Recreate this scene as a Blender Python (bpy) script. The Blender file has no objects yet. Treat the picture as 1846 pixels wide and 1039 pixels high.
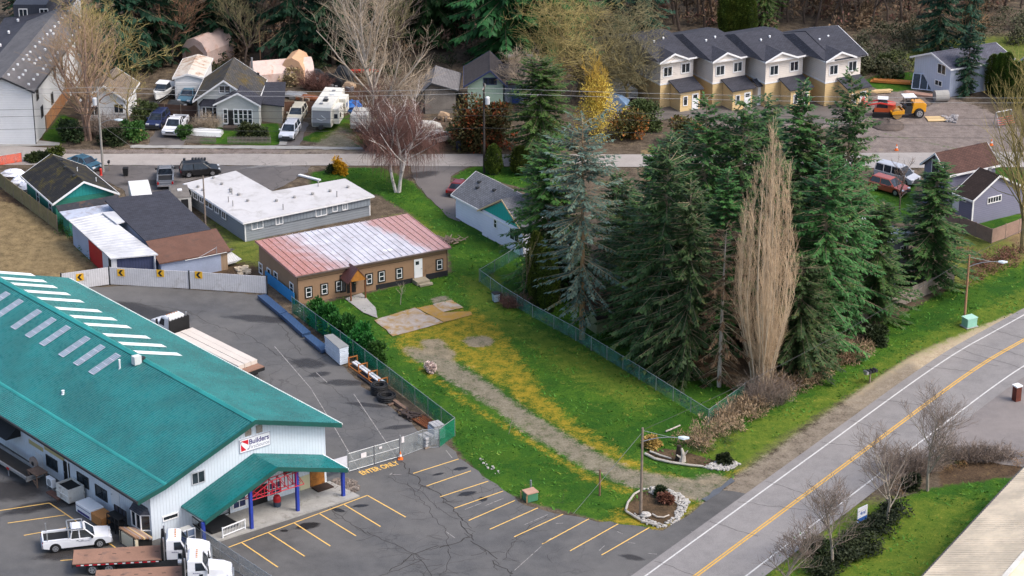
import bpy, bmesh, math, random
import numpy as np
from mathutils import Vector
# ---------------------------------------------------------------- camera, sky, sun, exposure
FOC, PITCH, CAMH = 4400.0, math.atan(1849.5/4400.0), 100.0
SC = bpy.context.scene
COL = SC.collection
cam = bpy.data.objects.new('camera', bpy.data.cameras.new('camera'))
COL.objects.link(cam)
cam.location = (0, 0, CAMH); cam.rotation_euler = (math.pi/2-PITCH, 0, 0)
cam.data.sensor_width = 36; cam.data.lens = FOC/1846*36
cam.data.clip_start = 5; cam.data.clip_end = 9000
SC.camera = cam
SUN_EL, SUN_AZ = math.radians(52), math.radians(112)      # azimuth clockwise from the camera's forward axis (+Y)
world = bpy.data.worlds.new('World'); SC.world = world; world.use_nodes = True
wt = world.node_tree
sky = wt.nodes.new('ShaderNodeTexSky'); sky.sky_type = 'NISHITA'; sky.sun_disc = False
sky.sun_elevation = SUN_EL; sky.sun_rotation = SUN_AZ
sky.air_density = 1.0; sky.dust_density = 4.0; sky.ozone_density = 1.0
bg = wt.nodes['Background']; bg.inputs[1].default_value = 0.15
wt.links.new(sky.outputs[0], bg.inputs[0])
sun = bpy.data.objects.new('sun', bpy.data.lights.new('sun', 'SUN')); COL.objects.link(sun)
sun.data.energy = 1.0; sun.data.angle = math.radians(20); sun.data.color = (1.0, .975, .94)
sun.rotation_euler = Vector((math.sin(SUN_AZ)*math.cos(SUN_EL), math.cos(SUN_AZ)*math.cos(SUN_EL), math.sin(SUN_EL))).to_track_quat('Z', 'Y').to_euler()
vs = SC.view_settings; vs.view_transform = 'Standard'; vs.look = 'None'; vs.exposure = 0.84; vs.gamma = 1
SC.render.engine = 'CYCLES'
SC.cycles.use_denoising = True; SC.cycles.denoising_prefilter = 'ACCURATE'; SC.cycles.max_bounces = 5; SC.cycles.transparent_max_bounces = 12

# ---------------------------------------------------------------- where a point of the survey photo lies on the ground
CT, ST = math.cos(PITCH), math.sin(PITCH)
def ray(px, py):
    x = (px-923)/FOC; u = -(py-519.5)/FOC
    return np.array([x, CT+u*ST, -ST+u*CT])
def G(px, py, z=0.0):
    d = ray(px, py); t = (z-CAMH)/d[2]
    return Vector((d[0]*t, d[1]*t, z))
def hgt(bx, by, ty):
    g = G(bx, by); d = ray(bx, ty)
    return CAMH + d[2]*g.y/d[1]

class Frame:
    """plan axes of a building: origin a, u along b, v along c (metres)"""
    def __init__(s, a, b, c, z=0.0):
        A, B, C = (G(*p, z) if len(p) == 2 else Vector(p) for p in (a, b, c))
        s.o = Vector((A.x, A.y, 0)); s.u = (B-A).normalized(); s.v = (C-A).normalized()
        s.L = (B-A).length; s.W = (C-A).length
    def p(s, a, b, z=0.0):
        return (s.u.x*a+s.v.x*b, s.u.y*a+s.v.y*b, z)
    def w(s, a, b, z=0.0):
        return s.o + Vector(s.p(a, b, z))
    def at(s, px, py, z=0.0):
        d = G(px, py, z)-s.o; det = s.u.x*s.v.y-s.u.y*s.v.x
        return ((d.x*s.v.y-d.y*s.v.x)/det, (s.u.x*d.y-s.u.y*d.x)/det)
    def wall(s, px, py, axis, k):
        """point of the wall t=k (axis 'u') or s=k (axis 'v') seen at px,py: (distance along, height)"""
        lo, hi = -5.0, 40.0
        i = 1 if axis == 'u' else 0
        f = lambda z: s.at(px, py, z)[i]-k
        a, b = f(lo), f(hi); z = lo+(hi-lo)*(-a)/(b-a)
        return s.at(px, py, z)[1-i], z
def FR(o, ang, L=1, W=1):
    o = Vector(o); f = Frame.__new__(Frame); a = math.radians(ang)
    f.o = Vector((o.x, o.y, 0)); f.u = Vector((math.cos(a), math.sin(a), 0)); f.v = Vector((-math.sin(a), math.cos(a), 0)); f.L = L; f.W = W
    return f
I = FR((0, 0, 0), 0)

# ---------------------------------------------------------------- mesh builder
class M:
    def __init__(s, f=None):
        s.V = []; s.F = []; s.f = f; s.smooth = False
    def add(s, vs, fs):
        n = len(s.V)
        s.V += [s.f.p(*v) for v in vs] if s.f else [tuple(v) for v in vs]
        s.F += [tuple(i+n for i in f) for f in fs]
        return s
    def poly(s, *p): return s.add(p, [tuple(range(len(p)))])
    def prism(s, pts, z0, z1):
        n = len(pts)
        return s.add([(x, y, z0) for x, y in pts]+[(x, y, z1) for x, y in pts],
            [tuple(range(n-1, -1, -1)), tuple(range(n, 2*n))]+[(i, (i+1) % n, n+(i+1) % n, n+i) for i in range(n)])
    def box(s, x0, x1, y0, y1, z0, z1):
        return s.prism([(x0, y0), (x1, y0), (x1, y1), (x0, y1)], z0, z1)
    def cbox(s, c, d, rz=0.0):
        ca, sa = math.cos(rz), math.sin(rz)
        q = [(-d[0]/2, -d[1]/2), (d[0]/2, -d[1]/2), (d[0]/2, d[1]/2), (-d[0]/2, d[1]/2)]
        return s.prism([(c[0]+a*ca-b*sa, c[1]+a*sa+b*ca) for a, b in q], c[2]-d[2]/2, c[2]+d[2]/2)
    def slab(s, ps, th):
        """thick sheet: ps is the upper face, th its thickness straight down"""
        n = len(ps)
        return s.add([*ps]+[(x, y, z-th) for x, y, z in ps], [tuple(range(n)), tuple(range(2*n-1, n-1, -1))]+[(i, n+i, n+(i+1) % n, (i+1) % n) for i in range(n)])
    def yprism(s, prof, y0, y1):
        """profile in x,z pushed along y"""
        n = len(prof)
        return s.add([(x, y0, z) for x, z in prof]+[(x, y1, z) for x, z in prof],
            [tuple(range(n)), tuple(range(2*n-1, n-1, -1))]+[(i, n+i, n+(i+1) % n, (i+1) % n) for i in range(n)])
    def xprism(s, prof, x0, x1):
        n = len(prof)
        return s.add([(x0, y, z) for y, z in prof]+[(x1, y, z) for y, z in prof],
            [tuple(range(n-1, -1, -1)), tuple(range(n, 2*n))]+[(i, (i+1) % n, n+(i+1) % n, n+i) for i in range(n)])
    def tube(s, ps, rs, n=6, cap=True):
        ps = [Vector(p) for p in ps]
        if not isinstance(rs, (list, tuple)): rs = [rs]*len(ps)
        vs = []; fs = []
        for i, p in enumerate(ps):
            d = (ps[min(i+1, len(ps)-1)]-ps[max(i-1, 0)])
            d = d.normalized() if d.length > 1e-9 else Vector((0, 0, 1))
            a = d.cross(Vector((0.3, 0.1, 1)) if abs(d.z) < .9 else Vector((1, 0.2, 0))).normalized(); b = d.cross(a)
            for k in range(n):
                t = 2*math.pi*k/n
                vs.append(p+(a*math.cos(t)+b*math.sin(t))*rs[i])
        for i in range(len(ps)-1):
            for k in range(n):
                fs.append((i*n+k, i*n+(k+1) % n, (i+1)*n+(k+1) % n, (i+1)*n+k))
        if cap:
            fs.append(tuple(range(n-1, -1, -1))); e = (len(ps)-1)*n; fs.append(tuple(range(e, e+n)))
        return s.add(vs, fs)
    def cyl(s, p, r, z0, z1, n=12): return s.tube([(p[0], p[1], z0), (p[0], p[1], z1)], r, n)
    def lathe(s, c, prof, n=12):
        vs = [(c[0]+r*math.cos(2*math.pi*k/n), c[1]+r*math.sin(2*math.pi*k/n), c[2]+z) for r, z in prof for k in range(n)]
        fs = [(i*n+k, i*n+(k+1) % n, (i+1)*n+(k+1) % n, (i+1)*n+k) for i in range(len(prof)-1) for k in range(n)]
        fs += [tuple(range(n-1, -1, -1)), tuple(range((len(prof)-1)*n, len(prof)*n))]
        return s.add(vs, fs)
    def loft(s, rings):
        n = len(rings[0]); vs = [v for r in rings for v in r]
        fs = [(i*n+k, i*n+(k+1) % n, (i+1)*n+(k+1) % n, (i+1)*n+k) for i in range(len(rings)-1) for k in range(n)]
        fs += [tuple(range(n-1, -1, -1)), tuple(range((len(rings)-1)*n, len(rings)*n))]
        return s.add(vs, fs)
    def ball(s, c, r, n=8, jit=0.0, rnd=random):
        rx, ry, rz = r if isinstance(r, (list, tuple)) else (r, r, r)
        prof = []
        vs = []; m = max(4, n//2+1)
        for i in range(m):
            a = math.pi*(i+.02)/(m-.96)-math.pi/2
            for k in range(n):
                t = 2*math.pi*k/n+i*.4; j = 1+rnd.uniform(-jit, jit)
                vs.append((c[0]+rx*math.cos(a)*math.cos(t)*j, c[1]+ry*math.cos(a)*math.sin(t)*j, c[2]+rz*math.sin(a)*j))
        fs = [(i*n+k, i*n+(k+1) % n, (i+1)*n+(k+1) % n, (i+1)*n+k) for i in range(m-1) for k in range(n)]
        fs += [tuple(range(n-1, -1, -1)), tuple(range((m-1)*n, m*n))]
        return s.add(vs, fs)

def rawmesh(name, V, F, uv=True, smooth=False):
    me = bpy.data.meshes.new(name)
    me.from_pydata(V, [], F); me.update()
    if uv and len(F) < 60000:
        lay = me.uv_layers.new(name='UVMap'); n = len(me.loops)
        P = np.empty(len(me.vertices)*3, np.float32); me.vertices.foreach_get('co', P); P = P.reshape(-1, 3)
        N = np.empty(len(me.polygons)*3, np.float32); me.polygons.foreach_get('normal', N); N = N.reshape(-1, 3)
        li = np.empty(n, np.int32); me.loops.foreach_get('vertex_index', li)
        lt = np.empty(len(me.polygons), np.int32); me.polygons.foreach_get('loop_total', lt)
        N = np.repeat(N, lt, 0)
        T = np.stack([-N[:, 1], N[:, 0], 0*N[:, 0]], 1); ln = np.linalg.norm(T, axis=1, keepdims=True)
        T = np.where(ln > .02, T/np.maximum(ln, 1e-6), [[1, 0, 0]]); B = np.cross(N, T)
        p = P[li]
        lay.data.foreach_set('uv', np.stack([(p*T).sum(1), (p*B).sum(1)], 1).astype(np.float32).ravel())
    if smooth: me.polygons.foreach_set('use_smooth', [True]*len(me.polygons))
    return me
def ob(name, mb, mat, parent=None, loc=None, rz=0.0, smooth=False):
    """one mesh object"""
    if mat.name.startswith('leaf') or len(mb.F) > 60000: me = rawmesh(name, mb.V, mb.F, False, smooth)
    else: me = rawmesh(name, mb.V, mb.F, True, smooth)
    me.materials.append(mat)
    o = bpy.data.objects.new(name, me); COL.objects.link(o)
    if parent: o.parent = parent
    if loc is not None: o.location = loc
    o.rotation_euler = (0, 0, rz)
    return o
def tag(o, label, cat, group=None):
    o['label'] = label; o['category'] = cat
    if group: o['group'] = group
    return o
def thing(name, label, cat, loc=(0, 0, 0), rz=0.0, group=None):
    o = bpy.data.objects.new(name, None); COL.objects.link(o); o.empty_display_size = .3
    o.location = loc; o.rotation_euler = (0, 0, rz)
    return tag(o, label, cat, group)
def single(name, mb, mat, label, cat, loc=(0, 0, 0), rz=0.0, group=None, smooth=False):
    return tag(ob(name, mb, mat, None, loc, rz, smooth), label, cat, group)
def struct(name, mb, mat, kind='structure', parent=None):
    o = ob(name, mb, mat, parent); o['kind'] = kind
    return o
def dup(src, label, loc, rz=0.0, group=None, sc=(1, 1, 1)):
    r = src.copy(); COL.objects.link(r); r.location = loc; r.rotation_euler = (0, 0, rz); r.scale = sc
    r['label'] = label
    if group: r['group'] = group
    for ch in list(src.children):
        c = ch.copy(); COL.objects.link(c); c.parent = r
        for g in list(ch.children):
            d = g.copy(); COL.objects.link(d); d.parent = c
    return r

# ---------------------------------------------------------------- materials
def lin(c):
    """sRGB 0-255 to linear"""
    return tuple((v/255/12.92 if v/255 < .04045 else ((v/255+.055)/1.055)**2.4) for v in c)
class N:
    def __init__(s, name):
        s.m = bpy.data.materials.new(name); s.m.use_nodes = True; s.t = s.m.node_tree
        s.b = s.t.nodes['Principled BSDF']; s.tc = None
    def n(s, kind, **kw):
        o = s.t.nodes.new('ShaderNode'+kind)
        for k, v in kw.items(): setattr(o, k, v)
        return o
    def l(s, a, b): s.t.links.new(a, b)
    def co(s, w='Object'):
        if not s.tc: s.tc = s.n('TexCoord')
        return s.tc.outputs[w]
    def noise(s, scale, detail=3, rough=.6, co=None, dist=0):
        o = s.n('TexNoise'); o.inputs['Scale'].default_value = scale; o.inputs['Detail'].default_value = detail
        o.inputs['Roughness'].default_value = rough; o.inputs['Distortion'].default_value = dist
        s.l(co if co else s.co(), o.inputs['Vector']); return o.outputs[0]
    def math(s, op, a, b=None, c=None, clamp=False):
        o = s.n('Math', operation=op, use_clamp=clamp)
        for i, v in enumerate((a, b, c)):
            if v is None: continue
            if isinstance(v, (int, float)): o.inputs[i].default_value = v
            else: s.l(v, o.inputs[i])
        return o.outputs[0]
    def ramp(s, v, a, b, lo=0.0, hi=1.0):
        o = s.n('MapRange'); o.interpolation_type = 'SMOOTHSTEP'
        s.l(v, o.inputs[0])
        for i, x in zip((1, 2, 3, 4), (a, b, lo, hi)): o.inputs[i].default_value = x
        return o.outputs[0]
    def mix(s, f, a, b, mode='MIX'):
        o = s.n('Mix', data_type='RGBA', blend_type=mode)
        for i, v in ((0, f), (6, a), (7, b)):
            if isinstance(v, (int, float)): o.inputs[i].default_value = v
            elif isinstance(v, tuple): o.inputs[i].default_value = (*v[:3], 1)
            else: s.l(v, o.inputs[i])
        return o.outputs[2]
    def gray(s, v):
        o = s.n('CombineColor'); [s.l(v, o.inputs[i]) for i in range(3)]; return o.outputs[0]
    def bump(s, h, strength=.3, dist=.05):
        o = s.n('Bump'); o.inputs['Strength'].default_value = strength; o.inputs['Distance'].default_value = dist
        s.l(h, o.inputs['Height']); s.l(o.outputs[0], s.b.inputs['Normal'])
    def done(s, col, rough=.7, metal=0.0, spec=.4):
        if isinstance(col, tuple): s.b.inputs['Base Color'].default_value = (*col, 1)
        else: s.l(col, s.b.inputs['Base Color'])
        if isinstance(rough, (int, float)): s.b.inputs['Roughness'].default_value = rough
        else: s.l(rough, s.b.inputs['Roughness'])
        s.b.inputs['Metallic'].default_value = metal; s.b.inputs['Specular IOR Level'].default_value = spec
        return s.m
def sep(k, i):
    o = k.n('SeparateXYZ'); k.l(k.co('UV'), o.inputs[0]); return o.outputs[i]
_mc = {}
def mat(name, col, rough=.75, var=.25, vs_=.6, pat=None, metal=0.0, dirt=None, bump=0.0, spec=.4):
    """weathered surface; pat = (kind, period, dark): 'u' boards across, 'v' courses, 'b' shingles; dirt = (colour, amount)"""
    if name in _mc: return _mc[name]
    k = N(name)
    n1 = k.noise(vs_, 5, .65); n2 = k.noise(vs_*9+2, 3)
    v = k.math('ADD', k.math('MULTIPLY', n1, .65), k.math('MULTIPLY', n2, .35))
    c = k.mix(k.ramp(v, .3, .7), tuple(x*(1-var) for x in col), tuple(min(.95, x*(1+var)) for x in col))
    if dirt:
        d = k.ramp(k.noise(vs_*.8+.15, 6, .7, dist=.6), .62-.35*dirt[1], .78-.2*dirt[1])
        c = k.mix(k.math('MULTIPLY', d, .85), c, dirt[0])
    if pat:
        kind, per, dk = pat
        if kind in 'uv':
            w = k.math('FRACT', k.math('DIVIDE', sep(k, 0 if kind == 'u' else 1), per))
            ln = k.math('SUBTRACT', 1.0, k.ramp(k.math('ABSOLUTE', k.math('SUBTRACT', w, .5)), .36, .5))
            c = k.mix(k.math('MULTIPLY', k.math('SUBTRACT', 1.0, ln), dk), c, tuple(x*.25 for x in col))
            if bump == 0: k.bump(ln, .5, .03)
        else:
            b = k.n('TexBrick'); k.l(k.co('UV'), b.inputs['Vector'])
            b.inputs['Scale'].default_value = 1; b.inputs['Brick Width'].default_value = per*2.2; b.inputs['Row Height'].default_value = per
            b.inputs['Mortar Size'].default_value = .02; b.inputs['Bias'].default_value = -.2
            b.inputs['Color1'].default_value = (1, 1, 1, 1); b.inputs['Color2'].default_value = (1-dk*.75,)*3+(1,); b.inputs['Mortar'].default_value = (.35,)*3+(1,)
            c = k.mix(1.0, c, b.outputs[0], 'MULTIPLY')
    if bump: k.bump(n2, bump, .06)
    _mc[name] = k.done(c, rough, metal, spec)
    return k.m
def glass(name='window_glass', col=(.012, .016, .02), rough=.06):
    if name in _mc: return _mc[name]
    k = N(name); n = k.noise(.9, 2)
    _mc[name] = k.done(k.mix(k.ramp(n, .35, .65), col, tuple(x*2.6 for x in col)), rough, 0, .6); return k.m
def leafmat(name, dark, light, rough=.62, tint=None, scale=.55, tr=.0):
    """foliage: every face a little different, clumps of older and younger growth"""
    if name in _mc: return _mc[name]
    k = N('leaf_'+name); g = k.n('NewGeometry'); r = g.outputs['Random Per Island']
    oi = k.n('ObjectInfo')
    n = k.noise(scale, 4, .6)
    f = k.math('ADD', k.math('MULTIPLY', k.ramp(n, .33, .67), .55), k.math('MULTIPLY', r, .45))
    c = k.mix(f, dark, light)
    if tint: c = k.mix(k.ramp(k.math('ADD', k.noise(scale*.6+.1, 3, .6), k.math('MULTIPLY', k.math('SUBTRACT', r, .5), .25)), tint[1], tint[1]+.15), c, tint[0])
    hs = k.n('HueSaturation'); k.l(c, hs.inputs['Color'])
    k.l(k.math('ADD', .475, k.math('MULTIPLY', oi.outputs['Random'], .045)), hs.inputs['Hue'])
    k.l(k.math('ADD', .72, k.math('MULTIPLY', oi.outputs['Random'], .6)), hs.inputs['Value'])
    _mc[name] = k.done(hs.outputs[0], rough, 0, .25); return k.m
WHITE = mat('white_paint', (.76, .77, .78), .55, .05)
TRIM = mat('white_trim', (.8, .8, .8), .5, .05)
GLASS = glass()
BLACK = mat('black_rubber', (.012, .012, .013), .7, .2)
DARKM = mat('dark_metal', (.03, .032, .035), .5, .2)
GALV = mat('galvanised_steel', (.36, .37, .38), .45, .15, metal=.5)
CHROME = mat('bright_metal', (.55, .56, .58), .3, .1, metal=.8)
WOODP = mat('weathered_pole_wood', (.23, .18, .14), .9, .3, 1.2)
CONC = mat('concrete', (.33, .32, .30), .9, .15, .8, dirt=((.16, .15, .13), .25))
# ---------------------------------------------------------------- ground sheet with natural covers
RND = random.Random(7)
def pxpoly(*p): return [tuple(G(x, y)[:2]) for x, y in p]
def sdist(P, poly):
    """signed distance to polygon, positive inside"""
    q = np.array(poly); n = len(q); d = np.full(len(P), 1e9); ins = np.zeros(len(P), bool)
    for i in range(n):
        a = q[i]; b = q[(i+1) % n]; e = b-a
        t = np.clip(((P-a)@e)/max(e@e, 1e-9), 0, 1)
        d = np.minimum(d, np.linalg.norm(P-a-t[:, None]*e, axis=1))
        if a[1] != b[1]:
            c = ((a[1] > P[:, 1]) != (b[1] > P[:, 1])) & (P[:, 0] < e[0]*(P[:, 1]-a[1])/(b[1]-a[1])+a[0]); ins ^= c
    return np.where(ins, d, -d)
COVER = {
 'lush': [(1.2, [(500,360),(560,335),(560,312),(600,303),(690,302),(745,330),(770,355),(800,380),(830,395),(935,455),(880,490),(905,530),(1000,590),(1280,752),(1250,790),(1330,850),(1270,905),(1220,940),(1180,952),(1110,945),(960,905),(905,885),(860,850),(820,805),(815,785),(690,650),(560,570),(540,555),(700,520),(815,490),(806,440),(740,385),(680,350)]),
   (1.5, [(880,470),(945,460),(1050,560),(1300,690),(1345,700),(1280,750),(1000,585),(900,520)]),
   (1.2, [(1230,780),(1340,745),(1500,660),(1600,580),(1720,515),(1900,450),(1900,535),(1760,590),(1650,632),(1580,678),(1500,728),(1390,795),(1330,840)]),
   (1.5, [(1340,1090),(1430,975),(1540,915),(1600,905),(1680,880),(1800,862),(1840,860),(1660,1090)]),
   (.8, [(815,318),(850,300),(990,300),(990,350),(870,320),(838,332)]),
   (1.0, [(375,225),(500,222),(520,255),(490,262),(360,258)]), (1.0, [(540,252),(640,200),(660,255),(640,272),(600,262)]),
   (1.0, [(75,250),(110,205),(140,215),(115,258)]), (1.2, [(1560,330),(1650,330),(1650,400),(1590,400)]), (1, [(1730,405),(1815,372),(1860,400),(1780,425)]),
   (1, [(1590,240),(1830,290),(1860,330),(1790,330),(1740,270)]) , (1.5, [(1540,150),(1600,130),(1660,130),(1660,160),(1600,165)]),
   (1, [(160,297),(245,297),(235,315),(190,322)]), (1, [(375,300),(440,300),(440,312),(390,312)])],
 'dry': [(2.5, [(820,590),(905,530),(960,590),(1100,650),(1200,700),(1150,740),(1000,660),(940,610)]), (1.5, [(1200,830),(1330,775),(1500,700),(1640,620),(1846,520),(1900,530),(1640,645),(1500,735),(1340,850)]),
   (2, [(380,350),(480,440),(470,480),(420,470),(380,400)]), (2, [(1500,905),(1340,1090),(1660,1090),(1700,1000),(1760,900),(1600,900)]), (2, [(1720,420),(1800,420),(1860,470),(1740,520),(1700,500)]),
   (1.5, [(700,390),(740,385),(810,430),(790,440)]), (3, [(1600,100),(1700,70),(1900,60),(1900,140),(1700,150)]), (1.5, [(830,500),(900,500),(930,560),(850,560)]),
   (1, [(560,250),(640,215),(650,260),(600,270)])],
 'moss': [(.9, [(700,592),(760,560),(800,575),(850,555),(900,590),(945,650),(985,712),(1050,768),(1120,815),(1180,846),(1250,864),(1330,845),(1350,835),(1300,880),(1230,868),(1130,848),(1040,795),(955,738),(900,695),(830,655),(770,640),(720,640)]),
   (.5, [(700,615),(735,640),(880,745),(1000,815),(1080,862),(1190,898),(1270,905),(1250,925),(1180,905),(1060,868),(980,815),(860,745),(740,655)]),
   (.7, [(1100,925),(1200,880),(1260,900),(1240,935),(1190,955),(1080,940)]), (1.0, [(680,575),(790,545),(850,560),(800,600),(710,612)])],
 'gravel': [(.7, [(735,622),(800,640),(850,668),(960,745),(1045,797),(1130,842),(1230,862),(1300,852),(1320,868),(1270,905),(1200,893),(1110,868),(1050,842),(955,785),(880,730),(780,668),(725,632)]),
   (.5, [(755,612),(795,610),(825,640),(800,662),(770,645)]), (.35, [(831,614),(845,605),(875,605),(894,613),(885,624),(850,626)]), (.2, [(774,537),(806,532),(814,540),(782,548)]),
   (.8, [(1290,885),(1345,845),(1480,752),(1575,688),(1640,650),(1680,680),(1300,960),(1200,960)]),
   (1.0, [(500,275),(560,262),(620,225),(640,240),(655,275)]), (1.5, [(265,262),(300,225),(345,235),(330,268)]), (1, [(440,300),(560,302),(520,322),(450,312)])],
 'straw': [(2, [(-60,340),(60,380),(180,470),(170,520),(-60,500)]), (1.2, [(1285,755),(1345,710),(1450,665),(1560,615),(1575,645),(1450,712),(1355,772),(1240,812)]), (1.5, [(1690,470),(1740,430),(1900,380),(1900,450),(1720,525)]),
   (1.5, [(880,540),(920,540),(945,570),(900,590)]), (2, [(1160,270),(1260,260),(1260,330),(1160,330)])],
 'mulch': [(1.5, [(-60,330),(40,350),(150,440),(185,470),(140,470),(60,420),(-60,400)]), (1.5, [(1160,800),(1240,800),(1340,830),(1320,845),(1240,838),(1170,825)]), 
   (2, [(1590,560),(1700,480),(1730,490),(1600,575)]), (3, [(1000,560),(1300,680),(1400,650),(1560,570),(1600,500),(1500,400),(1100,420)]), (1, [(1690,840),(1846,825),(1846,850),(1700,895)]),
   (1.5, [(545,140),(660,130),(660,190),(560,180)]), (1.5, [(-40,236),(80,236),(110,262),(-40,262)]), (1.5, [(720,230),(880,230),(880,275),(720,272)]), (2, [(380,440),(470,445),(470,500),(380,500)])],
 'bed': [(.35, [(1130,912),(1150,886),(1200,881),(1236,902),(1222,935),(1185,950),(1140,932)]), (.4, [(1165,812),(1200,808),(1240,815),(1300,832),(1310,842),(1262,842),(1205,834),(1168,822)])],
 'sand': [(1.0, [(1520,728),(1570,688),(1640,642),(1740,592),(1900,520),(1900,575),(1750,640),(1660,690),(1560,745)])],
 'mud': [(2, [(1530,175),(1640,160),(1760,190),(1850,235),(1870,262),(1700,300),(1580,300),(1540,260)]), (2, [(1220,178),(1560,175),(1560,230),(1220,230)]), (1.2, [(-60,270),(700,268),(700,276),(-60,276)])],
}
def build_ground():
    xs = np.concatenate([[-4000, -900, -300, -150], np.arange(-96, 96.1, .5), [150, 300, 900, 4000]])
    ys = np.concatenate([[-4000, -300, 60, 130], np.arange(155, 400.1, .5), [450, 600, 1200, 6000]])
    X, Y = np.meshgrid(xs, ys); P = np.stack([X.ravel(), Y.ravel()], 1)
    Zg = -.05+.03*np.sin(P[:, 0]*.9+np.sin(P[:, 1]*.7))*np.sin(P[:, 1]*.8)
    nx, ny = len(xs), len(ys)
    i = np.arange((nx-1)*(ny-1)); a = (i//(nx-1))*nx+i % (nx-1)
    me = bpy.data.meshes.new('ground')
    me.vertices.add(nx*ny); me.vertices.foreach_set('co', np.stack([P[:, 0], P[:, 1], Zg], 1).ravel())
    me.loops.add(4*len(a)); me.polygons.add(len(a))
    me.loops.foreach_set('vertex_index', np.stack([a, a+1, a+1+nx, a+nx], 1).ravel())
    me.polygons.foreach_set('loop_start', np.arange(len(a))*4); me.update(); me.validate()
    for name, polys in COVER.items():
        v = np.zeros(len(P))
        for soft, q in polys:
            q = pxpoly(*q); v = np.maximum(v, np.clip(.5+sdist(P, q)/(2*soft), 0, 1))
        at = me.attributes.new('cover_'+name, 'FLOAT', 'POINT'); at.data.foreach_set('value', v.astype(np.float32))
    k = N('ground_cover')
    def at(n):
        o = k.n('Attribute', attribute_name='cover_'+n); return o.outputs['Fac']
    big = k.noise(.12, 4, .6); mid = k.noise(.9, 5, .65); fine = k.noise(6, 4, .7); vf = k.noise(22, 2, .6)
    nz = k.math('ADD', k.math('MULTIPLY', mid, .55), k.math('MULTIPLY', fine, .45))
    def lay(c, name, lo, hi, amt=1.0, kk=1.0, w=1.0, e=.14):
        m = k.ramp(k.math('ADD', k.math('MULTIPLY', at(name), w), k.math('MULTIPLY', k.math('SUBTRACT', nz, .5), kk)), .5-e, .5+e)
        cc = k.mix(k.ramp(k.math('ADD', k.math('MULTIPLY', mid, .4), k.math('ADD', k.math('MULTIPLY', fine, .35), k.math('MULTIPLY', vf, .25))), .34, .66), lo, hi)
        return k.mix(k.math('MULTIPLY', m, amt), c, cc)
    c = k.mix(k.ramp(nz, .35, .65), (.05, .038, .026), (.16, .125, .09))
    c = lay(c, 'mud', (.12, .098, .088), (.27, .225, .2))
    c = lay(c, 'mulch', (.03, .02, .013), (.13, .085, .05))
    c = lay(c, 'straw', (.085, .062, .03), (.3, .22, .115))
    c = lay(c, 'sand', (.3, .235, .15), (.55, .45, .32))
    g = k.mix(k.ramp(big, .4, .6), (0.016, .082, .005), (.05, .14, .01))
    g = k.mix(k.ramp(k.noise(.38, 4, .7, dist=.8), .42, .62), k.mix(.55, g, (.012, .055, .007)), k.mix(.3, g, (.1, .15, .015)))
    g = k.mix(k.ramp(fine, .36, .64), k.mix(.5, g, (.004, .03, .003)), g)
    g = k.mix(k.ramp(vf, .4, .7), g, k.mix(.35, g, (.1, .2, .02)))
    m = k.ramp(k.math('ADD', at('lush'), k.math('MULTIPLY', k.math('SUBTRACT', nz, .5), 1.1)), .38, .6)
    c = k.mix(m, c, g)
    c = lay(c, 'dry', (.045, .1, .009), (.17, .2, .025), .75, 2.4, 1, .3)
    c = lay(c, 'moss', (.07, .11, .01), (.42, .27, .025), .82, 2.8, .68, .32)
    c = lay(c, 'gravel', (.12, .096, .07), (.3, .255, .2), .86, 2.4, .82, .28)
    c = lay(c, 'bed', (.03, .02, .013), (.14, .09, .055), .97, .7)
    k.bump(k.math('ADD', k.math('MULTIPLY', mid, .6), k.math('MULTIPLY', fine, .4)), .7, .25)
    k.done(c, .95, 0, .15)
    me.materials.append(k.m)
    o = bpy.data.objects.new('ground', me); COL.objects.link(o); o['kind'] = 'structure'
build_ground()

def asphalt(name, base, dark=.5, cracks=.0, rough=.8, patch=.08):
    k = N(name)
    big = k.noise(patch, 5, .65, dist=.5); mid = k.noise(.7, 5, .7); fine = k.noise(14, 3, .7)
    c = k.mix(k.ramp(big, .35, .65), tuple(x*dark for x in base), base)
    c = k.mix(k.math('MULTIPLY', k.ramp(mid, .3, .7), .35), c, tuple(x*1.45 for x in base))
    c = k.mix(k.ramp(fine, .4, .75, 0, .4), c, tuple(x*1.9 for x in base))
    if cracks:
        mp = k.n('VectorMath', operation='ADD'); k.l(k.co(), mp.inputs[0])
        nn = k.n('TexNoise'); nn.inputs['Scale'].default_value = .5; nn.inputs['Detail'].default_value = 5; k.l(k.co(), nn.inputs[0])
        sc = k.n('VectorMath', operation='SCALE'); k.l(nn.outputs['Color'], sc.inputs[0]); sc.inputs['Scale'].default_value = 2.4; k.l(sc.outputs[0], mp.inputs[1])
        v = k.n('TexVoronoi', feature='DISTANCE_TO_EDGE'); v.inputs['Scale'].default_value = .42; k.l(mp.outputs[0], v.inputs[0])
        line = k.math('SUBTRACT', 1.0, k.ramp(v.outputs['Distance'], .004, .03))
        zone = k.ramp(k.noise(.09, 3, .5), .5, .62)
        c = k.mix(k.math('MULTIPLY', k.math('MULTIPLY', line, zone), cracks), c, (.012, .011, .011))
    k.bump(fine, .25, .02)
    return k.done(c, k.ramp(big, .35, .65, rough-.3, rough), 0, .45)
ASPH = asphalt('lot_asphalt', (.104, .1, .096), .58, .35, .85)
ROADM = asphalt('road_asphalt', (.218, .204, .196), .76, 0, .9, .05)
STREET = asphalt('street_concrete', (.3, .272, .25), .78, .5, .9, .06)
APRON = asphalt('apron_asphalt', (.125, .112, .105), .6, .5, .75)
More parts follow.
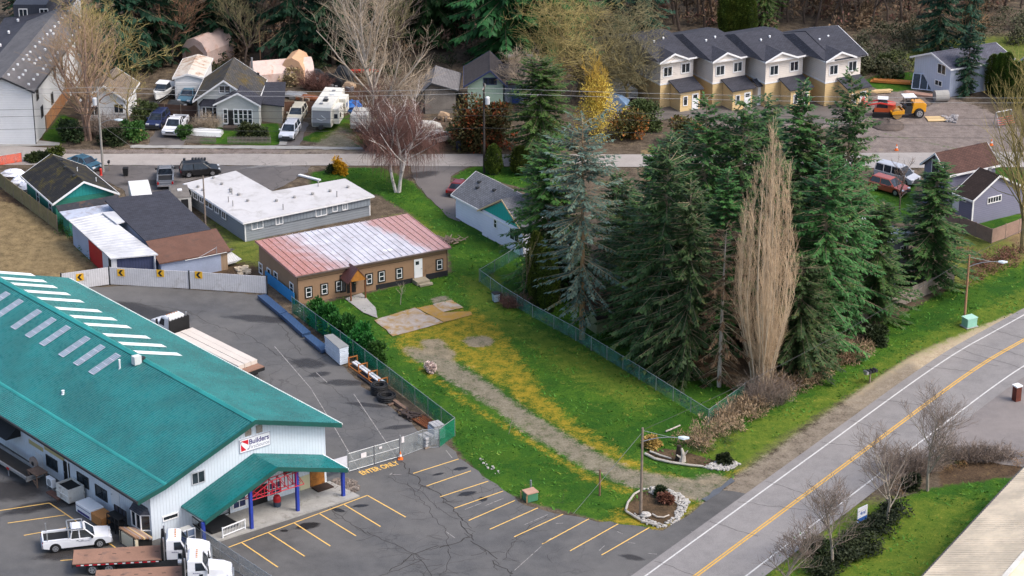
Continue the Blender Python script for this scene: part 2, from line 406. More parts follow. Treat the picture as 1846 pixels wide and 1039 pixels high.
def densify(p, step, jit, rnd):
    out = []
    for i in range(len(p)):
        a = Vector(p[i]); b = Vector(p[(i+1) % len(p)]); n = max(1, int((b-a).length/step)); nr = Vector((-(b-a).y, (b-a).x)).normalized()
        for j in range(n):
            q = a+(b-a)*(j/n)
            if j: q = q+nr*rnd.gauss(0, jit)
            out.append((q.x, q.y))
    return out
def sheet(name, px, z, m, jit=.12, step=.9):
    p = densify(pxpoly(*px), step, jit, RND)
    mb = M(); mb.poly(*[(x, y, z) for x, y in p]); return struct(name, mb, m)
def fix_up(o):
    me = o.data
    if me.polygons[0].normal.z < 0: me.flip_normals()
    return o
fix_up(sheet('parking_lot', [(-300,1250),(-300,640),(60,500),(165,518),(260,515),(350,523),(465,531),(500,548),(560,603),(640,683),(720,748),(770,790),(800,798),(822,815),(850,842),(905,882),(935,905),(1000,926),(1060,936),(1140,947),(1195,957),(1245,927),(1300,884),(1400,900),(1100,1250)], .004, ASPH))
# upper street, aprons, sidewalk
fix_up(sheet('street', [(-700,277),(700,278),(1250,279),(1560,276),(2600,270),(2600,299),(1560,303),(1250,302),(700,299),(-700,296)], .012, STREET, .04, 4))
fix_up(sheet('street_apron', [(150,297),(560,300),(545,315),(520,330),(490,345),(425,308),(330,330),(330,420),(280,420),(225,345),(160,312)], .004, APRON, .15))
fix_up(sheet('driveway', [(740,299),(850,299),(822,312),(812,325),(830,400),(808,392),(770,355),(750,330)], .008, APRON, .1))
fix_up(sheet('cul_de_sac', [(-100,262),(0,262),(110,268),(120,279),(-100,279)], .008, STREET, .05))
fix_up(sheet('sidewalk', [(-60,254),(40,251),(108,258),(108,263),(-60,265)], .05, CONC, .02))
fix_up(sheet('sidewalk_strip', [(235,262),(500,263),(655,266),(655,270),(235,267)], .02, CONC, .08))
fix_up(sheet('cottage_path', [(503,262),(507,240),(527,205),(535,208),(516,262)], .03, CONC, .03))
fix_up(sheet('gravel_yard', [(265,263),(280,235),(345,235),(330,264)], .006, APRON, .1))
fix_up(sheet('parking_bays', [(500,262),(530,215),(556,222),(540,262)], .006, APRON, .1))
fix_up(sheet('townhouse_lot', [(1180,188),(1240,196),(1480,178),(1560,190),(1560,225),(1180,215)], .006, APRON, .2))
PADM = mat('mossy_concrete', (.36, .31, .27), .92, .18, .8, dirt=((.3, .17, .02), .62))
fix_up(sheet('patio_slab', [(675,578),(748,555),(800,582),(708,607)], .03, PADM, .06))
fix_up(sheet('patio_slab', [(780,549),(814,541),(836,555),(799,563)], .03, PADM, .03))
fix_up(sheet('patio_slab', [(752,556),(780,550),(802,564),(848,562),(852,568),(800,581)], .024, mat('mossier_concrete', (.3, .2, .1), .95, .25, .8, dirt=((.36, .2, .02), .8)), .06))
fix_up(sheet('entry_path', [(622,539),(652,529),(677,555),(681,574),(655,564)], .034, CONC, .03))
fix_up(sheet('drive_patch', [(1265,900),(1318,862),(1325,868),(1273,905)], .03, asphalt('blue_patch', (.09, .1, .115), .8), .1))
fix_up(sheet('driveway_right', [(1545,872),(1700,745),(1846,662),(2050,640),(2050,850),(1846,842),(1750,830),(1640,830),(1575,850)], .004, asphalt('drive_asphalt', (.19, .168, .158), .7, .3, .9, .1), .15))
# main road from its centre line
RC = [G(x, y) for x, y in [(720,1437),(1000,1227.5),(1254,1039),(1500,856),(1737,680),(1850,611),(2030,513),(2300,385)]]
def road_pt(i_s):
    i, t = i_s
    return RC[i].lerp(RC[i+1], t)
def smooth_line(P, n=10):
    out = []
    for i in range(len(P)-1):
        p0, p1, p2, p3 = P[max(i-1, 0)], P[i], P[i+1], P[min(i+2, len(P)-1)]
        for j in range(n):
            t = j/n
            out.append(.5*((2*p1)+(p2-p0)*t+(2*p0-5*p1+4*p2-p3)*t*t+(3*p1-p0-3*p2+p3)*t**3))
    return out+[P[-1]]
RL = smooth_line(RC)
def offs(P, d):
    o = []
    for i, p in enumerate(P):
        t = (P[min(i+1, len(P)-1)]-P[max(i-1, 0)]).normalized(); o.append(p+Vector((t.y, -t.x, 0))*d)
    return o
def strip(P, a, b, z, jit=0):
    A, B = offs(P, a), offs(P, b); mb = M()
    for i in range(len(P)-1):
        mb.poly(*[(q.x, q.y, z) for q in (A[i], B[i], B[i+1], A[i+1])])
    return mb
road = struct('road', strip(RL, -4.3, 4.6, .016), ROADM)
TRACK = asphalt('tyre_track_asphalt', (.165, .145, .145), .75, 0, .8, .06)
def linemat(name, col, wear=.45):
    k = N(name); n = k.noise(3.5, 5, .75)
    c = k.mix(k.ramp(n, wear-.12, wear+.1), (.1, .095, .09), col); return k.done(c, .75)
WLINE = linemat('white_road_paint', (.58, .57, .55), .38); YLINE = linemat('yellow_road_paint', (.66, .38, .065), .36); YBAY = linemat('yellow_bay_paint', (.74, .46, .13), .3); FAINT = linemat('faded_white_paint', (.36, .34, .32), .46)
struct('edge_line', strip(RL, -3.42, -3.27, .024), WLINE, parent=road); struct('edge_line', strip(RL, 3.27, 3.42, .024), WLINE, parent=road)
struct('centre_line', strip(RL, -.2, -.06, .024), YLINE, parent=road); struct('centre_line', strip(RL, .06, .2, .024), YLINE, parent=road)
def wiggle(a, b, n, j, rnd=RND):
    a, b = Vector(a), Vector(b); nr = Vector((-(b-a).y, (b-a).x, 0)).normalized(); o = 0; out = []
    for i in range(n+1):
        o = o*.7+rnd.gauss(0, j); out.append(a+(b-a)*(i/n)+nr*o)
    return out
def wline(mb, P, w, z, taper=True):
    n = len(P)
    for i in range(n-1):
        t = (P[i+1]-P[i]).normalized(); nr = Vector((-t.y, t.x, 0))*w/2
        k0 = 1; q = [P[i]-nr, P[i+1]-nr, P[i+1]+nr, P[i]+nr]
        mb.poly(*[(v.x, v.y, z) for v in q])
CRACK = mat('crack_filler', (.04, .036, .033), .9, .2)
mb = M()
for i in range(8, len(RL)-1, 2):
    if RND.random() < .6:
        for a, b in ((-4.1, RND.uniform(-.5, 4.3)),):
            A = offs(RL, a)[i]; B = offs(RL, b)[i+1 if RND.random() < .5 else i]
            wline(mb, wiggle(A, B, 14, .07), .04, .028)
struct('road_cracks', mb, CRACK, parent=road)
for d in (-2.5, -.95, .95, 2.5):
    pass
# asphalt cracks of the lot
mb = M()
def crack(pts, w=.07, j=.12, z=.012, br=.35):
    P = [G(*p) for p in pts]
    for a, b in zip(P, P[1:]):
        n = max(3, int((b-a).length/.45)); W = wiggle(a, b, n, j); wline(mb, W, w, z)
        for q in W:
            if RND.random() < br:
                t = RND.uniform(0, 6.28); e = q+Vector((math.cos(t), math.sin(t), 0))*RND.uniform(.5, 2.2)
                wline(mb, wiggle(q, e, 4, .1), w*.55, z)
crack([(690,800),(735,845),(800,905),(830,940),(850,975),(890,1010),(925,1035),(1000,1100)], .09, .15)
crack([(830,935),(790,915),(745,880),(700,860)], .04); crack([(700,1030),(745,1000),(790,985),(850,970)], .08)
crack([(560,880),(600,920),(660,960),(720,985),(760,1010),(800,1060)], .06); crack([(640,1060),(700,1035),(760,1010)], .06)
crack([(740,870),(765,905),(800,950),(810,990),(790,1040)], .045, .2); crack([(905,1010),(925,975),(985,930)], .045)
crack([(900,880),(840,895),(820,885)], .04); crack([(520,650),(600,700),(680,760)], .04, .1, .012, .1); crack([(440,600),(500,640),(560,655),(600,640)], .05, .1, .012, .2)
crack([(230,545),(330,560),(420,600),(440,605)], .05, .12, .012, .15); crack([(480,570),(520,600),(545,640)], .05)
for _ in range(14):
    x, y = RND.uniform(700, 1000), RND.uniform(850, 1039); t = RND.uniform(0, 6.28); r = RND.uniform(15, 50)
    crack([(x, y), (x+r*math.cos(t), y+r*.5*math.sin(t))], .025, .12, .012, .25)
struct('parking_lot_cracks', mb, CRACK)
mb = M()
for a, b in [((640,600),(655,640)),]: pass
# bay lines and other paint
def bays(z, x0, y0, k, segs, w, m, name, zz=.014):
    mb = M()
    for a, b, c, d in segs:
        P = [G(x0+a*k, y0+b*k), G(x0+c*k, y0+d*k)]; wline(mb, P, w, zz)
    return struct(name, mb, m)
bays(0, 700, 720, .325, [(138,412,390,332),(212,482,458,398),(288,542,555,455),(366,605,637,510),(446,673,703,562),(563,722,830,603),(698,764,970,638),(853,804,1113,664),(1008,842,1275,692),(1183,865,1447,713)], .11, YBAY, 'parking_bay_lines')
bays(0, 300, 720, .307, [(365,870,1180,565),(443,843,655,987),(600,785,812,923),(750,727,963,863),(895,670,1113,803),(1040,617,1257,748),(1180,565,1405,693)], .12, YBAY, 'parking_bay_lines')
bays(0, 0, 720, .307, [(290,610,715,897),(290,610,-90,668),(383,680,45,728),(470,742,140,800),(480,938,355,948)], .11, YBAY, 'parking_bay_lines')
bays(0, 0, 0, 1, [(638,711,713,823),(606,776,650,852),(590,690,570,672),(495,625,560,700),(560,700,606,776),(804,812,815,826)], .07, FAINT, 'yard_guide_lines')
bays(0, 700, 720, .325, [(755,697,885,640),(425,612,520,575),(540,590,640,550),(1170,840,1200,812),(930,690,970,688),(10,418,75,418),(20,410,8,420),(320,735,370,770),(700,950,850,815),(860,800,905,770),(1270,735,1300,748),(1330,795,1370,800),(1440,855,1490,860),(1680,735,1720,745)], .06, FAINT, 'surveyor_paint_marks')
def text2d(txt, size=1.0, bold=False):
    c = bpy.data.curves.new('t', 'FONT'); c.body = txt; c.size = size; c.align_x = 'CENTER'
    if bold: c.offset = size*.025
    o = bpy.data.objects.new('t', c); COL.objects.link(o)
    dg = bpy.context.evaluated_depsgraph_get(); me = bpy.data.meshes.new_from_object(o.evaluated_get(dg))
    V = np.array([v.co[:2] for v in me.vertices]); F = [tuple(p.vertices) for p in me.polygons]
    bpy.data.objects.remove(o); bpy.data.curves.remove(c); bpy.data.meshes.remove(me)
    V -= (V.max(0)+V.min(0))/2
    return V, F
def lettering(txt, w, h, bold=True):
    """letters fitted into w x h, centred on 0,0"""
    V, F = text2d(txt, 1, bold); s = V.max(0)-V.min(0)
    return V*np.array([w/s[0], h/s[1]]), F
V, F = lettering('ENTER ONLY', (G(718,833)-G(650,853)).length, .82)
d = (G(718,833)-G(650,853)).normalized(); n = Vector((-d.y, d.x, 0)); c = G(684,844)
mb = M(); mb.add([c+d*float(a)+n*float(b)+Vector((0, 0, .015)) for a, b in V], F); struct('lot_lettering', mb, linemat('yellow_letter_paint', (.7, .42, .1), .33))
# oil and water stains with a shape of their own
def stain(px, py, rx, ry, col=(.016, .014, .014), amt=.8):
    name = 'stain_%d' % int(1000*sum(col))
    if name not in _mc:
        k = N(name); L = k.n('VectorMath', operation='LENGTH'); k.l(k.co(), L.inputs[0])
        n = k.noise(1.6, 5, .65)
        a = k.ramp(k.math('ADD', L.outputs['Value'], k.math('MULTIPLY', k.math('SUBTRACT', n, .5), 1.1)), .45, .9, amt, 0)
        k.done(col, .45, 0, .5); k.l(a, k.b.inputs['Alpha']); _mc[name] = k.m
    mb = M(); mb.poly(*[(1.15*math.cos(t*.3927), 1.15*math.sin(t*.3927), 0) for t in range(16)])
    o = struct('asphalt_stain', mb, _mc[name]); o.location = G(px, py, .0085+.0004*RND.random()); o.scale = (rx, ry, 1); o.rotation_euler = (0, 0, RND.uniform(-.5, .5))
for s in [(555,948,1.5,.8),(490,935,.6,.4),(512,957,.5,.3),(610,920,.9,.4),(650,912,1.0,.35),(842,890,1.2,.5),(870,900,.6,.6),(790,855,.8,.25),(830,845,1.0,.4)]: stain(*s)
for s in [(112,1000,3,1.2),(20,885,4,2.5),(130,905,5,1.0),(60,915,4,1.2),(555,655,2.5,1.5),(575,675,1.6,.8),(620,690,3,1.0),(660,730,3,.6),(720,770,2.2,.6),(1140,1005,1.5,.6),(250,560,8,2),(470,575,5,1.2),(330,300,4,1.2),(270,330,5,1.5),(760,315,3,1.5)]: stain(*s, col=(.035, .031, .03), amt=.55)
for s in [(500,296,6,.7),(520,298,3,.5)]: stain(*s, col=(.3, .29, .28), amt=.6)
# ---------------------------------------------------------------- building kit
def win(root, F, ax, k, o, a, z, w=.9, h=1.1, fm=None, nv=1, nh=0, pm=None, fw=.09):
    """window on wall: ax 'u' = wall t=k, ax 'v' = wall s=k; o = outward sign; a,z centre"""
    def bx(mb, a0, a1, z0, z1, d0, d1):
        p, q = sorted((k+o*d0, k+o*d1))
        mb.box(a0, a1, p, q, z0, z1) if ax == 'u' else mb.box(p, q, a0, a1, z0, z1)
    m = M(F); x0, x1, z0, z1 = a-w/2, a+w/2, z-h/2, z+h/2
    bx(m, x0-fw, x0, z0-fw, z1+fw, -.01, .07); bx(m, x1, x1+fw, z0-fw, z1+fw, -.01, .07)
    bx(m, x0, x1, z1, z1+fw, -.01, .068); bx(m, x0, x1, z0-fw, z0, -.01, .085)
    for i in range(nv): c = x0+w*(i+1)/(nv+1); bx(m, c-.03, c+.03, z0, z1, -.01, .05)
    for i in range(nh): c = z0+h*(i+1)/(nh+1); bx(m, x0, x1, c-.025, c+.025, -.01, .046)
    f = ob('window', m, fm or TRIM, root)
    p = M(F); bx(p, x0, x1, z0, z1, -.005, .022); ob('pane', p, pm or GLASS, f)
    return f
def wpx(root, F, ax, k, o, px, py, *a, **kw):
    x, z = F.wall(px, py, ax, k); return win(root, F, ax, k, o, x, z, *a, **kw)
def panel(root, F, ax, k, o, a, z, w, h, m, name='door', d=.05, d0=-.01, knob=False):
    mb = M(F); p, q = sorted((k+o*d0, k+o*d))
    mb.box(a-w/2, a+w/2, p, q, z-h/2, z+h/2) if ax == 'u' else mb.box(p, q, a-w/2, a+w/2, z-h/2, z+h/2)
    f = ob(name, mb, m, root)
    if knob:
        mb = M(F); p, q = sorted((k+o*d, k+o*(d+.07))); c = a+w*.36
        mb.box(c-.05, c+.05, p, q, z-.1, z) if ax == 'u' else mb.box(p, q, c-.05, c+.05, z-.1, z)
        ob('handle', mb, CHROME, f)
    return f
def ppx(root, F, ax, k, o, px, py, *a, **kw):
    x, z = F.wall(px, py, ax, k); return panel(root, F, ax, k, o, x, z, *a, **kw)
def lines2(ps, th): return [*ps]+[(a, b-th) for a, b in reversed(ps)]
def gable(name, label, a, b, c, apex, ze, wm, rm, ov=.45, trim=TRIM, far_b=False, cat='house', th=.16, F=None, rib=0, group=None, mx=None):
    """gable roof through the eave corners a,b (near end), c (far end), ridge over 'apex'; walls set back under it"""
    if F is None:
        if far_b:
            A, B, C = G(*a, ze), G(*b, ze), G(*c, ze); F = Frame(tuple(A), tuple(B), tuple(A+(C-B)))
        else: F = Frame(a, b, c, ze)
    L, W = F.L, F.W
    if mx: sa, zr = mx
    else: sa, zr = F.wall(*apex, 'u', 0.0)
    sa = min(max(sa, .15*L), .85*L)
    root = thing(name, label, cat, F.o, group=group)
    k0, k1 = (zr-ze)/sa, (zr-ze)/(L-sa)
    mb = M(F); e = .03
    mb.yprism([(ov, -.1), (L-ov, -.1), (L-ov, ze+k1*ov-th-e), (sa, zr-th-e), (ov, ze+k0*ov-th-e)], ov, W-ov); ob('wall', mb, wm, root)
    mb = M(F)
    mb.yprism([(0, ze), (sa, zr), (sa, zr-th), (0, ze-th)], 0, W); mb.yprism([(sa, zr), (L, ze), (L, ze-th), (sa, zr-th)], 0, W)
    if rib:
        n = int(W/rib)
        for i in range(n+1):
            y = .05+i*(W-.1)/n; mb.yprism([(0, ze+.04), (sa, zr+.04), (sa, zr), (0, ze)], y-.025, y+.025); mb.yprism([(sa, zr+.04), (L, ze+.04), (L, ze), (sa, zr)], y-.025, y+.025)
    r = ob('roof', mb, rm, root)
    mb = M(F); mb.yprism([(sa-.18, zr-.18*k0+.03), (sa, zr+.035), (sa+.18, zr-.18*k1+.03), (sa, zr+.005)], -.01, W+.01); ob('ridge_cap', mb, rm, r)
    if trim:
        mb = M(F)
        for y0, y1 in ((-.05, -.003), (W+.003, W+.05)):
            mb.yprism(lines2([(-.04, ze+.01), (sa, zr+.02), (L+.04, ze+.01)], .24), y0, y1)
        mb.box(-.06, -.004, -.05, W+.05, ze-.22, ze+.005); mb.box(L+.004, L+.06, -.05, W+.05, ze-.22, ze+.005)
        ob('fascia', mb, trim, root)
    root['_d'] = 0; del root['_d']
    F.ov, F.ze, F.zr, F.sa = ov, ze, zr, sa
    return root, F
def roofz(F, s):
    return F.ze+(F.zr-F.ze)*(s/F.sa if s < F.sa else (F.L-s)/(F.L-F.sa))
def vents(root, F, pts, m=DARKM, r=.12, h=.3, name='roof_vent', box=False):
    for px, py in pts:
        s, t = F.at(px, py, (F.ze+F.zr)/2)
        for _ in range(4): s, t = F.at(px, py, roofz(F, min(max(s, 0), F.L)))
        z = roofz(F, min(max(s, 0), F.L)); mb = M(F)
        if box: mb.box(s-r, s+r, t-r, t+r, z-.02, z+h)
        else:
            P = M(); P.cyl((0, 0), r, 0, h, 8); o = F.p(s, t, 0); mb = M(); mb.add([(v[0]+o[0], v[1]+o[1], v[2]+z-.03) for v in P.V], P.F)
        ob(name, mb, m, root)
def inset(poly, d):
    n = len(poly); out = []; ar = sum(poly[i][0]*poly[(i+1) % n][1]-poly[(i+1) % n][0]*poly[i][1] for i in range(n)); sg = 1 if ar > 0 else -1
    for i in range(n):
        p0, p1, p2 = (Vector(poly[j % n]) for j in (i-1, i, i+1))
        e0, e1 = (p1-p0).normalized(), (p2-p1).normalized(); n0, n1 = Vector((-e0.y, e0.x))*sg, Vector((-e1.y, e1.x))*sg
        b = (n0+n1); b = b/max(.3, b.dot(b)/2); q = p1+b*d; out.append((q.x, q.y))
    return out

# ---------------------------------------------------------------- green-roofed builders' warehouse
def metal_roof(name, col, rough=.38, dirt=None):
    if name in _mc: return _mc[name]
    k = N(name); n = k.noise(.25, 5, .65); f = k.noise(3, 4, .7)
    c = k.mix(k.ramp(n, .35, .65), tuple(x*.8 for x in col), tuple(x*1.15 for x in col)); c = k.mix(k.ramp(f, .55, .8, 0, .3), c, tuple(x*.6+.03 for x in col))
    if dirt: c = k.mix(k.ramp(k.noise(.5, 6, .75), .52, .7, 0, dirt[1]), c, dirt[0])
    _mc[name] = k.done(c, k.ramp(f, .3, .7, rough-.08, rough+.12), 0, .6); return k.m
TEAL = metal_roof('teal_metal_roof', (.002, .14, .14), .3, ((.006, .165, .16), .25)); TEALD = metal_roof('dark_teal_trim', (.003, .075, .062), .5); TEALL = metal_roof('light_teal_cap', (.02, .26, .24), .45)
WSIDE = mat('white_vertical_siding', (.62, .68, .74), .6, .05, .5, ('u', .3, .25)); WSIDE2 = mat('dirty_white_siding', (.6, .62, .66), .65, .08, .5, ('u', .3, .3), dirt=((.3, .28, .25), .3))
def green_roof_parts(root, F, prof, t0, t1, pitch=.305, name='roof'):
    """ribbed sheets: prof = list of (s,z); one part per slope"""
    for (s0, z0), (s1, z1) in zip(prof, prof[1:]):
        mb = M(F); mb.yprism([(s0, z0), (s1, z1), (s1, z1-.2), (s0, z0-.2)], t0, t1)
        n = int((t1-t0)/pitch)
        for i in range(n+1):
            y = t0+.04+i*(t1-t0-.08)/n
            mb.add([(s0, y-.045, z0+.003), (s1, y-.045, z1+.003), (s1, y-.02, z1+.05), (s0, y-.02, z0+.05), (s1, y+.02, z1+.05), (s0, y+.02, z0+.05), (s1, y+.045, z1+.003), (s0, y+.045, z0+.003)],
                   [(0, 1, 2, 3), (3, 2, 4, 5), (5, 4, 6, 7)])
        ob(name, mb, TEAL, root)
o = G(275, 975); B = G(589, 872); vd = G(123, 502, 6)-G(615, 765, 6)
FW = Frame(tuple(o), tuple(B), tuple(o+vd)); FW.W = 45
def build_warehouse():
    F = FW; L = F.L
    root = thing('warehouse', 'long white builders warehouse with green ribbed metal roof and gabled front porch', 'warehouse', F.o)
    offF = lambda px, py, t: F.wall(px, py, 'u', t)
    T0 = -.85
    e0, bk, rg, e1 = (offF(*p, T0) for p in ((248, 904), (298, 875), (460, 759), (615, 764)))
    W = F.at(123, 502, e1[1])[1]
    prof = [e0, bk, rg, e1]
    mb = M(F); zz = lambda s: np.interp(s, [p[0] for p in prof], [p[1] for p in prof])-.24
    mb.yprism([(0, -.2), (L, -.2), (L, zz(L)), (rg[0], rg[1]-.24), (bk[0], bk[1]-.24), (0, zz(0))], 0, W-.6); ob('wall', mb, WSIDE, root)
    green_roof_parts(root, F, prof, T0, W)
    mb = M(F); mb.yprism([(rg[0]-.3, rg[1]-.02), (rg[0], rg[1]+.12), (rg[0]+.3, rg[1]-.02), (rg[0], rg[1]+.02)], T0-.01, W); mb.yprism([(bk[0]-.12, bk[1]+.02), (bk[0]+.03, bk[1]+.12), (bk[0]+.2, bk[1]+.11), (bk[0], bk[1]-.01)], T0-.01, W)
    ob('ridge_cap', mb, TEALL, root)
    mb = M(F); mb.yprism(lines2([(e0[0]-.02, e0[1]+.05), (bk[0], bk[1]+.05), (rg[0], rg[1]+.1), (e1[0]+.02, e1[1]+.05)], .42), T0-.08, T0-.004); ob('fascia', mb, TEALD, root)
    mb = M(F); mb.box(e0[0]-.14, e0[0]-.004, T0-.08, W, e0[1]-.2, e0[1]+.0); ob('gutter', mb, DARKM, root)
    mb = M(F); mb.box(e1[0]+.025, e1[0]+.16, T0, W, e1[1]-.16, e1[1]-.0); ob('gutter', mb, mat('white_gutter', (.6, .66, .62), .5, .05), root)
    # daylight strips: white on the far slope, clear ribbed panels on the near slope
    sk = mat('white_fibreglass', (.82, .86, .84), .35, .04); k1 = (e1[1]-rg[1])/(e1[0]-rg[0]); k0 = (rg[1]-bk[1])/(rg[0]-bk[0])
    for zx, zy in [(-90,60),(5,97),(35,143),(120,190),(205,237),(325,300),(418,353),(508,404),(632,472),(733,527),(838,582)]:
        t = F.at(zx*.2791+2, 470+zy*.279+3, rg[1])[1]; s0, s1 = rg[0]+.42, rg[0]+4.9
        mb = M(F); mb.yprism([(s0, rg[1]+k1*.42+.066), (s1, rg[1]+k1*4.9+.066), (s1, rg[1]+k1*4.9+.052), (s0, rg[1]+k1*.42+.052)], t-.5, t+.42); ob('skylight', mb, sk, root)
    sk2 = mat('clear_roof_panel', (.2, .27, .33), .3, .25, 3, ('u', .3, .5)); bar = mat('panel_batten', (.5, .5, .58), .5, .1)
    for zx, zy in [(-75,100),(20,150),(110,200),(198,247),(318,313),(410,366),(503,418),(630,487),(728,541),(830,596)]:
        t = F.at(zx*.2791-2, 470+zy*.279+1, rg[1]-.4)[1]; s1, s0 = rg[0]-.9, rg[0]-3.7; z = lambda s: rg[1]-(rg[0]-s)*k0
        mb = M(F); mb.yprism([(s0, z(s0)+.066), (s1, z(s1)+.066), (s1, z(s1)+.052), (s0, z(s0)+.052)], t-.4, t+.4); p = ob('skylight', mb, sk2, root)
        mb = M(F)
        for i in range(5): s = s0+(s1-s0)*i/4; mb.box(s-.045, s+.045, t-.44, t+.44, z(s)+.06, z(s)+.085)
        for y in (-.42, -.14, .14, .42): mb.yprism([(s0, z(s0)+.084), (s1, z(s1)+.084), (s1, z(s1)+.06), (s0, z(s0)+.06)], t+y-.018, t+y+.018)
        ob('panel_batten', mb, bar, p)
    s, t = F.at(246, 648, rg[1]+.2); mb = M(F); mb.box(s-.35, s+.35, t-.28, t+.28, rg[1]-.25, rg[1]+.55); ob('roof_ventilator', mb, mat('pale_metal', (.6, .63, .62), .5, .1), root)
    mb = M(F); mb.box(s+.36, s+.8, t-.2, t+.2, rg[1]-.3, rg[1]+.28); ob('roof_duct', mb, DARKM, root)
    for px, py, r, h in ((216, 664, .09, .9), (114, 713, .13, .35)):
        s, t = F.at(px, py, rg[1]-1.0)
        for _ in range(3): s, t = F.at(px, py, float(zz(s))+.24)
        c = F.p(s, t, 0); mb = M(); mb.lathe((c[0], c[1], float(zz(s))+.2), [(r*1.6, 0), (r, .08), (r, h), (r*1.3, h+.02), (.02, h+.06)], 8); ob('vent_pipe', mb, WHITE, root)
    # front wall
    wpx(root, F, 'u', 0, -1, 357, 861, 1.15, 1.0, fm=mat('alu_frame', (.45, .47, .5), .5, .1)); wpx(root, F, 'u', 0, -1, 307, 932, 1.35, .32, nv=0)
    lv = mat('rusty_louvre', (.33, .3, .26), .8, .3, 3, ('v', .12, .6), dirt=((.15, .08, .04), .5))
    for p in ((447, 779), (467, 773)): ppx(root, F, 'u', 0, -1, *p, .62, .72, lv, 'wall_louvre')
    # near long side wall fittings
    for p in ((94, 835), (150, 866), (183, 889)): wpx(root, F, 'v', 0, -1, *p, 1.7, .95, fm=DARKM)
    ppx(root, F, 'v', 0, -1, 121, 852, 1.0, 2.1, mat('black_door', (.015, .015, .016), .4, .1), knob=True)
    ppx(root, F, 'v', 0, -1, 208, 893, 1.3, 2.1, mat('offwhite_door', (.68, .69, .7), .5, .04), knob=True); ppx(root, F, 'v', 0, -1, 72, 836, 1.2, 2.0, mat('offwhite_door', (.68, .69, .7), .5, .04), knob=True)
    tan = mat('tan_band', (.46, .4, .2), .6, .08)
    for x0, y0, x1, y1 in ((52, 795, 78, 812), (80, 806, 116, 829)):
        (a0, z0), (a1, z1) = F.wall(x0, y0, 'v', 0), F.wall(x1, y1, 'v', 0); panel(root, F, 'v', 0, -1, (a0+a1)/2, min(3.7, (z0+z1)/2), abs(a1-a0), .42, tan, 'painted_band', .02)
    # angled bay window at the corner
    a, z = F.wall(256, 933, 'v', 0); mb = M(F); z0 = z-.75
    q = [(0, a+1.15), (-.55, a+.7), (-.55, a-.7), (0, a-1.15)]
    mb.prism(q, z0, z0+1.35); bw = ob('bay_window', mb, GLASS, root)
    mb = M(F)
    for zc in (z0-.08, z0+1.36): mb.prism([(0, a+1.24), (-.62, a+.74), (-.62, a-.74), (0, a-1.24)], zc, zc+.09)
    for x, y in ((-.55, a+.7), (-.55, a-.7), (-.57, a)): mb.box(x-.06, x+.03, y-.05, y+.05, z0, z0+1.36)
    ob('frame', mb, TRIM, bw)
    mb = M(F); mb.add([(0, a+1.3, z0+1.47), (-.7, a+.8, z0+1.47), (-.7, a-.8, z0+1.47), (0, a-1.3, z0+1.47), (0, a+1.0, z0+2.05), (0, a-1.0, z0+2.05)], [(0, 1, 4), (1, 2, 5, 4), (2, 3, 5), (0, 4, 5, 3), (0, 3, 2, 1)]); ob('bay_roof', mb, mat('slate_shingle', (.06, .065, .085), .8, .2, 1, ('b', .2, .4)), root)
    for t in (2.2, 13): mb = M(F); mb.box(-.1, -.003, t-.05, t+.05, .1, 3.9); ob('downpipe', mb, WHITE, root)
    # porch
    TP = -3.55
    cl, cr, cR = (offF(*p, 0) for p in ((331, 915), (460, 819), (586, 820))); fl, fr, fR = (offF(*p, TP) for p in ((364.5, 937), (496.6, 841.5), (622.5, 845)))
    for (p0, p1, q0, q1) in ((cl, cr, fl, fr), (cr, cR, fr, fR)):
        mb = M(F)
        g = lambda w, f: ((w[0]+f[0])/2, (w[1]+f[1])/2)
        a0, a1 = g(p0, q0), g(p1, q1)
        mb.yprism([(a0[0], a0[1]), (a1[0], a1[1]), (a1[0], a1[1]-.16), (a0[0], a0[1]-.16)], TP, -.004)
        n = 10
        for i in range(n+1):
            y = TP+.05+i*(-.1-TP)/n; mb.yprism([(a0[0], a0[1]+.03), (a1[0], a1[1]+.03), (a1[0], a1[1]), (a0[0], a0[1])], y-.02, y+.02)
        ob('porch_roof', mb, TEAL, root)
    pr = [((cl[i]+fl[i])/2 for i in (0, 1)), ((cr[i]+fr[i])/2 for i in (0, 1)), ((cR[i]+fR[i])/2 for i in (0, 1))]; pr = [tuple(x) for x in pr]
    mb = M(F); mb.yprism(lines2([(pr[0][0], pr[0][1]+.03), (pr[1][0], pr[1][1]+.05), (pr[2][0], pr[2][1]+.03)], .4), TP-.07, TP-.004); ob('porch_fascia', mb, TEALD, root)
    mb = M(F); mb.box(pr[2][0]+.004, pr[2][0]+.12, TP, 0, pr[2][1]-.16, pr[2][1]); ob('porch_gutter', mb, WHITE, root)
    pz = lambda s: np.interp(s, [p[0] for p in pr], [p[1] for p in pr])-.2
    blue = mat('blue_post_paint', (.02, .045, .3), .45, .2)
    for px, py in ((368, 984), (454, 956), (537, 924), (619, 897)):
        s, t = F.at(px, py); mb = M(F); mb.box(s-.13, s+.13, t-.13, t+.13, .0, float(pz(s))); ob('porch_post', mb, blue, root)
    mb = M(F); mb.prism([(4.0, -3.6), (L+.6, -3.9), (L+.3, -.002), (4.0, -.002)], .006, .17); ob('porch_floor', mb, CONC, root)
    mb = M(F); mb.box(4.2, 6.9, -2.4, -.3, .2, .42); ob('black_ramp', mb, mat('black_deck', (.012, .012, .014), .5, .2), root)
    ppx(root, F, 'u', 0, -1, 466.5, 897, 1.7, 2.3, mat('black_door', (.015, .015, .016), .4, .1), knob=True)
    panel(root, F, 'u', 0, -1, F.wall(466, 872, 'u', 0)[0], 2.55, 2.0, .2, TRIM, 'door_head', .1)
    dk = mat('poster_glass', (.03, .04, .1), .2, .5, 4)
    for p in ((431, 903), (496, 880)): wpx(root, F, 'u', 0, -1, *p, 1.2, 1.15, pm=dk, nv=1, nh=1)
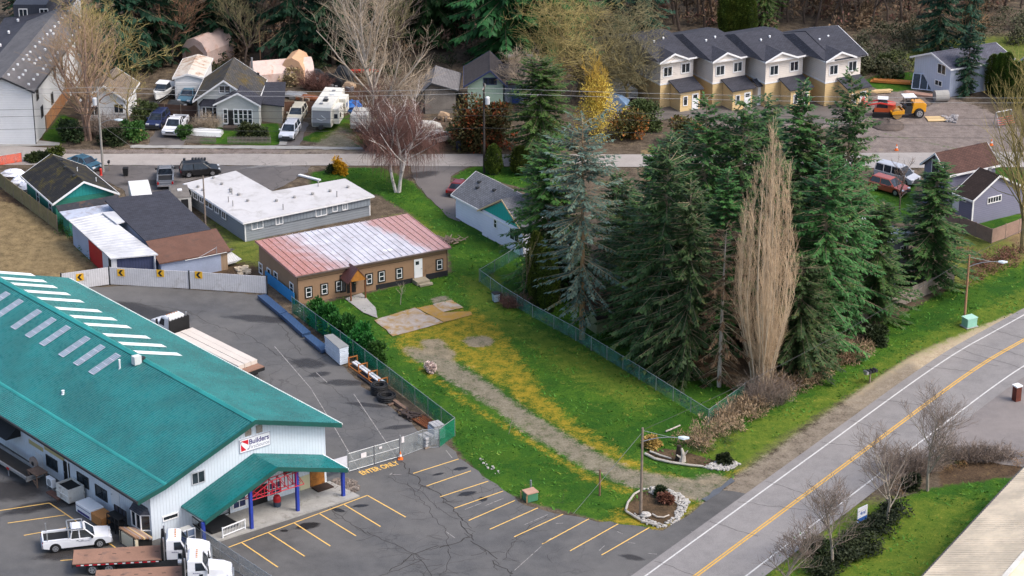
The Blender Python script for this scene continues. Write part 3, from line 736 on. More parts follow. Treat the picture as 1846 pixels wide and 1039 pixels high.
    ppx(root, F, 'u', 0, -1, 549, 876, 1.0, 2.0, mat('cream_panel', (.62, .57, .36), .6, .05), 'cream_door', .06)
    a, z = F.wall(571.7, 868, 'u', 0); panel(root, F, 'u', 0, -1, a, 1.25, 1.5, 2.1, mat('stained_plywood', (.33, .13, .025), .6, .35, 2, dirt=((.1, .04, .01), .5)), 'plywood_door', .07)
    mb = M(F); mb.box(a-.8, a+.8, -1.3, -.25, .18, .3); ob('door_mat', mb, mat('brown_mat', (.035, .02, .015), .9, .3), root)
build_warehouse()
# the board sign on the gable, address board under the porch
def wall_board(name, label, cat, F, ax, k, o, pxa, pxb, h, bm, d=.08, z=None):
    (a0, z0), (a1, z1) = F.wall(*pxa, ax, k), F.wall(*pxb, ax, k)
    c = F.w(a0 if ax == 'u' else k, k if ax == 'u' else a0)
    root = thing(name, label, cat, F.o); zc = (z0+z1)/2 if z is None else z
    panel(root, F, ax, k, o, (a0+a1)/2, zc, abs(a1-a0), h, bm, 'board', d, .004)
    return root, (a0+a1)/2, zc, abs(a1-a0)
def sign_text(root, F, k, a, z, txt, w, h, m, d=.083, bold=True, name='lettering'):
    V, Fc = lettering(txt, w, h, bold); mb = M(F); mb.add([(a+float(x), k-d, z+float(y)) for x, y in V], Fc); return ob(name, mb, m, root)
def build_signs():
    F = FW
    navy = mat('navy_letter', (.03, .02, .16), .5, .05); red = mat('sign_red', (.62, .012, .03), .5, .05); gr = mat('grey_letter', (.16, .15, .25), .5, .05); blk = mat('black_letter', (.012, .012, .012), .5, .1)
    root, a, z, w = wall_board('business_sign', 'white rectangular sign with red square emblem and dark blue lettering on gable wall', 'sign', F, 'u', 0, -1, (431, 806), (486, 789), 1.28, mat('sign_white', (.8, .8, .82), .45, .02))
    h = 1.28
    mb = M(F)
    for x0, x1, z0, z1 in ((a-w/2, a+w/2, z+h/2-.035, z+h/2), (a-w/2, a+w/2, z-h/2, z-h/2+.035), (a-w/2, a-w/2+.03, z-h/2+.035, z+h/2-.035), (a+w/2-.03, a+w/2, z-h/2+.035, z+h/2-.035)): mb.box(x0, x1, -.088, -.0805, z0, z1)
    ob('border', mb, gr, root)
    q = w*.255; x0 = a-w/2+.1; zc = z; H2 = .48
    mb = M(F); d = -.084
    mb.poly((x0+.04*q, d, zc+H2), (x0+q, d, zc+H2), (x0+q, d, zc-.02)); mb.poly((x0+.03, d, zc+.18), (x0+.72*q, d, zc-H2+.02), (x0+.03, d, zc-H2)); mb.poly((x0+.16*q, d, zc+H2*.2), (x0+.03, d, zc+.2), (x0+.03, d, zc+.3))
    ob('emblem', mb, red, root)
    mb = M(F); mb.poly((x0-.0, d, zc+.43), (x0+.12, d, zc+.43), (x0+.0, d, zc+.2)); mb.poly((x0+.8*q, d, zc-.47), (x0+q, d, zc-.47), (x0+q, d, zc-.28)); ob('emblem_corner', mb, navy, root)
    tx = x0+q+.08; tw = w-(q+.1+.2)
    sign_text(root, F, 0, tx+tw/2, z+.2, 'Builders', tw, .5, navy); sign_text(root, F, 0, tx+tw/2, z-.29, 'FirstSource', tw, .36, gr, bold=False)
    root, a, z, w = wall_board('address_sign', 'black and orange address board on the white wall under the porch roof', 'sign', F, 'u', 0, -1, (511, 858), (550, 844), .75, mat('sign_black', (.02, .015, .012), .5, .1), z=2.62)
    panel(root, F, 'u', 0, -1, a-w*.12, z+.1, w*.74, .24, mat('sign_orange', (.55, .2, .03), .5, .1), 'orange_band', .086, .0805)
    sign_text(root, F, 0, a-w*.12, z+.1, 'ACCOUNTS', w*.5, .13, mat('cream_letter', (.7, .6, .45), .5), .088)
    sign_text(root, F, 0, a-.1, z-.2, 'YARD', w*.3, .13, mat('cream_letter', (.7, .6, .45), .5), .084)
    panel(root, F, 'u', 0, -1, a-w*.1, z+.58, w*.7, .36, WHITE, 'number_board', .08, .004); sign_text(root, F, 0, a-w*.1, z+.56, '3000', w*.55, .26, blk, .084)
build_signs()

# ---------------------------------------------------------------- tan building with faded red roof
def build_tan():
    ze = 3.35
    A = G(537, 549); B = G(807, 497); A2 = G(536, 500, ze); C2 = G(467, 440, ze+.45); v = C2-A2; v.z = 0
    F = Frame(tuple(A), tuple(B), tuple(A+v)); L, W = F.L, F.W
    root = thing('office_building', 'single storey brown office building with faded red and white metal roof', 'building', F.o)
    tan = mat('tan_stucco', (.3, .185, .11), .85, .06, .4, dirt=((.17, .1, .06), .2))
    zb = ze+.45
    mb = M(F); mb.xprism([(0, -.1), (W, -.1), (W, zb-.2), (0, ze-.2)], 0, L); ob('wall', mb, tan, root)
    mb = M(F); mb.box(.02, .1, -.012, W-.01, 0, ze-.22); mb.box(L-.1, L-.02, -.012, -.001, 0, ze-.22); mb.box(.1, L-.1, -.011, -.001, 2.62, 2.66); ob('corner_trim', mb, mat('dark_brown_trim', (.05, .03, .02), .7), root)
    # roof: white coat with the old red showing at both ends
    k = N('faded_red_roof'); dt = k.n('VectorMath', operation='DOT_PRODUCT'); k.l(k.co(), dt.inputs[0]); dt.inputs[1].default_value = tuple(F.u)
    dv = k.n('VectorMath', operation='DOT_PRODUCT'); k.l(k.co(), dv.inputs[0]); dv.inputs[1].default_value = tuple(F.v)
    x = k.math('DIVIDE', dt.outputs['Value'], L); y = k.math('DIVIDE', dv.outputs['Value'], W)
    n = k.noise(.55, 6, .7); st = k.noise(5, 4, .7)
    x2 = k.math('ADD', x, k.math('MULTIPLY', y, .1))
    left = k.ramp(k.math('ADD', x2, k.math('MULTIPLY', k.math('SUBTRACT', n, .5), .35)), .1, .42, 1, 0)
    right = k.ramp(k.math('ADD', x2, k.math('ADD', k.math('MULTIPLY', y, .1), k.math('MULTIPLY', k.math('SUBTRACT', n, .5), .25))), .82, .92, 0, .85)
    red = k.math('MULTIPLY', k.math('MAXIMUM', left, right), k.ramp(st, .25, .6, .45, 1))
    c = k.mix(k.ramp(n, .35, .65), (.46, .44, .47), (.6, .59, .64)); c = k.mix(red, c, k.mix(k.ramp(st, .35, .65), (.42, .1, .055), (.37, .19, .15)))
    c = k.mix(k.ramp(k.noise(1.6, 6, .75), .56, .7, 0, .75), c, (.27, .2, .18)); k.done(c, k.ramp(st, .3, .7, .35, .55), 0, .5)
    mb = M(F); ov = .3; dz = .45/W
    mb.xprism([(-ov, ze-ov*dz), (W+ov, zb+ov*dz), (W+ov, zb+ov*dz-.17), (-ov, ze-ov*dz-.17)], -ov, L+ov)
    n_ = 25
    for i in range(n_+1):
        s = -ov+.04+i*(L+2*ov-.08)/n_; mb.xprism([(-ov-.01, ze-ov*dz+.075), (W+ov, zb+ov*dz+.075), (W+ov, zb+ov*dz), (-ov-.01, ze-ov*dz)], s-.026, s+.026)
    r = ob('roof', mb, k.m, root)
    mb = M(F); mb.box(L*.62, L*.62+1.0, 1.5, 2.0, ze+.07, ze+.1); ob('roof_patch', mb, WHITE, r)
    mb = M(F); mb.box(-ov, L+ov, -ov-.12, -ov-.012, ze-.2, ze-.06); ob('gutter', mb, mat('brown_gutter', (.12, .09, .08), .5), root)
    dkf = mat('dark_window_trim', (.03, .025, .022), .6); white = TRIM
    for zx, zy in ((492, 935), (581, 917), (664, 900), (835, 860), (906, 845), (1006, 828), (1234, 778)):
        a, z = F.wall(400+zx*.3177, 230+zy*.3177, 'u', 0)
        f = win(root, F, 'u', 0, -1, a, z, .62, 1.08, fm=dkf, nv=0, nh=0, fw=.12)
        mb = M(F)
        for x0, x1, z0, z1 in ((a-.31, a-.24, z-.54, z+.54), (a+.24, a+.31, z-.54, z+.54), (a-.24, a+.24, z-.03, z+.03), (a-.24, a+.24, z-.54, z-.48), (a-.24, a+.24, z+.48, z+.54)): mb.box(x0, x1, -.06, -.024, z0, z1)
        ob('sash', mb, white, f)
    for zx, zy in ((222, 800), (268, 830), (307, 850), (397, 912)): wpx(root, F, 'v', 0, -1, 400+zx*.3177, 230+zy*.3177, .75, 1.05, nv=0, nh=1)
    a, z = F.wall(754, 494, 'u', 0); d = panel(root, F, 'u', 0, -1, a, 1.5, .95, 2.1, WHITE, 'door', .06, knob=True)
    panel(d, F, 'u', 0, -1, a-.12, 2.12, .4, .4, GLASS, 'door_pane', .072, .058)
    mb = M(F); mb.box(a-.75, a+.75, -1.2, -.02, 0, .42); mb.box(a-.6, a+.9, -1.6, -1.2, 0, .2); ob('door_step', mb, mat('step_wood', (.3, .26, .19), .85, .2), root)
    mb = M(F); mb.box(a+.9, L+.012, -.03, .4, -.1, .62); mb.box(8.9, a-.6, -.025, -.001, -.1, .5); ob('foundation', mb, mat('dark_foundation', (.018, .018, .022), .8), root)
    mb = M(F); mb.box(-.32, -.26, .2, W*.78, 0, 1.25); ob('skirting', mb, mat('blue_hoarding', (.03, .24, .52), .6, .1), root)
    # little gabled entry
    rm = metal_roof('maroon_metal', (.12, .045, .04), .5, ((.3, .2, .18), .5)); P = lambda zx, zy, t: F.wall(400+zx*.3177, 230+zy*.3177, 'u', t)
    tf = -1.9; ap = P(772, 803, tf); lo = P(718, 890, tf); hi = P(836, 862, tf); c = ap[0]; hw = (hi[0]-lo[0])/2; zl = (lo[1]+hi[1])/2
    mb = M(F); mb.yprism([(c-hw, zl), (c, ap[1]), (c, ap[1]-.1), (c-hw, zl-.1)], tf, .0); mb.yprism([(c, ap[1]), (c+hw, zl), (c+hw, zl-.1), (c, ap[1]-.1)], tf, .0)
    for i in range(6):
        y = tf+.05+i*.34; mb.yprism([(c-hw, zl+.04), (c, ap[1]+.04), (c, ap[1]), (c-hw, zl)], y-.02, y+.02)
    ob('entry_roof', mb, rm, root)
    cedar = mat('cedar_boards', (.42, .17, .03), .6, .2, 2, ('u', .16, .4)); wd = mat('red_brown_post', (.16, .06, .025), .7, .3)
    mb = M(F); mb.yprism([(c-hw*.62, zl+.1), (c+hw*.72, zl+.1), (c+hw*.72, zl+.3), (c, ap[1]-.14), (c-hw*.62, zl+.36)], tf+.06, tf+.14); ob('gable_board', mb, cedar, root)
    for s in (c-hw*.66, c+hw*.74): mb = M(F); mb.box(s-.07, s+.07, tf+.14, tf+.28, .03, zl+.2); ob('entry_post', mb, wd, root)
    panel(root, F, 'u', 0, -1, c+.1, 1.25, 1.0, 2.1, mat('black_door', (.015, .015, .016), .4, .1), 'door', .05, knob=True); win(root, F, 'u', 0, -1, c-.85, 1.4, .5, 1.8, fm=dkf, nv=0)
build_tan()

# ---------------------------------------------------------------- grey L-shaped building with white flat roof
def build_grey():
    z = hgt(440, 440, 403); F = Frame((440, 440), (668, 393), (335, 375))
    root = thing('apartment_block', 'long grey L shaped single storey block with flat white roof', 'building', F.o)
    poly = [F.at(*p, z) for p in ((438, 402), (675, 353), (622, 322), (491, 345), (425, 308), (330, 331))]
    mb = M(F); mb.prism(poly, z-.24, z); ob('roof', mb, mat('white_membrane', (.53, .515, .51), .55, .07, .35, dirt=((.36, .34, .32), .32)), root)
    mb = M(F); mb.prism(inset(poly, -.03), z-.2, z-.06); ob('fascia', mb, TRIM, root)
    w = inset(poly, .42); mb = M(F); mb.prism(w, -.1, z-.243)
    ob('wall', mb, mat('grey_lap_siding', (.27, .3, .33), .75, .08, .5, ('v', .28, .5)), root)
    s0 = w[0][0]; t0 = w[0][1]
    mb = M(F); mb.box(s0+.02, w[1][0]-.05, t0-.035, t0-.001, z-1.15, z-.245); ob('board_and_batten', mb, mat('grey_batten', (.25, .285, .32), .75, .08, .5, ('u', .4, .5)), root)
    for s, t in ((s0, t0), (w[1][0], w[1][1])): mb = M(F); mb.box(s-.06, s+.06, t-.06, t+.06, 0, z-.25); ob('downpipe', mb, TRIM, root)
    for zx, zy, ww, hh, nv in ((200, 553, 1.25, .8, 1), (325, 527, .75, .8, 1), (563, 480, 1.25, .75, 1), (641, 460, .5, .6, 0), (698, 450, .55, .6, 1)): wpx(root, F, 'u', t0, -1, 400+zx*.3177, 230+zy*.3177, ww, hh, nv=nv)
    for zx, zy, ww in ((1356, 455, 1.7), (1410, 490, .9), (1455, 515, .9), (1505, 552, 1.7), (1564, 590, .8), (1615, 632, .8)): wpx(root, F, 'v', s0, -1, zx*.25, 230+zy*.25, ww, .75)
    mv = mat('grey_roof_vent', (.3, .29, .28), .6)
    pts = [(50, 355), (98, 385), (147, 420), (310, 420), (412, 400), (515, 381), (614, 365), (716, 343)]; tall = [(58, 380), (38, 425), (63, 448), (348, 468), (547, 335), (653, 395)]
    for lst, r, h in ((pts, .17, .22), (tall, .06, .65)):
        for zx, zy in lst:
            c = F.p(*F.at(400+zx*.3177, 230+zy*.3177, z), 0); mb = M(); mb.lathe((c[0], c[1], z-.01), [(r, 0), (r, h), (r*1.25, h), (.02, h+.1)], 8); ob('roof_vent', mb, mv, root)
    for px, py in ((385, 322), (400, 333), (416, 347), (430, 352), (366, 344), (357, 338)):
        c = F.p(*F.at(px, py, z), 0); mb = M(); mb.lathe((c[0], c[1], z-.01), [(.16, 0), (.16, .2), (.2, .2), (.02, .3)], 8); ob('roof_vent', mb, mv, root)
build_grey()
# ---------------------------------------------------------------- houses of the neighbourhood
SH_D = mat('charcoal_shingle', (.05, .051, .066), .85, .2, .8, ('b', .2, .5)); SH_G = mat('grey_shingle', (.15, .155, .17), .85, .15, .8, ('b', .2, .45)); SH_M = mat('mossy_black_shingle', (.022, .021, .021), .9, .3, .7, ('b', .2, .5), dirt=((.11, .085, .012), .42))
SH_B = mat('brown_shingle', (.1, .05, .04), .9, .2, .8, ('b', .2, .4)); SH_K = mat('dark_brown_shingle', (.04, .025, .02), .9, .25, .8, ('b', .2, .4)); SH_GM = mat('mossy_grey_shingle', (.075, .072, .07), .9, .25, .5, ('b', .2, .5), dirt=((.15, .1, .012), .45))
# teal house with mossy roof
def build_teal():
    tw = mat('teal_siding', (.03, .2, .145), .7, .1, .5, ('v', .25, .35))
    root, F = gable('mossy_house', 'small teal house with mossy black roof beside the wooden fence', (95, 368), (215, 349), (37.5, 317), (151, 327), 2.75, tw, SH_M, .45)
    vents(root, F, [(110, 291), (118, 303), (134, 318)], DARKM, .16, .2, box=True); vents(root, F, [(139.5, 309), (173.5, 327)], WHITE, .05, .5)
    mb = M(F); ap = F.wall(151, 327, 'u', 0)
    mb.yprism([(F.ov, 3.0), (F.L-F.ov, 3.0), (F.sa, F.zr-.35)], F.ov-.03, F.ov-.002); ob('gable_panel', mb, mat('bright_teal', (.02, .26, .24), .6, .08, .5, ('u', .4, .3)), root)
    z1, z2, z3 = 2.9, 2.35, 2.15
    p = [F.at(*q, z) for q, z in (((100, 371), z1), ((213, 351), z1), ((215, 364), z2), ((106, 381), z2))]
    q = [F.at(*q, z) for q, z in (((106, 381), z2-.05), ((215, 364), z2-.05), ((228, 377), z3), ((121, 396), z3))]
    mb = M(F); mb.slab([(*a, z) for a, z in zip(p, (z1, z1, z2, z2))], .14); ob('lean_to_roof', mb, mat('tar_roof', (.03, .032, .04), .85, .3, 1.2, dirt=((.13, .07, .04), .3)), root)
    mb = M(F); mb.slab([(*a, z) for a, z in zip(q, (z2-.06, z2-.06, z3, z3))], .1); ob('lean_to_roof', mb, mat('pale_blue_metal', (.42, .46, .55), .55, .15, 1, dirt=((.25, .23, .25), .45)), root)
    mb = M(F); mb.prism(inset(q, .3), 0, z3-.12); ob('lean_to_wall', mb, tw, root)
    for zx, zy in ((275, 500), (365, 580)): wpx(root, F, 'v', F.ov, -1, zx*.25, 230+zy*.25, .8, 1.5, nv=0, nh=1)
build_teal()
# white-roofed shed and brown-roofed outbuilding
def build_sheds():
    z = 2.9; P = lambda zx, zy, zz=z: G(zx*.25, 230+zy*.25, zz)
    o = G(200, 487); root = thing('white_roofed_shed', 'long low shed with white metal roof and red, white and blue wall panels', 'shed', o)
    L = lambda v: tuple(v-o)
    wm = metal_roof('white_metal_sheet', (.53, .53, .54), .4)
    a = [L(P(*q)) for q in ((490, 665), (735, 612), (1140, 915), (797, 945))]; b = [L(P(*q, z+.22)) for q in ((735, 612), (1010, 585), (1075, 635), (842, 693))]
    mb = M(); mb.slab(a, .12)
    n = 18
    for i in range(n):
        t = (i+.5)/n; p0 = Vector(a[0]).lerp(Vector(a[3]), t); p1 = Vector(a[1]).lerp(Vector(a[2]), t); d = (Vector(a[3])-Vector(a[0])).normalized()*.03; up = Vector((0, 0, .035))
        mb.add([p0-d, p1-d, p1+up, p0+up, p1+d, p0+d], [(0, 1, 2, 3), (3, 2, 4, 5)])
    ob('roof', mb, wm, root); mb = M(); mb.slab(b, .12); ob('rear_roof', mb, wm, root)
    def wseg(p, q, m, nm, z0=0, z1=z-.13, t=.12):
        p, q = Vector(p), Vector(q); d = (q-p).normalized(); nr = Vector((d.y, -d.x, 0))*t; mb = M(); mb.prism([(p.x, p.y), (q.x, q.y), (q.x-nr.x, q.y-nr.y), (p.x-nr.x, p.y-nr.y)], z0, z1); ob(nm, mb, m, root)
    A, B_, C_, D = (Vector(v)*1 for v in a); ins = (B_-A).normalized()*.3
    Wl = lambda t: (A.lerp(D, t)+ins).to_tuple()
    bl = mat('pale_blue_siding', (.33, .38, .5), .7, .1); rd = mat('red_siding', (.42, .012, .015), .6, .1); nv = mat('navy_siding', (.05, .06, .12), .7, .15, 1, ('u', .3, .4)); wh = mat('white_siding', (.66, .66, .68), .6, .06, .5, ('u', .3, .2))
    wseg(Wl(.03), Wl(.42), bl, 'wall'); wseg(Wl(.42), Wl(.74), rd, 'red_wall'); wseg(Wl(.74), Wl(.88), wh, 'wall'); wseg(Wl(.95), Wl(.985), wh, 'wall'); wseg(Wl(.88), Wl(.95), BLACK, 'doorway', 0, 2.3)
    q0 = D.lerp(C_, .03)-(D-A).normalized()*.3; q1 = D.lerp(C_, .98)-(D-A).normalized()*.3; wseg(q0, q0.lerp(q1, .12), wh, 'wall'); wseg(q0.lerp(q1, .125), q1, nv, 'front_wall'); wseg(C_-(C_-D).normalized()*.3, B_, wh, 'wall'); wseg(b[1], b[2], wh, 'wall')
    # outbuilding: steep dark part, brown lower roof
    F = Frame((287, 475), (416, 452), tuple(G(287, 475, 2.2)+Vector((-(G(416, 452, 2.2)-G(287, 475, 2.2)).y, (G(416, 452, 2.2)-G(287, 475, 2.2)).x, 0))), 2.2)
    o2 = F.o; root = thing('outbuilding', 'outbuilding with steep dark roof above a brown low pitched roof', 'shed', o2)
    def T(px, py): return F.wall(px, py, 'v', 0)
    t1, z1 = T(262, 434); t2, z2 = T(225, 397)
    if t2 < t1+1: t2, z2 = t1+3, z1+1.5
    Ld = F.at(370, 415, z1)[0]; L = F.L
    mb = M(F); mb.xprism([(0, 2.2), (t1, z1), (t1, z1-.14), (0, 2.06)], 0, L); ob('lower_roof', mb, mat('brown_rolled_roof', (.13, .065, .045), .9, .18, .6, dirt=((.08, .05, .04), .3)), root)
    mb = M(F); mb.xprism([(t1-.1, z1+.03), (t2, z2), (t2, z2-.15), (t1-.1, z1-.1)], -.05, Ld+.6); mb.xprism([(t2, z2), (2*t2-t1, z1), (2*t2-t1, z1-.15), (t2, z2-.15)], -.05, Ld+.6); ob('roof', mb, SH_D, root)
    mb = M(F); mb.xprism([(.3, -.1), (2*t2-t1-.3, -.1), (2*t2-t1-.3, z1-.2), (t2, z2-.2), (t1, z1-.2), (.3, 2.0)], .3, Ld+.2); ob('wall', mb, mat('pale_blue_siding', (.33, .38, .5)), root)
    mb = M(F); mb.xprism([(.32, -.1), (t1, -.1), (t1, z1-.22), (.32, 2.0)], Ld+.2, L-.3); ob('wall', mb, mat('tan_plywood', (.36, .25, .16), .8, .1, 1, ('u', .4, .3)), root)
build_sheds()
# white house with teal gable
def build_white():
    ze = 2.75; A, B = G(813, 351, ze), G(946, 422, ze); d = B-A; v = Vector((-d.y, d.x, 0)); F = Frame(tuple(A), tuple(B), tuple(A+v)); L = F.L
    root = thing('white_house', 'pale lavender white house with grey shingle roof and teal gable', 'house', F.o)
    t2, z2 = F.wall(858, 309, 'v', 0)
    wm = mat('lavender_white_siding', (.72, .74, .86), .65, .05, .5, ('v', .3, .12))
    rz = lambda t: ze+(z2-ze)*(t/t2 if t < t2 else (2*t2-t)/t2); e = .03
    mb = M(F); mb.xprism([(.4, -.1), (2*t2-.4, -.1), (2*t2-.4, rz(.4)-.2), (t2, z2-.2), (.4, rz(.4)-.2)], .35, L-.35); ob('wall', mb, wm, root)
    mb = M(F); mb.xprism([(0, ze), (t2, z2), (t2, z2-.16), (0, ze-.16)], 0, L); mb.xprism([(t2, z2), (2*t2, ze), (2*t2, ze-.16), (t2, z2-.16)], 0, L); ob('roof', mb, SH_G, root)
    mb = M(F); mb.box(-.02, L+.02, -.05, -.003, ze-.2, ze+.0)
    for s0, s1 in ((-.05, -.003), (L+.003, L+.05)): mb.xprism(lines2([(0, ze+.02), (t2, z2+.03), (2*t2, ze+.02)], .22), s0, s1)
    ob('fascia', mb, TRIM, root)
    s0 = F.at(780+275*.3177, 230+465*.3177, ze)[0]; s1 = L+.15; tf = -.25; ap, za = F.wall(780+390*.3177, 230+410*.3177, 'u', tf); ap = min(ap, (s0+s1)/2+.8)
    tm = t2*min(1, (za-ze)/(z2-ze)); dk = (za-ze)/(ap-s0); zA = za+.06
    mb = M(F)
    mb.add([(s0, tf, ze+.04), (ap, tf, zA), (ap, t2*(zA-ze)/(z2-ze)+.02, zA), (s0, .1, ze+.06), (s0, tf, ze-.1), (ap, tf, zA-.14)], [(0, 1, 2, 3), (0, 4, 5, 1)])
    mb.add([(ap, tf, zA), (s1, tf, ze+.04), (s1, .1, ze+.06), (ap, t2*(zA-ze)/(z2-ze)+.02, zA), (s1, tf, ze-.1), (ap, tf, zA-.14)], [(0, 1, 2, 3), (0, 5, 4, 1)]); ob('cross_roof', mb, SH_G, root)
    mb = M(F); mb.yprism(lines2([(s0-.05, ze+.03), (ap, zA+.02), (s1+.05, ze+.03)], .2), tf-.05, tf-.003); ob('gable_trim', mb, mat('bare_wood_trim', (.6, .45, .25), .7, .1), root)
    mb = M(F); mb.yprism([(s0+.5, -.1), (L-.3, -.1), (L-.3, ze-.02), (ap, zA-.2), (s0+.5, ze+.1)], .0, .4); ob('gable_wall', mb, wm, root)
    zt = ze+.3; f = lambda s: 0
    mb = M(F); mb.yprism([(s0+(zt-ze)/(zA-ze)*(ap-s0)+.3, zt), (s1-(zt-ze)/(zA-ze)*(s1-ap)-.3, zt), (ap, zA-.3)], -.03, -.002); ob('gable_panel', mb, mat('bright_turquoise', (.01, .36, .31), .6, .06, .5, ('u', .5, .25)), root)
    wpx(root, F, 'u', 0, -1, 780+357*.3177, 230+545*.3177, .5, .95, nv=0, nh=1); wpx(root, F, 'u', 0, -1, 780+465*.3177, 230+610*.3177, 1.7, 1.3, nv=1)
    for zx, zy in ((265, 288), (350, 333), (255, 362)):
        s, t = F.at(780+zx*.3177, 230+zy*.3177, (ze+z2)/2+.2)
        for _ in range(3): s, t = F.at(780+zx*.3177, 230+zy*.3177, rz(min(max(t, 0), t2)))
        mb = M(F); mb.box(s-.18, s+.18, t-.18, t+.18, rz(t)-.05, rz(t)+.18); ob('roof_vent', mb, DARKM, root)
    return F
FWH = build_white()
# cream and tan townhouses stepping along the lot
def build_town():
    ze = 6.3; cream = mat('cream_siding', (.78, .71, .64), .7, .05, .5, ('v', .25, .2)); yel = mat('tan_yellow_siding', (.66, .48, .24), .7, .06, .5, ('v', .25, .2))
    u0 = (G(1346, 100, ze)-G(1285, 110, ze)).normalized(); v0 = Vector((-u0.y, u0.x, 0))
    root = thing('townhouse_row', 'row of cream and tan two storey townhouses with dark shingled roofs', 'townhouses', G(1190, 178))
    fl = [(1190, 112), (1285, 110), (1380, 110), (1489, 109)]; fr = [(1256, 104), (1346, 100), (1447, 97), (1541, 92)]
    dep = 13
    for i in range(4):
        A, B = G(*fl[i], ze), G(*fr[i], ze); wd = (B-A).dot(u0)
        F = FR(A, math.degrees(math.atan2(u0.y, u0.x))); off = F.o-root.location
        class FF:  # frame shifted to the row's own origin
            p = staticmethod(lambda a, b, z=0, F=F, off=off: (F.u.x*a+F.v.x*b+off.x, F.u.y*a+F.v.y*b+off.y, z))
        F.p = FF.p
        mb = M(F); mb.box(.3, wd-.0, .3, dep-.3, -.1, 3.15); ob('lower_wall', mb, yel, root)
        mb = M(F); mb.box(.27, wd+.03, .27, dep-.3, 3.15, ze-.18); ob('upper_wall', mb, cream, root)
        mb = M(F); mb.box(.24, wd+.05, .24, .268, 3.05, 3.25); mb.box(.2, .269, .27, dep-.4, 3.05, 3.25); ob('belly_band', mb, TRIM, root)
        # hipped main roof with ridge running back
        m = wd*.5; zr = ze+1.9; ov = .3; W1 = wd+(.3 if i == 3 else 2.2); hm = dep*.5; r0, r1 = -.6, W1-2.6
        mb = M(F)
        mb.add([(-ov, -ov, ze), (W1, -ov, ze), (W1, dep, ze), (-3.2, dep, ze), (r0, hm, zr), (r1, hm, zr)], [(0, 1, 5, 4), (1, 2, 5), (2, 3, 4, 5), (3, 0, 4), (3, 2, 1, 0)]); rf = ob('roof', mb, SH_D, root)
        mb = M(F); mb.box(-ov-.04, -ov-.003, -ov, dep, ze-.2, ze+.01); mb.box(-ov-.04, wd+.4, -ov-.05, -ov-.003, ze-.2, ze+.01); ob('eave_trim', mb, TRIM, root)
        # front gable over the left part of the front
        g0, g1 = -.32, wd*.78; gm = (g0+g1)/2; zg = ze+1.0
        mb = M(F); mb.yprism([(g0, ze+.03), (gm, zg), (gm, zg-.14), (g0, ze-.11)], -.55, 3.0); mb.yprism([(gm, zg), (g1, ze+.03), (g1, ze-.11), (gm, zg-.14)], -.55, 3.0); ob('gable_roof', mb, SH_D, root)
        mb = M(F); mb.yprism([(g0+.3, ze-.3), (g1-.3, ze-.3), (g1-.3, ze+.05), (gm, zg-.2), (g0+.3, ze+.05)], -.32, .25); ob('gable_wall', mb, cream, root)
        mb = M(F); mb.yprism(lines2([(g0-.06, ze+.03), (gm, zg+.03), (g1+.06, ze+.03)], .24), -.62, -.553); ob('gable_trim', mb, TRIM, root)
        for s, z in ((wd*.26, 4.75), (wd*.78, 4.85)): win(root, F, 'u', .27, -1, s, z, 1.15, 1.15, fw=.12)
        # entry with its own shed roof
        e0, e1, pj = wd-3.3, wd-.35, 2.2
        mb = M(F); mb.add([(e0-.35, .2, 3.6), (e1+.35, .2, 3.6), (e1+.35, -pj-.35, 2.75), (e0-.35, -pj-.35, 2.75), (e0-.35, .2, 3.46), (e1+.35, .2, 3.46), (e1+.35, -pj-.35, 2.6), (e0-.35, -pj-.35, 2.6)], [(0, 1, 2, 3), (7, 6, 5, 4), (0, 3, 7, 4), (1, 5, 6, 2), (3, 2, 6, 7)]); ob('entry_roof', mb, SH_D, root)
        mb = M(F); mb.xprism([(.25, -.1), (-pj, -.1), (-pj, 2.6), (.25, 3.4)], e0, e1); ob('entry_wall', mb, yel, root)
        d = panel(root, F, 'u', -pj, -1, e1-.75, 1.1, .95, 2.1, WHITE, 'door', .05, knob=True); panel(d, F, 'u', -pj, -1, e1-.75, 1.75, .6, .45, GLASS, 'door_pane', .062, .048)
        win(root, F, 'u', -pj, -1, e0+.75, 1.35, .5, 1.1, nv=0)
        if i < 3: win(root, F, 'u', .3, -1, wd*.82, 1.5, 1.3, 1.1)
        for s, t in ((m-1, 4.2), (m+.6, 4.6)):
            z = ze+(zr-ze)*min(1, (t+.3)/(hm+.3)); c = F.p(s, t, 0); mb = M(); mb.lathe((c[0], c[1], z-.05), [(.12, 0), (.12, .22), (.17, .24), (.02, .34)], 8); ob('roof_vent', mb, WHITE, root)
        if i == 3:
            win(root, F, 'v', wd+.05, 1, 3, 4.75, 1.1, 1.1); mb = M(F); mb.xprism([(.3, ze-.2), (dep-.3, ze-.2), (dep/2, ze+1.6)], wd-.02, wd+.06); ob('side_gable', mb, cream, root)
            mb = M(F); mb.xprism([(-.4, ze+.02), (dep/2, ze+2.0), (dep/2, ze+1.85), (-.4, ze-.14)], wd*.2, wd+.6); mb.xprism([(dep/2, ze+2.0), (dep, ze+.02), (dep, ze-.14), (dep/2, ze+1.85)], wd*.2, wd+.6); ob('side_roof', mb, SH_D, root)
            mb = M(F); mb.xprism(lines2([(-.4, ze+.03), (dep/2, ze+2.03), (dep, ze+.03)], .24), wd+.603, wd+.66); ob('gable_trim', mb, TRIM, root)
        if i == 1:
            s = wd+.7; mb = M(F); mb.box(s, s+1.5, -1.9, .1, -.1, 2.7); ob('bike_store', mb, WHITE, root)
            mb = M(F); mb.xprism([(-2.3, 2.75), (-.9, 3.3), (.4, 2.8), (.4, 2.68), (-.9, 3.17), (-2.3, 2.62)], s-.35, s+1.85); ob('store_roof', mb, SH_D, root)
build_town()
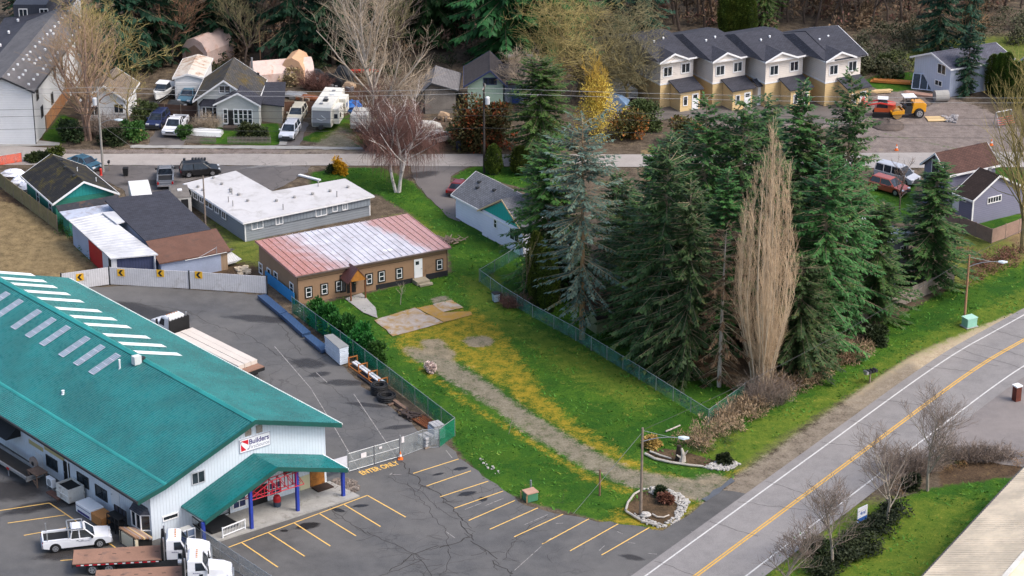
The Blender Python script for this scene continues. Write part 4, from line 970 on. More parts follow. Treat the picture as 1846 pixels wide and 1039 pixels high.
# grey cottage with front gables
def build_cottage():
    wm = mat('cottage_grey_siding', (.5, .51, .49), .7, .06, .5, ('v', .2, .22)); ze = 2.9
    root, F = gable('cottage', 'grey gabled cottage with mossy roof, white trim and a wall of tall front windows', (347.5, 183), (464, 186), (368, 141), (402.5, 145), ze, wm, SH_GM, .5)
    Pz = lambda zx, zy: (300+zx*.25, zy*.25)
    wpx(root, F, 'u', F.ov, -1, *Pz(421, 645), 1.3, .85); t0 = F.ov
    a0 = F.at(*Pz(395, 765), ze)[0]; a1 = F.at(*Pz(652, 745), ze)[0]; tf = -1.5; am, za = F.wall(*Pz(510, 672), 'u', tf)
    a0, a1 = am-3.1, am+2.9; zl = za-1.6
    mb = M(F); mb.yprism([(a0, zl), (am, za), (am, za-.14), (a0, zl-.14)], tf, 1.8); mb.yprism([(am, za), (a1, zl), (a1, zl-.14), (am, za-.14)], tf, 1.8); ob('porch_roof', mb, SH_D, root)
    mb = M(F); mb.yprism([(a0+.35, -.1), (a1-.35, -.1), (a1-.35, zl+.0), (am, za-.2), (a0+.35, zl+.0)], tf+.35, 1.0); ob('porch_wall', mb, wm, root)
    mb = M(F); mb.yprism(lines2([(a0-.04, zl), (am, za+.03), (a1+.04, zl)], .22), tf-.06, tf-.003); ob('porch_trim', mb, TRIM, root)
    k = tf+.35
    for zx in (425, 500, 535, 568, 602): s = F.wall(*Pz(zx, 800), 'u', k)[0]; win(root, F, 'u', k, -1, s, 1.45, .44, 1.75, nv=0, nh=2, fw=.1)
    s = F.wall(*Pz(462, 815), 'u', k)[0]; panel(root, F, 'u', k, -1, s, 1.2, .85, 2.1, mat('black_door', (.015, .015, .016)), 'door', .05, knob=True)
    mb = M(F); mb.box(s-.9, s+.9, k-1.0, k-.01, 0, .3); ob('door_step', mb, mat('dark_step', (.08, .06, .05), .9), root)
    s = F.wall(*Pz(315, 795), 'u', t0)[0]; mb = M(F); mb.prism([(s-1.2, t0), (s-.9, t0-.6), (s+.9, t0-.6), (s+1.2, t0)], .7, 2.2); b = ob('bay_window', mb, GLASS, root)
    mb = M(F); mb.prism([(s-1.25, t0), (s-.95, t0-.66), (s+.95, t0-.66), (s+1.25, t0)], -.1, .72); mb.prism([(s-1.25, t0), (s-.95, t0-.66), (s+.95, t0-.66), (s+1.25, t0)], 2.2, 2.32)
    for x in (-.93, -.45, .45, .93): mb.box(s+x-.05, s+x+.05, t0-.64, t0-.56, .72, 2.2)
    ob('bay_frame', mb, TRIM, b)
    mb = M(F); mb.add([(s-1.5, t0, 2.36), (s-1.1, t0-.85, 2.36), (s+1.1, t0-.85, 2.36), (s+1.5, t0, 2.36), (s-.8, t0, 3.1), (s+.8, t0, 3.1)], [(0, 1, 4), (1, 2, 5, 4), (2, 3, 5), (0, 3, 2, 1), (0, 4, 5, 3)]); ob('bay_roof', mb, mat('navy_shingle', (.02, .022, .035), .8, .2, 1, ('b', .2, .4)), root)
    q = [F.at(*Pz(*p), 2.6) for p in ((592, 613), (862, 613), (848, 755), (655, 735))]
    mb = M(F); mb.slab([(*q[0], 3.0), (*q[1], 3.0), (*q[2], 2.4), (*q[3], 2.4)], .16); ob('side_roof', mb, SH_D, root)
    mb = M(F); mb.prism(inset(q, .3), -.1, 2.35); ob('side_wall', mb, mat('beige_stucco', (.42, .38, .32), .85, .1, .7), root)
    s, t = F.at(*Pz(618, 480), 4); c = F.p(s, t); mb = M(); mb.cyl((c[0], c[1]), .12, 2.5, 5.2); ob('flue_pipe', mb, GALV, root)
    vents(root, F, [Pz(590, 665), Pz(662, 540)], DARKM, .15, .25, box=True)
build_cottage()
# other houses: same kit, each with its own windows
def build_rest():
    ze = 6.9; gw = mat('white_lap_siding', (.66, .67, .68), .7, .05, .5, ('v', .3, .15))
    A, B = G(-60, 166, ze), G(61, 166, ze); v = (G(160, 38, ze)-B); ap = (1.0, 1)
    F = Frame(tuple(A), tuple(B), tuple(A+v)); sa, zr = F.wall(3, 140, 'u', 0)
    root, F = gable('townhouse_block', 'long white two storey block with grey roof dotted by small vents, left edge', None, None, None, None, ze, gw, mat('grey_vent_shingle', (.16, .15, .15), .85, .18, .6, ('b', .2, .4)), .4, F=F, mx=(sa, zr), trim=DARKM, cat='townhouses')
    for zx, zy in ((392, 525), (440, 475), (268, 680), (375, 710), (475, 600), (302, 805), (553, 345), (600, 290)): wpx(root, F, 'v', F.L-F.ov, 1, zx*.25, zy*.25, .9, 1.3, nv=0, fm=DARKM)
    mb = M(F); mb.box(F.L-F.ov, F.L-F.ov+.1, F.ov, F.ov+.1, 0, ze-.2); ob('downpipe', mb, DARKM, root)
    L3 = [(62, 545), (97, 508), (128, 473), (167, 435), (195, 406), (218, 382), (254, 343), (284, 312), (310, 287), (341, 254), (365, 228), (394, 198), (423, 168), (448, 138), (470, 117), (497, 90), (520, 63), (546, 37), (575, 5), (207, 612), (242, 577), (270, 543), (312, 502), (333, 477), (362, 444), (395, 410), (418, 382), (447, 352), (475, 322), (500, 295), (523, 262), (554, 232), (578, 205), (600, 178), (628, 148), (138, 566), (166, 545), (184, 515), (250, 463), (288, 424), (325, 362), (385, 250), (262, 437), (210, 436)]
    vents(root, F, [(a*.25, b*.25) for a, b in L3], WHITE, .16, .22)
    # dark roofed units beside it
    for i, (a, b, c, apx, lab) in enumerate([((-40, 128), (52, 82), (-10, 112), (0, 118), ''), ]): pass
    U = [((-45, 104), (24, 104)), ((-30, 80), (40, 80)), ((-12, 58), (56, 58)), ((22, 37), (78, 37)), ((40, 17), (110, 17))]
    for i, (p, q) in enumerate(U):
        A, B = G(*p, 6.2), G(*q, 6.2); F = Frame(tuple(A), tuple(B), tuple(A+Vector((0, 7.2, 0))))
        root = thing('townhouse_unit', 'dark roofed townhouse unit in the back row at the left edge, '+('nearest the camera', 'second from the front', 'third from the front', 'fourth from the front', 'farthest back')[i], 'townhouse', F.o, group='dark roofed townhouse units')
        L = F.L; mb = M(F); mb.yprism([(.2, 6.2), (L+2, 7.4), (L+2, 7.24), (.2, 6.04)], 0, 6.6); ob('roof', mb, SH_D, root)
        mb = M(F); mb.box(.5, L+1.6, .4, 6.3, -.1, 5.95); ob('wall', mb, gw, root)
        c = F.p(L*.55, 3, 0); mb = M(); mb.lathe((c[0], c[1], 6.75), [(.15, 0), (.15, .25), (.2, .3), (.02, .4)], 8); ob('roof_vent', mb, WHITE, root)
        win(root, F, 'u', .4, -1, L*.5, 4.5, 1.1, 1.1)
    A, B = G(24, 19, 7.4), G(84, 19, 7.4); F = Frame(tuple(A), tuple(B), tuple(A+Vector((0, 9, 0))))
    root = thing('townhouse_unit', 'townhouse with charcoal upper wall and white windows in the top left corner', 'townhouse', F.o); mb = M(F); mb.box(0, F.L, 0, 8, 3.2, 8.2); ob('wall', mb, mat('charcoal_siding', (.04, .045, .06), .7, .1, .5, ('u', .3, .3)), root); mb = M(F); mb.box(.3, F.L-.3, .5, 7.8, -.1, 3.2); ob('lower_wall', mb, gw, root)
    for s in (1.3, 4.1): win(root, F, 'u', 0, -1, s, 7.0, 1.0, 1.1)
    # beige cottage behind the brown tree
    root, F = gable('beige_cottage', 'small white cottage with tan roof hidden behind the gnarled brown tree', (144, 181), (229, 182), (168, 148), (186, 154), 2.8, WHITE, mat('tan_shingle', (.24, .19, .145), .9, .12, .8, ('b', .2, .35)), .4)
    for p in ((170, 200), (214, 196)): wpx(root, F, 'u', F.ov, -1, *p, 1.1, 1.1)
    # white garage with rust and moss
    root, F = gable('garage', 'white garage with mossy rusty metal roof and wide white door', (311, 141), (366, 140), (330, 106), (338, 133), 3.1, WHITE, mat('mossy_rusty_metal', (.62, .57, .5), .7, .1, .6, dirt=((.3, .12, .03), .5)), .2)
    s, z = F.wall(338, 154, 'u', F.ov); panel(root, F, 'u', F.ov, -1, s, 1.2, 2.9, 2.4, mat('garage_door_white', (.7, .7, .7), .5, .05, .5, ('v', .5, .3)), 'garage_door', .06)
    # blue green house
    bg_ = mat('mint_siding', (.33, .45, .36), .7, .08, .5, ('v', .2, .25)); nt = mat('navy_trim', (.035, .05, .12), .6, .1)
    root, F = gable('mint_house', 'mint green gabled house with dark roof and navy trim behind the power lines', (836, 156), (914, 156), (836, 120), (884, 127), 3.6, bg_, mat('old_dark_shingle', (.07, .06, .06), .9, .2, .8, ('b', .2, .4)), .5, trim=nt)
    for zx in (703, 735, 765): wpx(root, F, 'u', F.ov, -1, 700+zx*.25, 146.5, .45, .75, nv=0, fm=nt)
    q = [F.at(*p, z) for p, z in (((890, 115), 4.6), ((984, 114), 4.6), ((1000, 150), 2.8), ((906, 152), 2.8))]
    mb = M(F); mb.slab([(*a, z) for a, z in zip(q, (4.6, 4.6, 2.8, 2.8))], .16); ob('wing_roof', mb, mat('old_dark_shingle', (.07, .06, .06)), root); mb = M(F); mb.prism(inset(q, .4), -.1, 2.7); ob('wing_wall', mb, mat('blue_grey_siding', (.2, .24, .33), .7, .1, .5, ('v', .2, .2)), root)
    s, t = F.at(930, 187, 0); mb = M(F); tq = min(q[2][1], q[3][1]); mb.box(s-.5, s+.5, tq+.28, tq+.36, .1, 2.2); ob('blue_door', mb, mat('blue_door_paint', (.03, .06, .22), .5), root)
    br = mat('chimney_brick', (.22, .09, .07), .9, .15, 1, ('b', .08, .4))
    for px, py in ((921, 113), (956, 112)):
        s, t = F.at(px, py, 4.6); mb = M(F); mb.box(s-.3, s+.3, t-.3, t+.3, 3.5, 5.4); c = ob('chimney', mb, br, root); mb = M(F); mb.box(s-.38, s+.38, t-.38, t+.38, 5.4, 5.55); ob('chimney_cap', mb, CONC, c)
    gable('grey_roof_house', 'low house with weathered grey roof left of the mint house', (760, 167), (826, 164), (768, 135), (778, 150), 3.0, mat('weathered_siding', (.2, .18, .16), .85), mat('weathered_grey_shingle', (.2, .19, .19), .9, .15, .8, ('b', .2, .35)), .4, trim=DARKM)
    # lavender house by the street
    lv = mat('lavender_siding', (.21, .21, .29), .7, .06, .5, ('v', .25, .25)); Pz = lambda zx, zy: (1500+zx*.3177, 230+zy*.3177)
    root, F = gable('lavender_house', 'lavender grey house with red brown main roof and dark rear wing', Pz(500, 205), Pz(660, 275), Pz(955, 212), Pz(585, 145), 4.6, lv, SH_B, .35, far_b=True)
    wpx(root, F, 'u', F.ov, -1, *Pz(587, 232), 1.1, 1.8, nv=0); vents(root, F, [Pz(653, 140), Pz(741, 125), Pz(833, 103)], DARKM, .2, .22, box=True)
    w, F2 = gable('rear_wing', 'x', Pz(800, 417), (1852, 339), Pz(685, 372), (1803, 316), 3.05, lv, SH_K, .3)
    for k in ('label', 'category'): del w[k]
    for ch in list(w.children): ch.parent = root; ch.location = w.location-root.location; ch.name = 'wing_'+ch.name.split('.')[0]
    class FO: pass
    F2.p = (lambda u, v, off: (lambda a, b, z=0.0: (u.x*a+v.x*b+off.x, u.y*a+v.y*b+off.y, z)))(F2.u, F2.v, F2.o-root.location)
    bpy.data.objects.remove(w)
    wpx(root, F2, 'u', F2.ov, -1, *Pz(920, 408), 1.9, .6, nv=4); ppx(root, F2, 'v', F2.ov, -1, *Pz(704, 420), .95, 2.0, WHITE, 'door', .06, knob=True); wpx(root, F2, 'v', F2.ov, -1, *Pz(743, 405), .9, .35, nv=1)
    mb = M(F2); mb.box(F2.ov-.1, F2.ov+.1, F2.ov-.1, F2.ov-.02, 0, 2.8); ob('corner_board', mb, TRIM, root)
    s, t = F2.at(*Pz(890, 253), 4); mb = M(F2); mb.box(s-.2, s+.2, t-.2, t+.2, 3.4, 4.6); ob('roof_vent', mb, GALV, root)
    # dark grey house behind the grove
    A, B = G(1560, 536), G(1634, 506); d = B-A; F = Frame(tuple(A), tuple(B), tuple(A+Vector((-d.y, d.x, 0))))
    root = thing('grey_modern_house', 'tall dark grey house with white ribbed roof half hidden by firs', 'house', F.o); zt = hgt(1634, 506, 420); W = 9.0
    mb = M(F); mb.xprism([(0, -.1), (W, -.1), (W, zt-.4), (0, zt-.25)], 0, F.L); ob('wall', mb, mat('dark_grey_siding', (.12, .13, .15), .7, .1, .5, ('v', .25, .25)), root)
    mb = M(F); mb.xprism([(-.4, zt), (W, zt-.15), (W, zt-.3), (-.4, zt-.15)], -.3, F.L+.4)
    for i in range(16): s = -.2+i*(F.L+.4)/15; mb.xprism([(-.4, zt+.06), (W, zt-.09), (W, zt-.15), (-.4, zt)], s-.06, s+.06)
    ob('roof', mb, metal_roof('white_metal_sheet', (.53, .53, .54)), root); mb = M(F); mb.box(F.L-3, F.L+.05, -.04, -.002, .1, .4); ob('base_trim', mb, TRIM, root)
    for s, z in ((F.L-.9, 3.6), (F.L-1.0, 1.4)): win(root, F, 'u', 0, -1, s, z, .9, 1.2)
    # white gabled house top right and its neighbour
    root, F = gable('pale_blue_house', 'pale blue white gabled house with grey roof at the top right', (1641, 102), (1714, 125), None, (1679, 95), 3.9, mat('pale_blue_boards', (.52, .57, .68), .7, .05, .5, ('u', .4, .2)), mat('slate_grey_shingle', (.1, .1, .13), .85, .15, .8, ('b', .2, .4)), .4, F=(lambda A, B, E: Frame(tuple(A), tuple(B), tuple(A+E-B)))(G(1641, 102, 3.9), G(1714, 125, 3.9), G(1830, 106, 3.9)), mx=None)
    wpx(root, F, 'u', F.ov, -1, 1698, 125, 1.3, 1.2); wpx(root, F, 'u', F.ov, -1, 1692, 150, 1.1, .6)
    vents(root, F, [(1715, 91), (1748, 86)], DARKM, .2, .25, box=True)
    gable('slate_roof_house', 'house with dark slate grey roof cut off by the top right picture edge', (1818, 125), (1900, 160), (1900, 105), (1850, 100), 3.4, WHITE, mat('slate_grey_shingle', (.1, .1, .13)), .4)
    # beige metal roofed building, bottom right corner
    z = 4.4; A, B = G(1620, 1086, z), G(1860, 828, z); d = B-A; F = Frame(tuple(A), tuple(B), tuple(A+Vector((d.y, -d.x, 0)))); zr = 6.3; t1 = F.at(1846, 1001, zr)[1]; L = F.L
    root = thing('beige_metal_building', 'building with beige ribbed metal roof in the bottom right corner', 'building', F.o); bm = metal_roof('beige_metal_roof', (.68, .57, .42), .5)
    mb = M(F); mb.xprism([(0, z), (t1, zr), (t1, zr-.15), (0, z-.15)], 0, L)
    n = int(L/.42)
    for i in range(n+1):
        s = .05+i*(L-.1)/n; mb.add([(s-.08, 0, z+.002), (s-.08, t1, zr+.002), (s-.04, t1, zr+.06), (s-.04, 0, z+.06), (s+.04, t1, zr+.06), (s+.04, 0, z+.06), (s+.08, t1, zr+.002), (s+.08, 0, z+.002)], [(0, 1, 2, 3), (3, 2, 4, 5), (5, 4, 6, 7)])
    ob('roof', mb, bm, root); mb = M(F); mb.xprism([(t1, zr), (2*t1, z), (2*t1, z-.15), (t1, zr-.15)], 0, L); ob('roof', mb, bm, root)
    mb = M(F); mb.box(0, L, t1-.2, t1+.2, zr+.03, zr+.14); ob('ridge_cap', mb, metal_roof('cream_cap', (.66, .63, .56), .45), root); mb = M(F); mb.box(-.05, L+.05, -.14, -.004, z-.2, z+.02); ob('gutter', mb, mat('dark_gutter', (.06, .055, .05), .5), root)
    mb = M(F); mb.xprism([(.5, -.1), (2*t1-.5, -.1), (2*t1-.5, z-.2), (t1, zr-.3), (.5, z-.1)], .3, L-.3); ob('wall', mb, mat('beige_siding', (.45, .4, .33), .7, .05), root)
build_rest()
# ---------------------------------------------------------------- trees
def conifer(seed, H, R, low=0, base=.06, droop=.25, whorl=.55, nb=6, leaf=.42, lw=.13, hang=.5, gap=.12, pw=.8, fill=1.0, topr=.05, dead=0.0):
    """returns (trunk, crown, bare limbs) builders: drooping limbs set with short flat sprays"""
    r = random.Random(seed); tr, cr, lb = M(), M(), M()
    bend = [r.uniform(-.02, .02)*H for _ in range(2)]
    axis = lambda z: Vector((bend[0]*(z/H)**2, bend[1]*(z/H)**2, z))
    n = 8; tr.tube([axis(H*i/n*.97) for i in range(n+1)], [(.011*H+.05)*(1-i/n)**.8+.02 for i in range(n+1)], 7)
    z = H*base
    while z < H*.985:
        f = (z/H-base)/(1-base); L0 = R*((1-f)**pw)*(1 if f > .3 else .6+.4*f/.3)+topr*R; L0 *= min(1, .62+.38*f/low) if low else 1
        for _ in range(nb if f < .9 else 4):
            if r.random() < gap+(.35*(1-f/low) if low and f < low else 0): continue
            a = r.uniform(0, 6.283); L = L0*r.uniform(.6, 1.25)*(1+.16*math.sin(a*2+seed+z*.35)); el = -.28+.75*f*f+r.uniform(-.12, .12)
            p = axis(z+r.uniform(-.25, .25)); d = Vector((math.cos(a)*math.cos(el), math.sin(a)*math.cos(el), math.sin(el)))
            m = max(3, int(L/.42)); pts = [p]; dz = droop*(1.1-f)
            for i in range(m):
                t = (i+1)/m; q = p+d*(L*t)+Vector((0, 0, -dz*L*.4*(t-.0)**1.5+.22*L*max(0, t-.7)*(.6)))
                pts.append(q)
            lb.tube([pts[0], pts[m//2], pts[-1]], [.04+.008*L, .028, .01], 3, False)
            side = d.cross(Vector((0, 0, 1))).normalized(); st = .14 if dead == 0 else .5
            k = int(L/.27*fill)+2
            for j in range(k):
                t = st+(1-st)*(j+r.random()*.8)/k
                if dead and r.random() < dead: continue
                x = t*m; i = min(int(x), m-1); q = pts[i].lerp(pts[i+1], x-i)
                for sg in (-1, 1):
                    ll = leaf*r.uniform(.6, 1.35)*(1.15-.45*t)*(1+.12*L); w = lw*r.uniform(.7, 1.4)
                    e = (d*r.uniform(.35, .9)+side*sg*r.uniform(.5, 1)+Vector((0, 0, r.uniform(-.5, .1)-hang*r.random()))).normalized()
                    u = e.cross(Vector((r.uniform(-.4, .4), r.uniform(-.4, .4), 1))).normalized()*w
                    c = q+e*ll*.5; cr.add([q-u*.35, c-u, q+e*ll, c+u], [(0, 1, 2, 3)])
            q = pts[-1]; e = (d+Vector((0, 0, -.2))).normalized(); u = side*lw; cr.add([q-e*.2-u*.5, q+e*.1-u, q+e*leaf*1.2, q+e*.1+u], [(0, 1, 2, 3)])
        z += whorl*r.uniform(.75, 1.25)*(.65+.5*(1-f))
    return tr, cr, lb
def bare(seed, H, spread=.5, levels=4, n0=9, up=.55, gnarl=.12, r0=None, split=(5, 6, 6), tw=.012, first=.25, ratio=.55, weep=0.0, dens=1.0, stems=1, droopy=0):
    """leafless tree: stem(s) with limbs, branches, twigs; returns (stem+limbs, twigs)"""
    r = random.Random(seed); A, B = M(), M(); r0 = r0 or H*.016
    def grow(p, d, L, rad, lev):
        n = 6 if lev == 0 else (5 if lev == 1 else 3); pts = [p]; dirs = [d]
        for i in range(n):
            d = (d+Vector((r.gauss(0, gnarl), r.gauss(0, gnarl), r.gauss(0, gnarl*.7)+(up*.16 if lev else .05)-weep*.28*(lev >= 2)))).normalized()
            pts.append(pts[-1]+d*(L/n)); dirs.append(d)
        end = rad*.25 if lev < levels-1 else rad*.4
        (A if lev < 2 else B).tube(pts, [max(tw*.55, rad+(end-rad)*i/n) for i in range(n+1)], 6 if lev == 0 else (4 if lev == 1 else 3), False)
        if weep and lev == 1:
            for _ in range(34):
                x = r.random()*n*.999; i = int(x); q = pts[i].lerp(pts[i+1], x-i)+Vector((r.gauss(0, .3), r.gauss(0, .3), 0)); l = min(q.z-1.2, r.uniform(1.2, 4.2))
                if l > .4: a = r.uniform(0, 6.283); e = Vector((math.cos(a)*.35, math.sin(a)*.35, 0)); B.tube([q, q+e*.8+Vector((0, 0, .12)), q+e*1.5-Vector((0, 0, l*.4)), q+e*1.7+Vector((r.gauss(0, .12), r.gauss(0, .12), -l))], [.014, .013, .011, .007], 3, False)
        if lev >= levels-1: return
        k = n0 if lev == 0 else split[min(lev-1, len(split)-1)]; k = max(2, int(k*dens*r.uniform(.8, 1.2)))
        for j in range(k):
            t = (first if lev == 0 else .15)+(.97-(first if lev == 0 else .15))*(j+r.random())/k
            x = t*n; i = min(int(x), n-1); q = pts[i].lerp(pts[i+1], x-i); dd = dirs[i]
            a = r.uniform(0, 6.283); s = Vector((math.cos(a), math.sin(a), 0)); s = (s-dd*s.dot(dd)).normalized()
            e = (dd*(1-spread*.5)+s*spread*r.uniform(.75, 1.25)+Vector((0, 0, up*.25-droopy*lev*.15))).normalized()
            l = L*ratio*r.uniform(.65, 1.2)*(1.25-.65*t if lev == 0 else 1.1-.45*t)
            grow(q, e, l, max(tw, min(rad*.62, (rad+(end-rad)*t)*.62)), lev+1)
    for s in range(stems):
        a = r.uniform(0, 6.283); o = Vector((math.cos(a), math.sin(a), 0))*(.0 if stems == 1 else r.uniform(.1, .35))
        dd = Vector((o.x*.5, o.y*.5, 1)).normalized() if stems > 1 else Vector((r.uniform(-.05, .05), r.uniform(-.05, .05), 1)).normalized()
        grow(o, dd, H*.8*r.uniform(.85, 1.05) if stems > 1 else H*.8, r0, 0)
    return A, B
def bush(seed, rx, ry, rz, n, leaf=.16, lw=.07, lumps=9, flat=0.0, upr=.0):
    """leafy mound: short sprays over and through a cluster of lobes"""
    r = random.Random(seed); m = M(); L = []
    for _ in range(lumps):
        a = r.uniform(0, 6.283); q = math.sqrt(r.random()); z = r.uniform(.1, .75); k = 1-.5*z
        L.append((Vector((rx*.75*q*math.cos(a)*k, ry*.75*q*math.sin(a)*k, rz*z)), r.uniform(.28, .5)))
    for _ in range(n):
        c, s = r.choice(L); d = Vector((r.gauss(0, 1), r.gauss(0, 1), r.gauss(.25, 1))).normalized(); rr = r.random()**.35
        p = c+Vector((d.x*rx, d.y*ry, d.z*rz*.8))*s*rr
        if p.z < .02: p.z = r.uniform(.02, .2*rz)
        e = (d+Vector((r.gauss(0, .5), r.gauss(0, .5), upr+r.gauss(0, .4)))).normalized(); u = e.cross(Vector((r.uniform(-1, 1), r.uniform(-1, 1), 1))).normalized()*lw*r.uniform(.6, 1.4)
        l = leaf*r.uniform(.6, 1.5); m.add([p-u*.3, p+e*l*.5-u, p+e*l, p+e*l*.5+u], [(0, 1, 2, 3)])
    return m
def twigbush(seed, rx, ry, rz, n, tw=.012, arch=.35):
    """arching bare canes"""
    r = random.Random(seed); m = M()
    for _ in range(n):
        a = r.uniform(0, 6.283); q = math.sqrt(r.random())*.75; p = Vector((rx*q*math.cos(a), ry*q*math.sin(a), 0)); L = rz*r.uniform(.5, 1.1)
        d = Vector((math.cos(a)*.5*q+r.gauss(0, .3), math.sin(a)*.5*q+r.gauss(0, .3), 1)).normalized(); pts = [p]
        for i in range(4):
            d = (d+Vector((r.gauss(0, .15), r.gauss(0, .15), -arch*i*.25))).normalized(); pts.append(pts[-1]+d*L/3.5)
            if i > 0:
                for _ in range(2): e = (d+Vector((r.gauss(0, .7), r.gauss(0, .7), r.gauss(.1, .5)))).normalized(); m.tube([pts[-1], pts[-1]+e*L*.3], [tw*.8, tw*.4], 3, False)
        m.tube(pts, [tw, tw, tw*.8, tw*.6, tw*.4], 3, False)
    return m
BARK = mat('conifer_bark', (.12, .088, .065), .95, .3, 1.5); BARKP = mat('pale_bark', (.42, .36, .3), .85, .2, 2); BARKG = mat('mossy_bark', (.2, .16, .075), .95, .35, 1.2); BARKB = mat('birch_bark', (.62, .57, .53), .8, .2, 1.5, dirt=((.1, .075, .065), .42)); BARKD = mat('dark_bark', (.085, .063, .05), .95, .3, 1.5)
LIMB = mat('dry_limb', (.27, .22, .14), .95, .25, 1)
TWIGP = mat('pale_twigs', (.40, .32, .235), .9, .15, 1); TWIGT = mat('tan_twigs', (.36, .25, .15), .9, .2, .6); TWIGR = mat('red_brown_twigs', (.15, .075, .06), .9, .25, .6); TWIGG = mat('mossy_twigs', (.33, .265, .1), .9, .3, .7); TWIGB = mat('grey_brown_twigs', (.2, .155, .125), .9, .25, .6); TWIGO = mat('olive_twigs', (.2, .175, .09), .9, .3, .6)
L_SPR = leafmat('spruce', (.012, .036, .011), (.055, .105, .03), tint=((.085, .1, .03), .62)); L_FIR = leafmat('fir', (.012, .044, .012), (.065, .15, .036), tint=((.1, .15, .035), .64)); L_BLUE = leafmat('blue_spruce', (.045, .085, .065), (.2, .3, .25), tint=((.15, .15, .06), .58)); L_CED = leafmat('cedar', (.016, .05, .011), (.065, .14, .026), tint=((.12, .1, .025), .64))
L_DARK = leafmat('dark_conifer', (.004, .02, .010), (.018, .058, .027)); L_HED = leafmat('hedge', (.014, .062, .01), (.05, .19, .03)); L_ARB = leafmat('arborvitae', (.028, .055, .008), (.1, .15, .02)); L_OLV = leafmat('olive_shrub', (.022, .04, .012), (.09, .115, .035)); L_GRY = leafmat('bramble', (.03, .04, .018), (.13, .14, .075), tint=((.2, .165, .1), .62)); L_DED = leafmat('dead_needles', (.07, .05, .02), (.2, .14, .065)); L_YEL = leafmat('forsythia', (.5, .3, .01), (.8, .55, .02), .6); L_WIL = leafmat('willow_yellow', (.32, .2, .03), (.55, .37, .08)); L_RUS = leafmat('rusty_laurel', (.05, .05, .016), (.12, .11, .03), tint=((.28, .09, .02), .5)); L_STR = leafmat('dead_grass', (.19, .135, .07), (.42, .32, .19), tint=((.2, .11, .06), .6)); L_DKS = leafmat('dark_juniper', (.006, .016, .006), (.04, .06, .018))
_proto = {}
def con_proto(key, lm, bark, args):
    """meshes of one kind of conifer, shared by its copies"""
    if key not in _proto:
        tr, cr, lb = conifer(**args); ms = []
        for nm, b, m in (('trunk', tr, bark), ('crown', cr, lm), ('limbs', lb, LIMB)):
            me = rawmesh(nm, b.V, b.F, False); me.materials.append(m); ms.append((nm, me))
        _proto[key] = ms
    return _proto[key]
def plant(name, label, cat, ms, loc, rz=0.0, sc=(1, 1, 1), group=None):
    root = thing(name, label, cat, loc, rz, group); root.scale = sc
    for nm, me in ms:
        o = bpy.data.objects.new(nm, me); COL.objects.link(o); o.parent = root
    return root
def meshes(*trip):
    out = []
    for nm, b, m in trip:
        me = rawmesh(nm, b.V, b.F, False); me.materials.append(m); out.append((nm, me))
    return out
KIND = {
 'spruceA': (L_SPR, LIMB, dict(seed=1, H=22, R=4.6, base=.04, droop=.55, nb=8, whorl=.5, leaf=.46, lw=.13, hang=.8, gap=.16, pw=.6, topr=.1)),
 'spruceB': (L_SPR, LIMB, dict(seed=2, H=20, R=4.8, base=.03, droop=.6, nb=8, whorl=.5, leaf=.46, lw=.13, hang=.9, gap=.2, pw=.62, topr=.1)),
 'firA': (L_FIR, LIMB, dict(seed=3, H=20, R=4.5, base=.04, droop=.3, nb=8, whorl=.5, leaf=.44, lw=.13, hang=.35, gap=.14, pw=.62, topr=.12)),
 'firB': (L_FIR, LIMB, dict(seed=4, H=18, R=4.8, base=.05, droop=.3, nb=8, whorl=.5, leaf=.44, lw=.13, hang=.3, gap=.18, pw=.55, topr=.15)),
 'firC': (L_FIR, LIMB, dict(seed=14, H=19, R=4.2, base=.05, droop=.12, nb=9, whorl=.45, leaf=.4, lw=.12, hang=.15, gap=.2, pw=.8, topr=.06)),
 'blue': (L_BLUE, mat('orange_bark', (.3, .19, .1), .95, .3, 1.2), dict(seed=5, low=.5, H=23.6, R=5.2, base=.1, droop=.45, nb=8, whorl=.5, leaf=.4, lw=.11, hang=.35, gap=.34, pw=.42, fill=.85, topr=.12)),
 'cedar': (L_CED, LIMB, dict(seed=6, H=20, R=4.4, base=.08, droop=.5, nb=8, whorl=.5, leaf=.48, lw=.14, hang=.7, gap=.1, pw=.42, topr=.12)),
 'dead': (L_DED, BARKP, dict(seed=7, H=17, R=3.0, base=.08, droop=.6, nb=7, leaf=.45, lw=.1, hang=.7, gap=.25, pw=.4, dead=.25, fill=.9)),
 'darkA': (L_DARK, BARK, dict(seed=8, H=24, R=5.0, base=.1, droop=.5, whorl=.75, nb=6, leaf=.75, lw=.22, hang=.7, gap=.15, fill=.65)),
 'darkB': (L_DARK, BARK, dict(seed=9, H=22, R=5.4, base=.06, droop=.4, whorl=.75, nb=6, leaf=.8, lw=.24, hang=.5, gap=.2, pw=.65, fill=.65)),
 'bigcedar': (leafmat('green_cedar', (.008, .04, .01), (.03, .11, .025)), BARK, dict(seed=10, H=19, R=6.5, base=.02, droop=.5, whorl=.6, nb=8, leaf=.75, lw=.2, hang=.7, gap=.1, pw=.55, fill=.75)),
}
def conif(kind, px, py, H, label, name='conifer', cat='conifer', R=None, rz=None, group=None, z=0):
    ms = con_proto(kind, *KIND[kind]); h0, r0 = KIND[kind][2]['H'], KIND[kind][2]['R']
    s = H/h0; sr = s if R is None else R/r0
    return plant(name, label, cat, ms, G(px, py), RND.uniform(0, 6.28) if rz is None else rz, (sr, sr, s), group)
GRP = 'tall conifers of the grove'
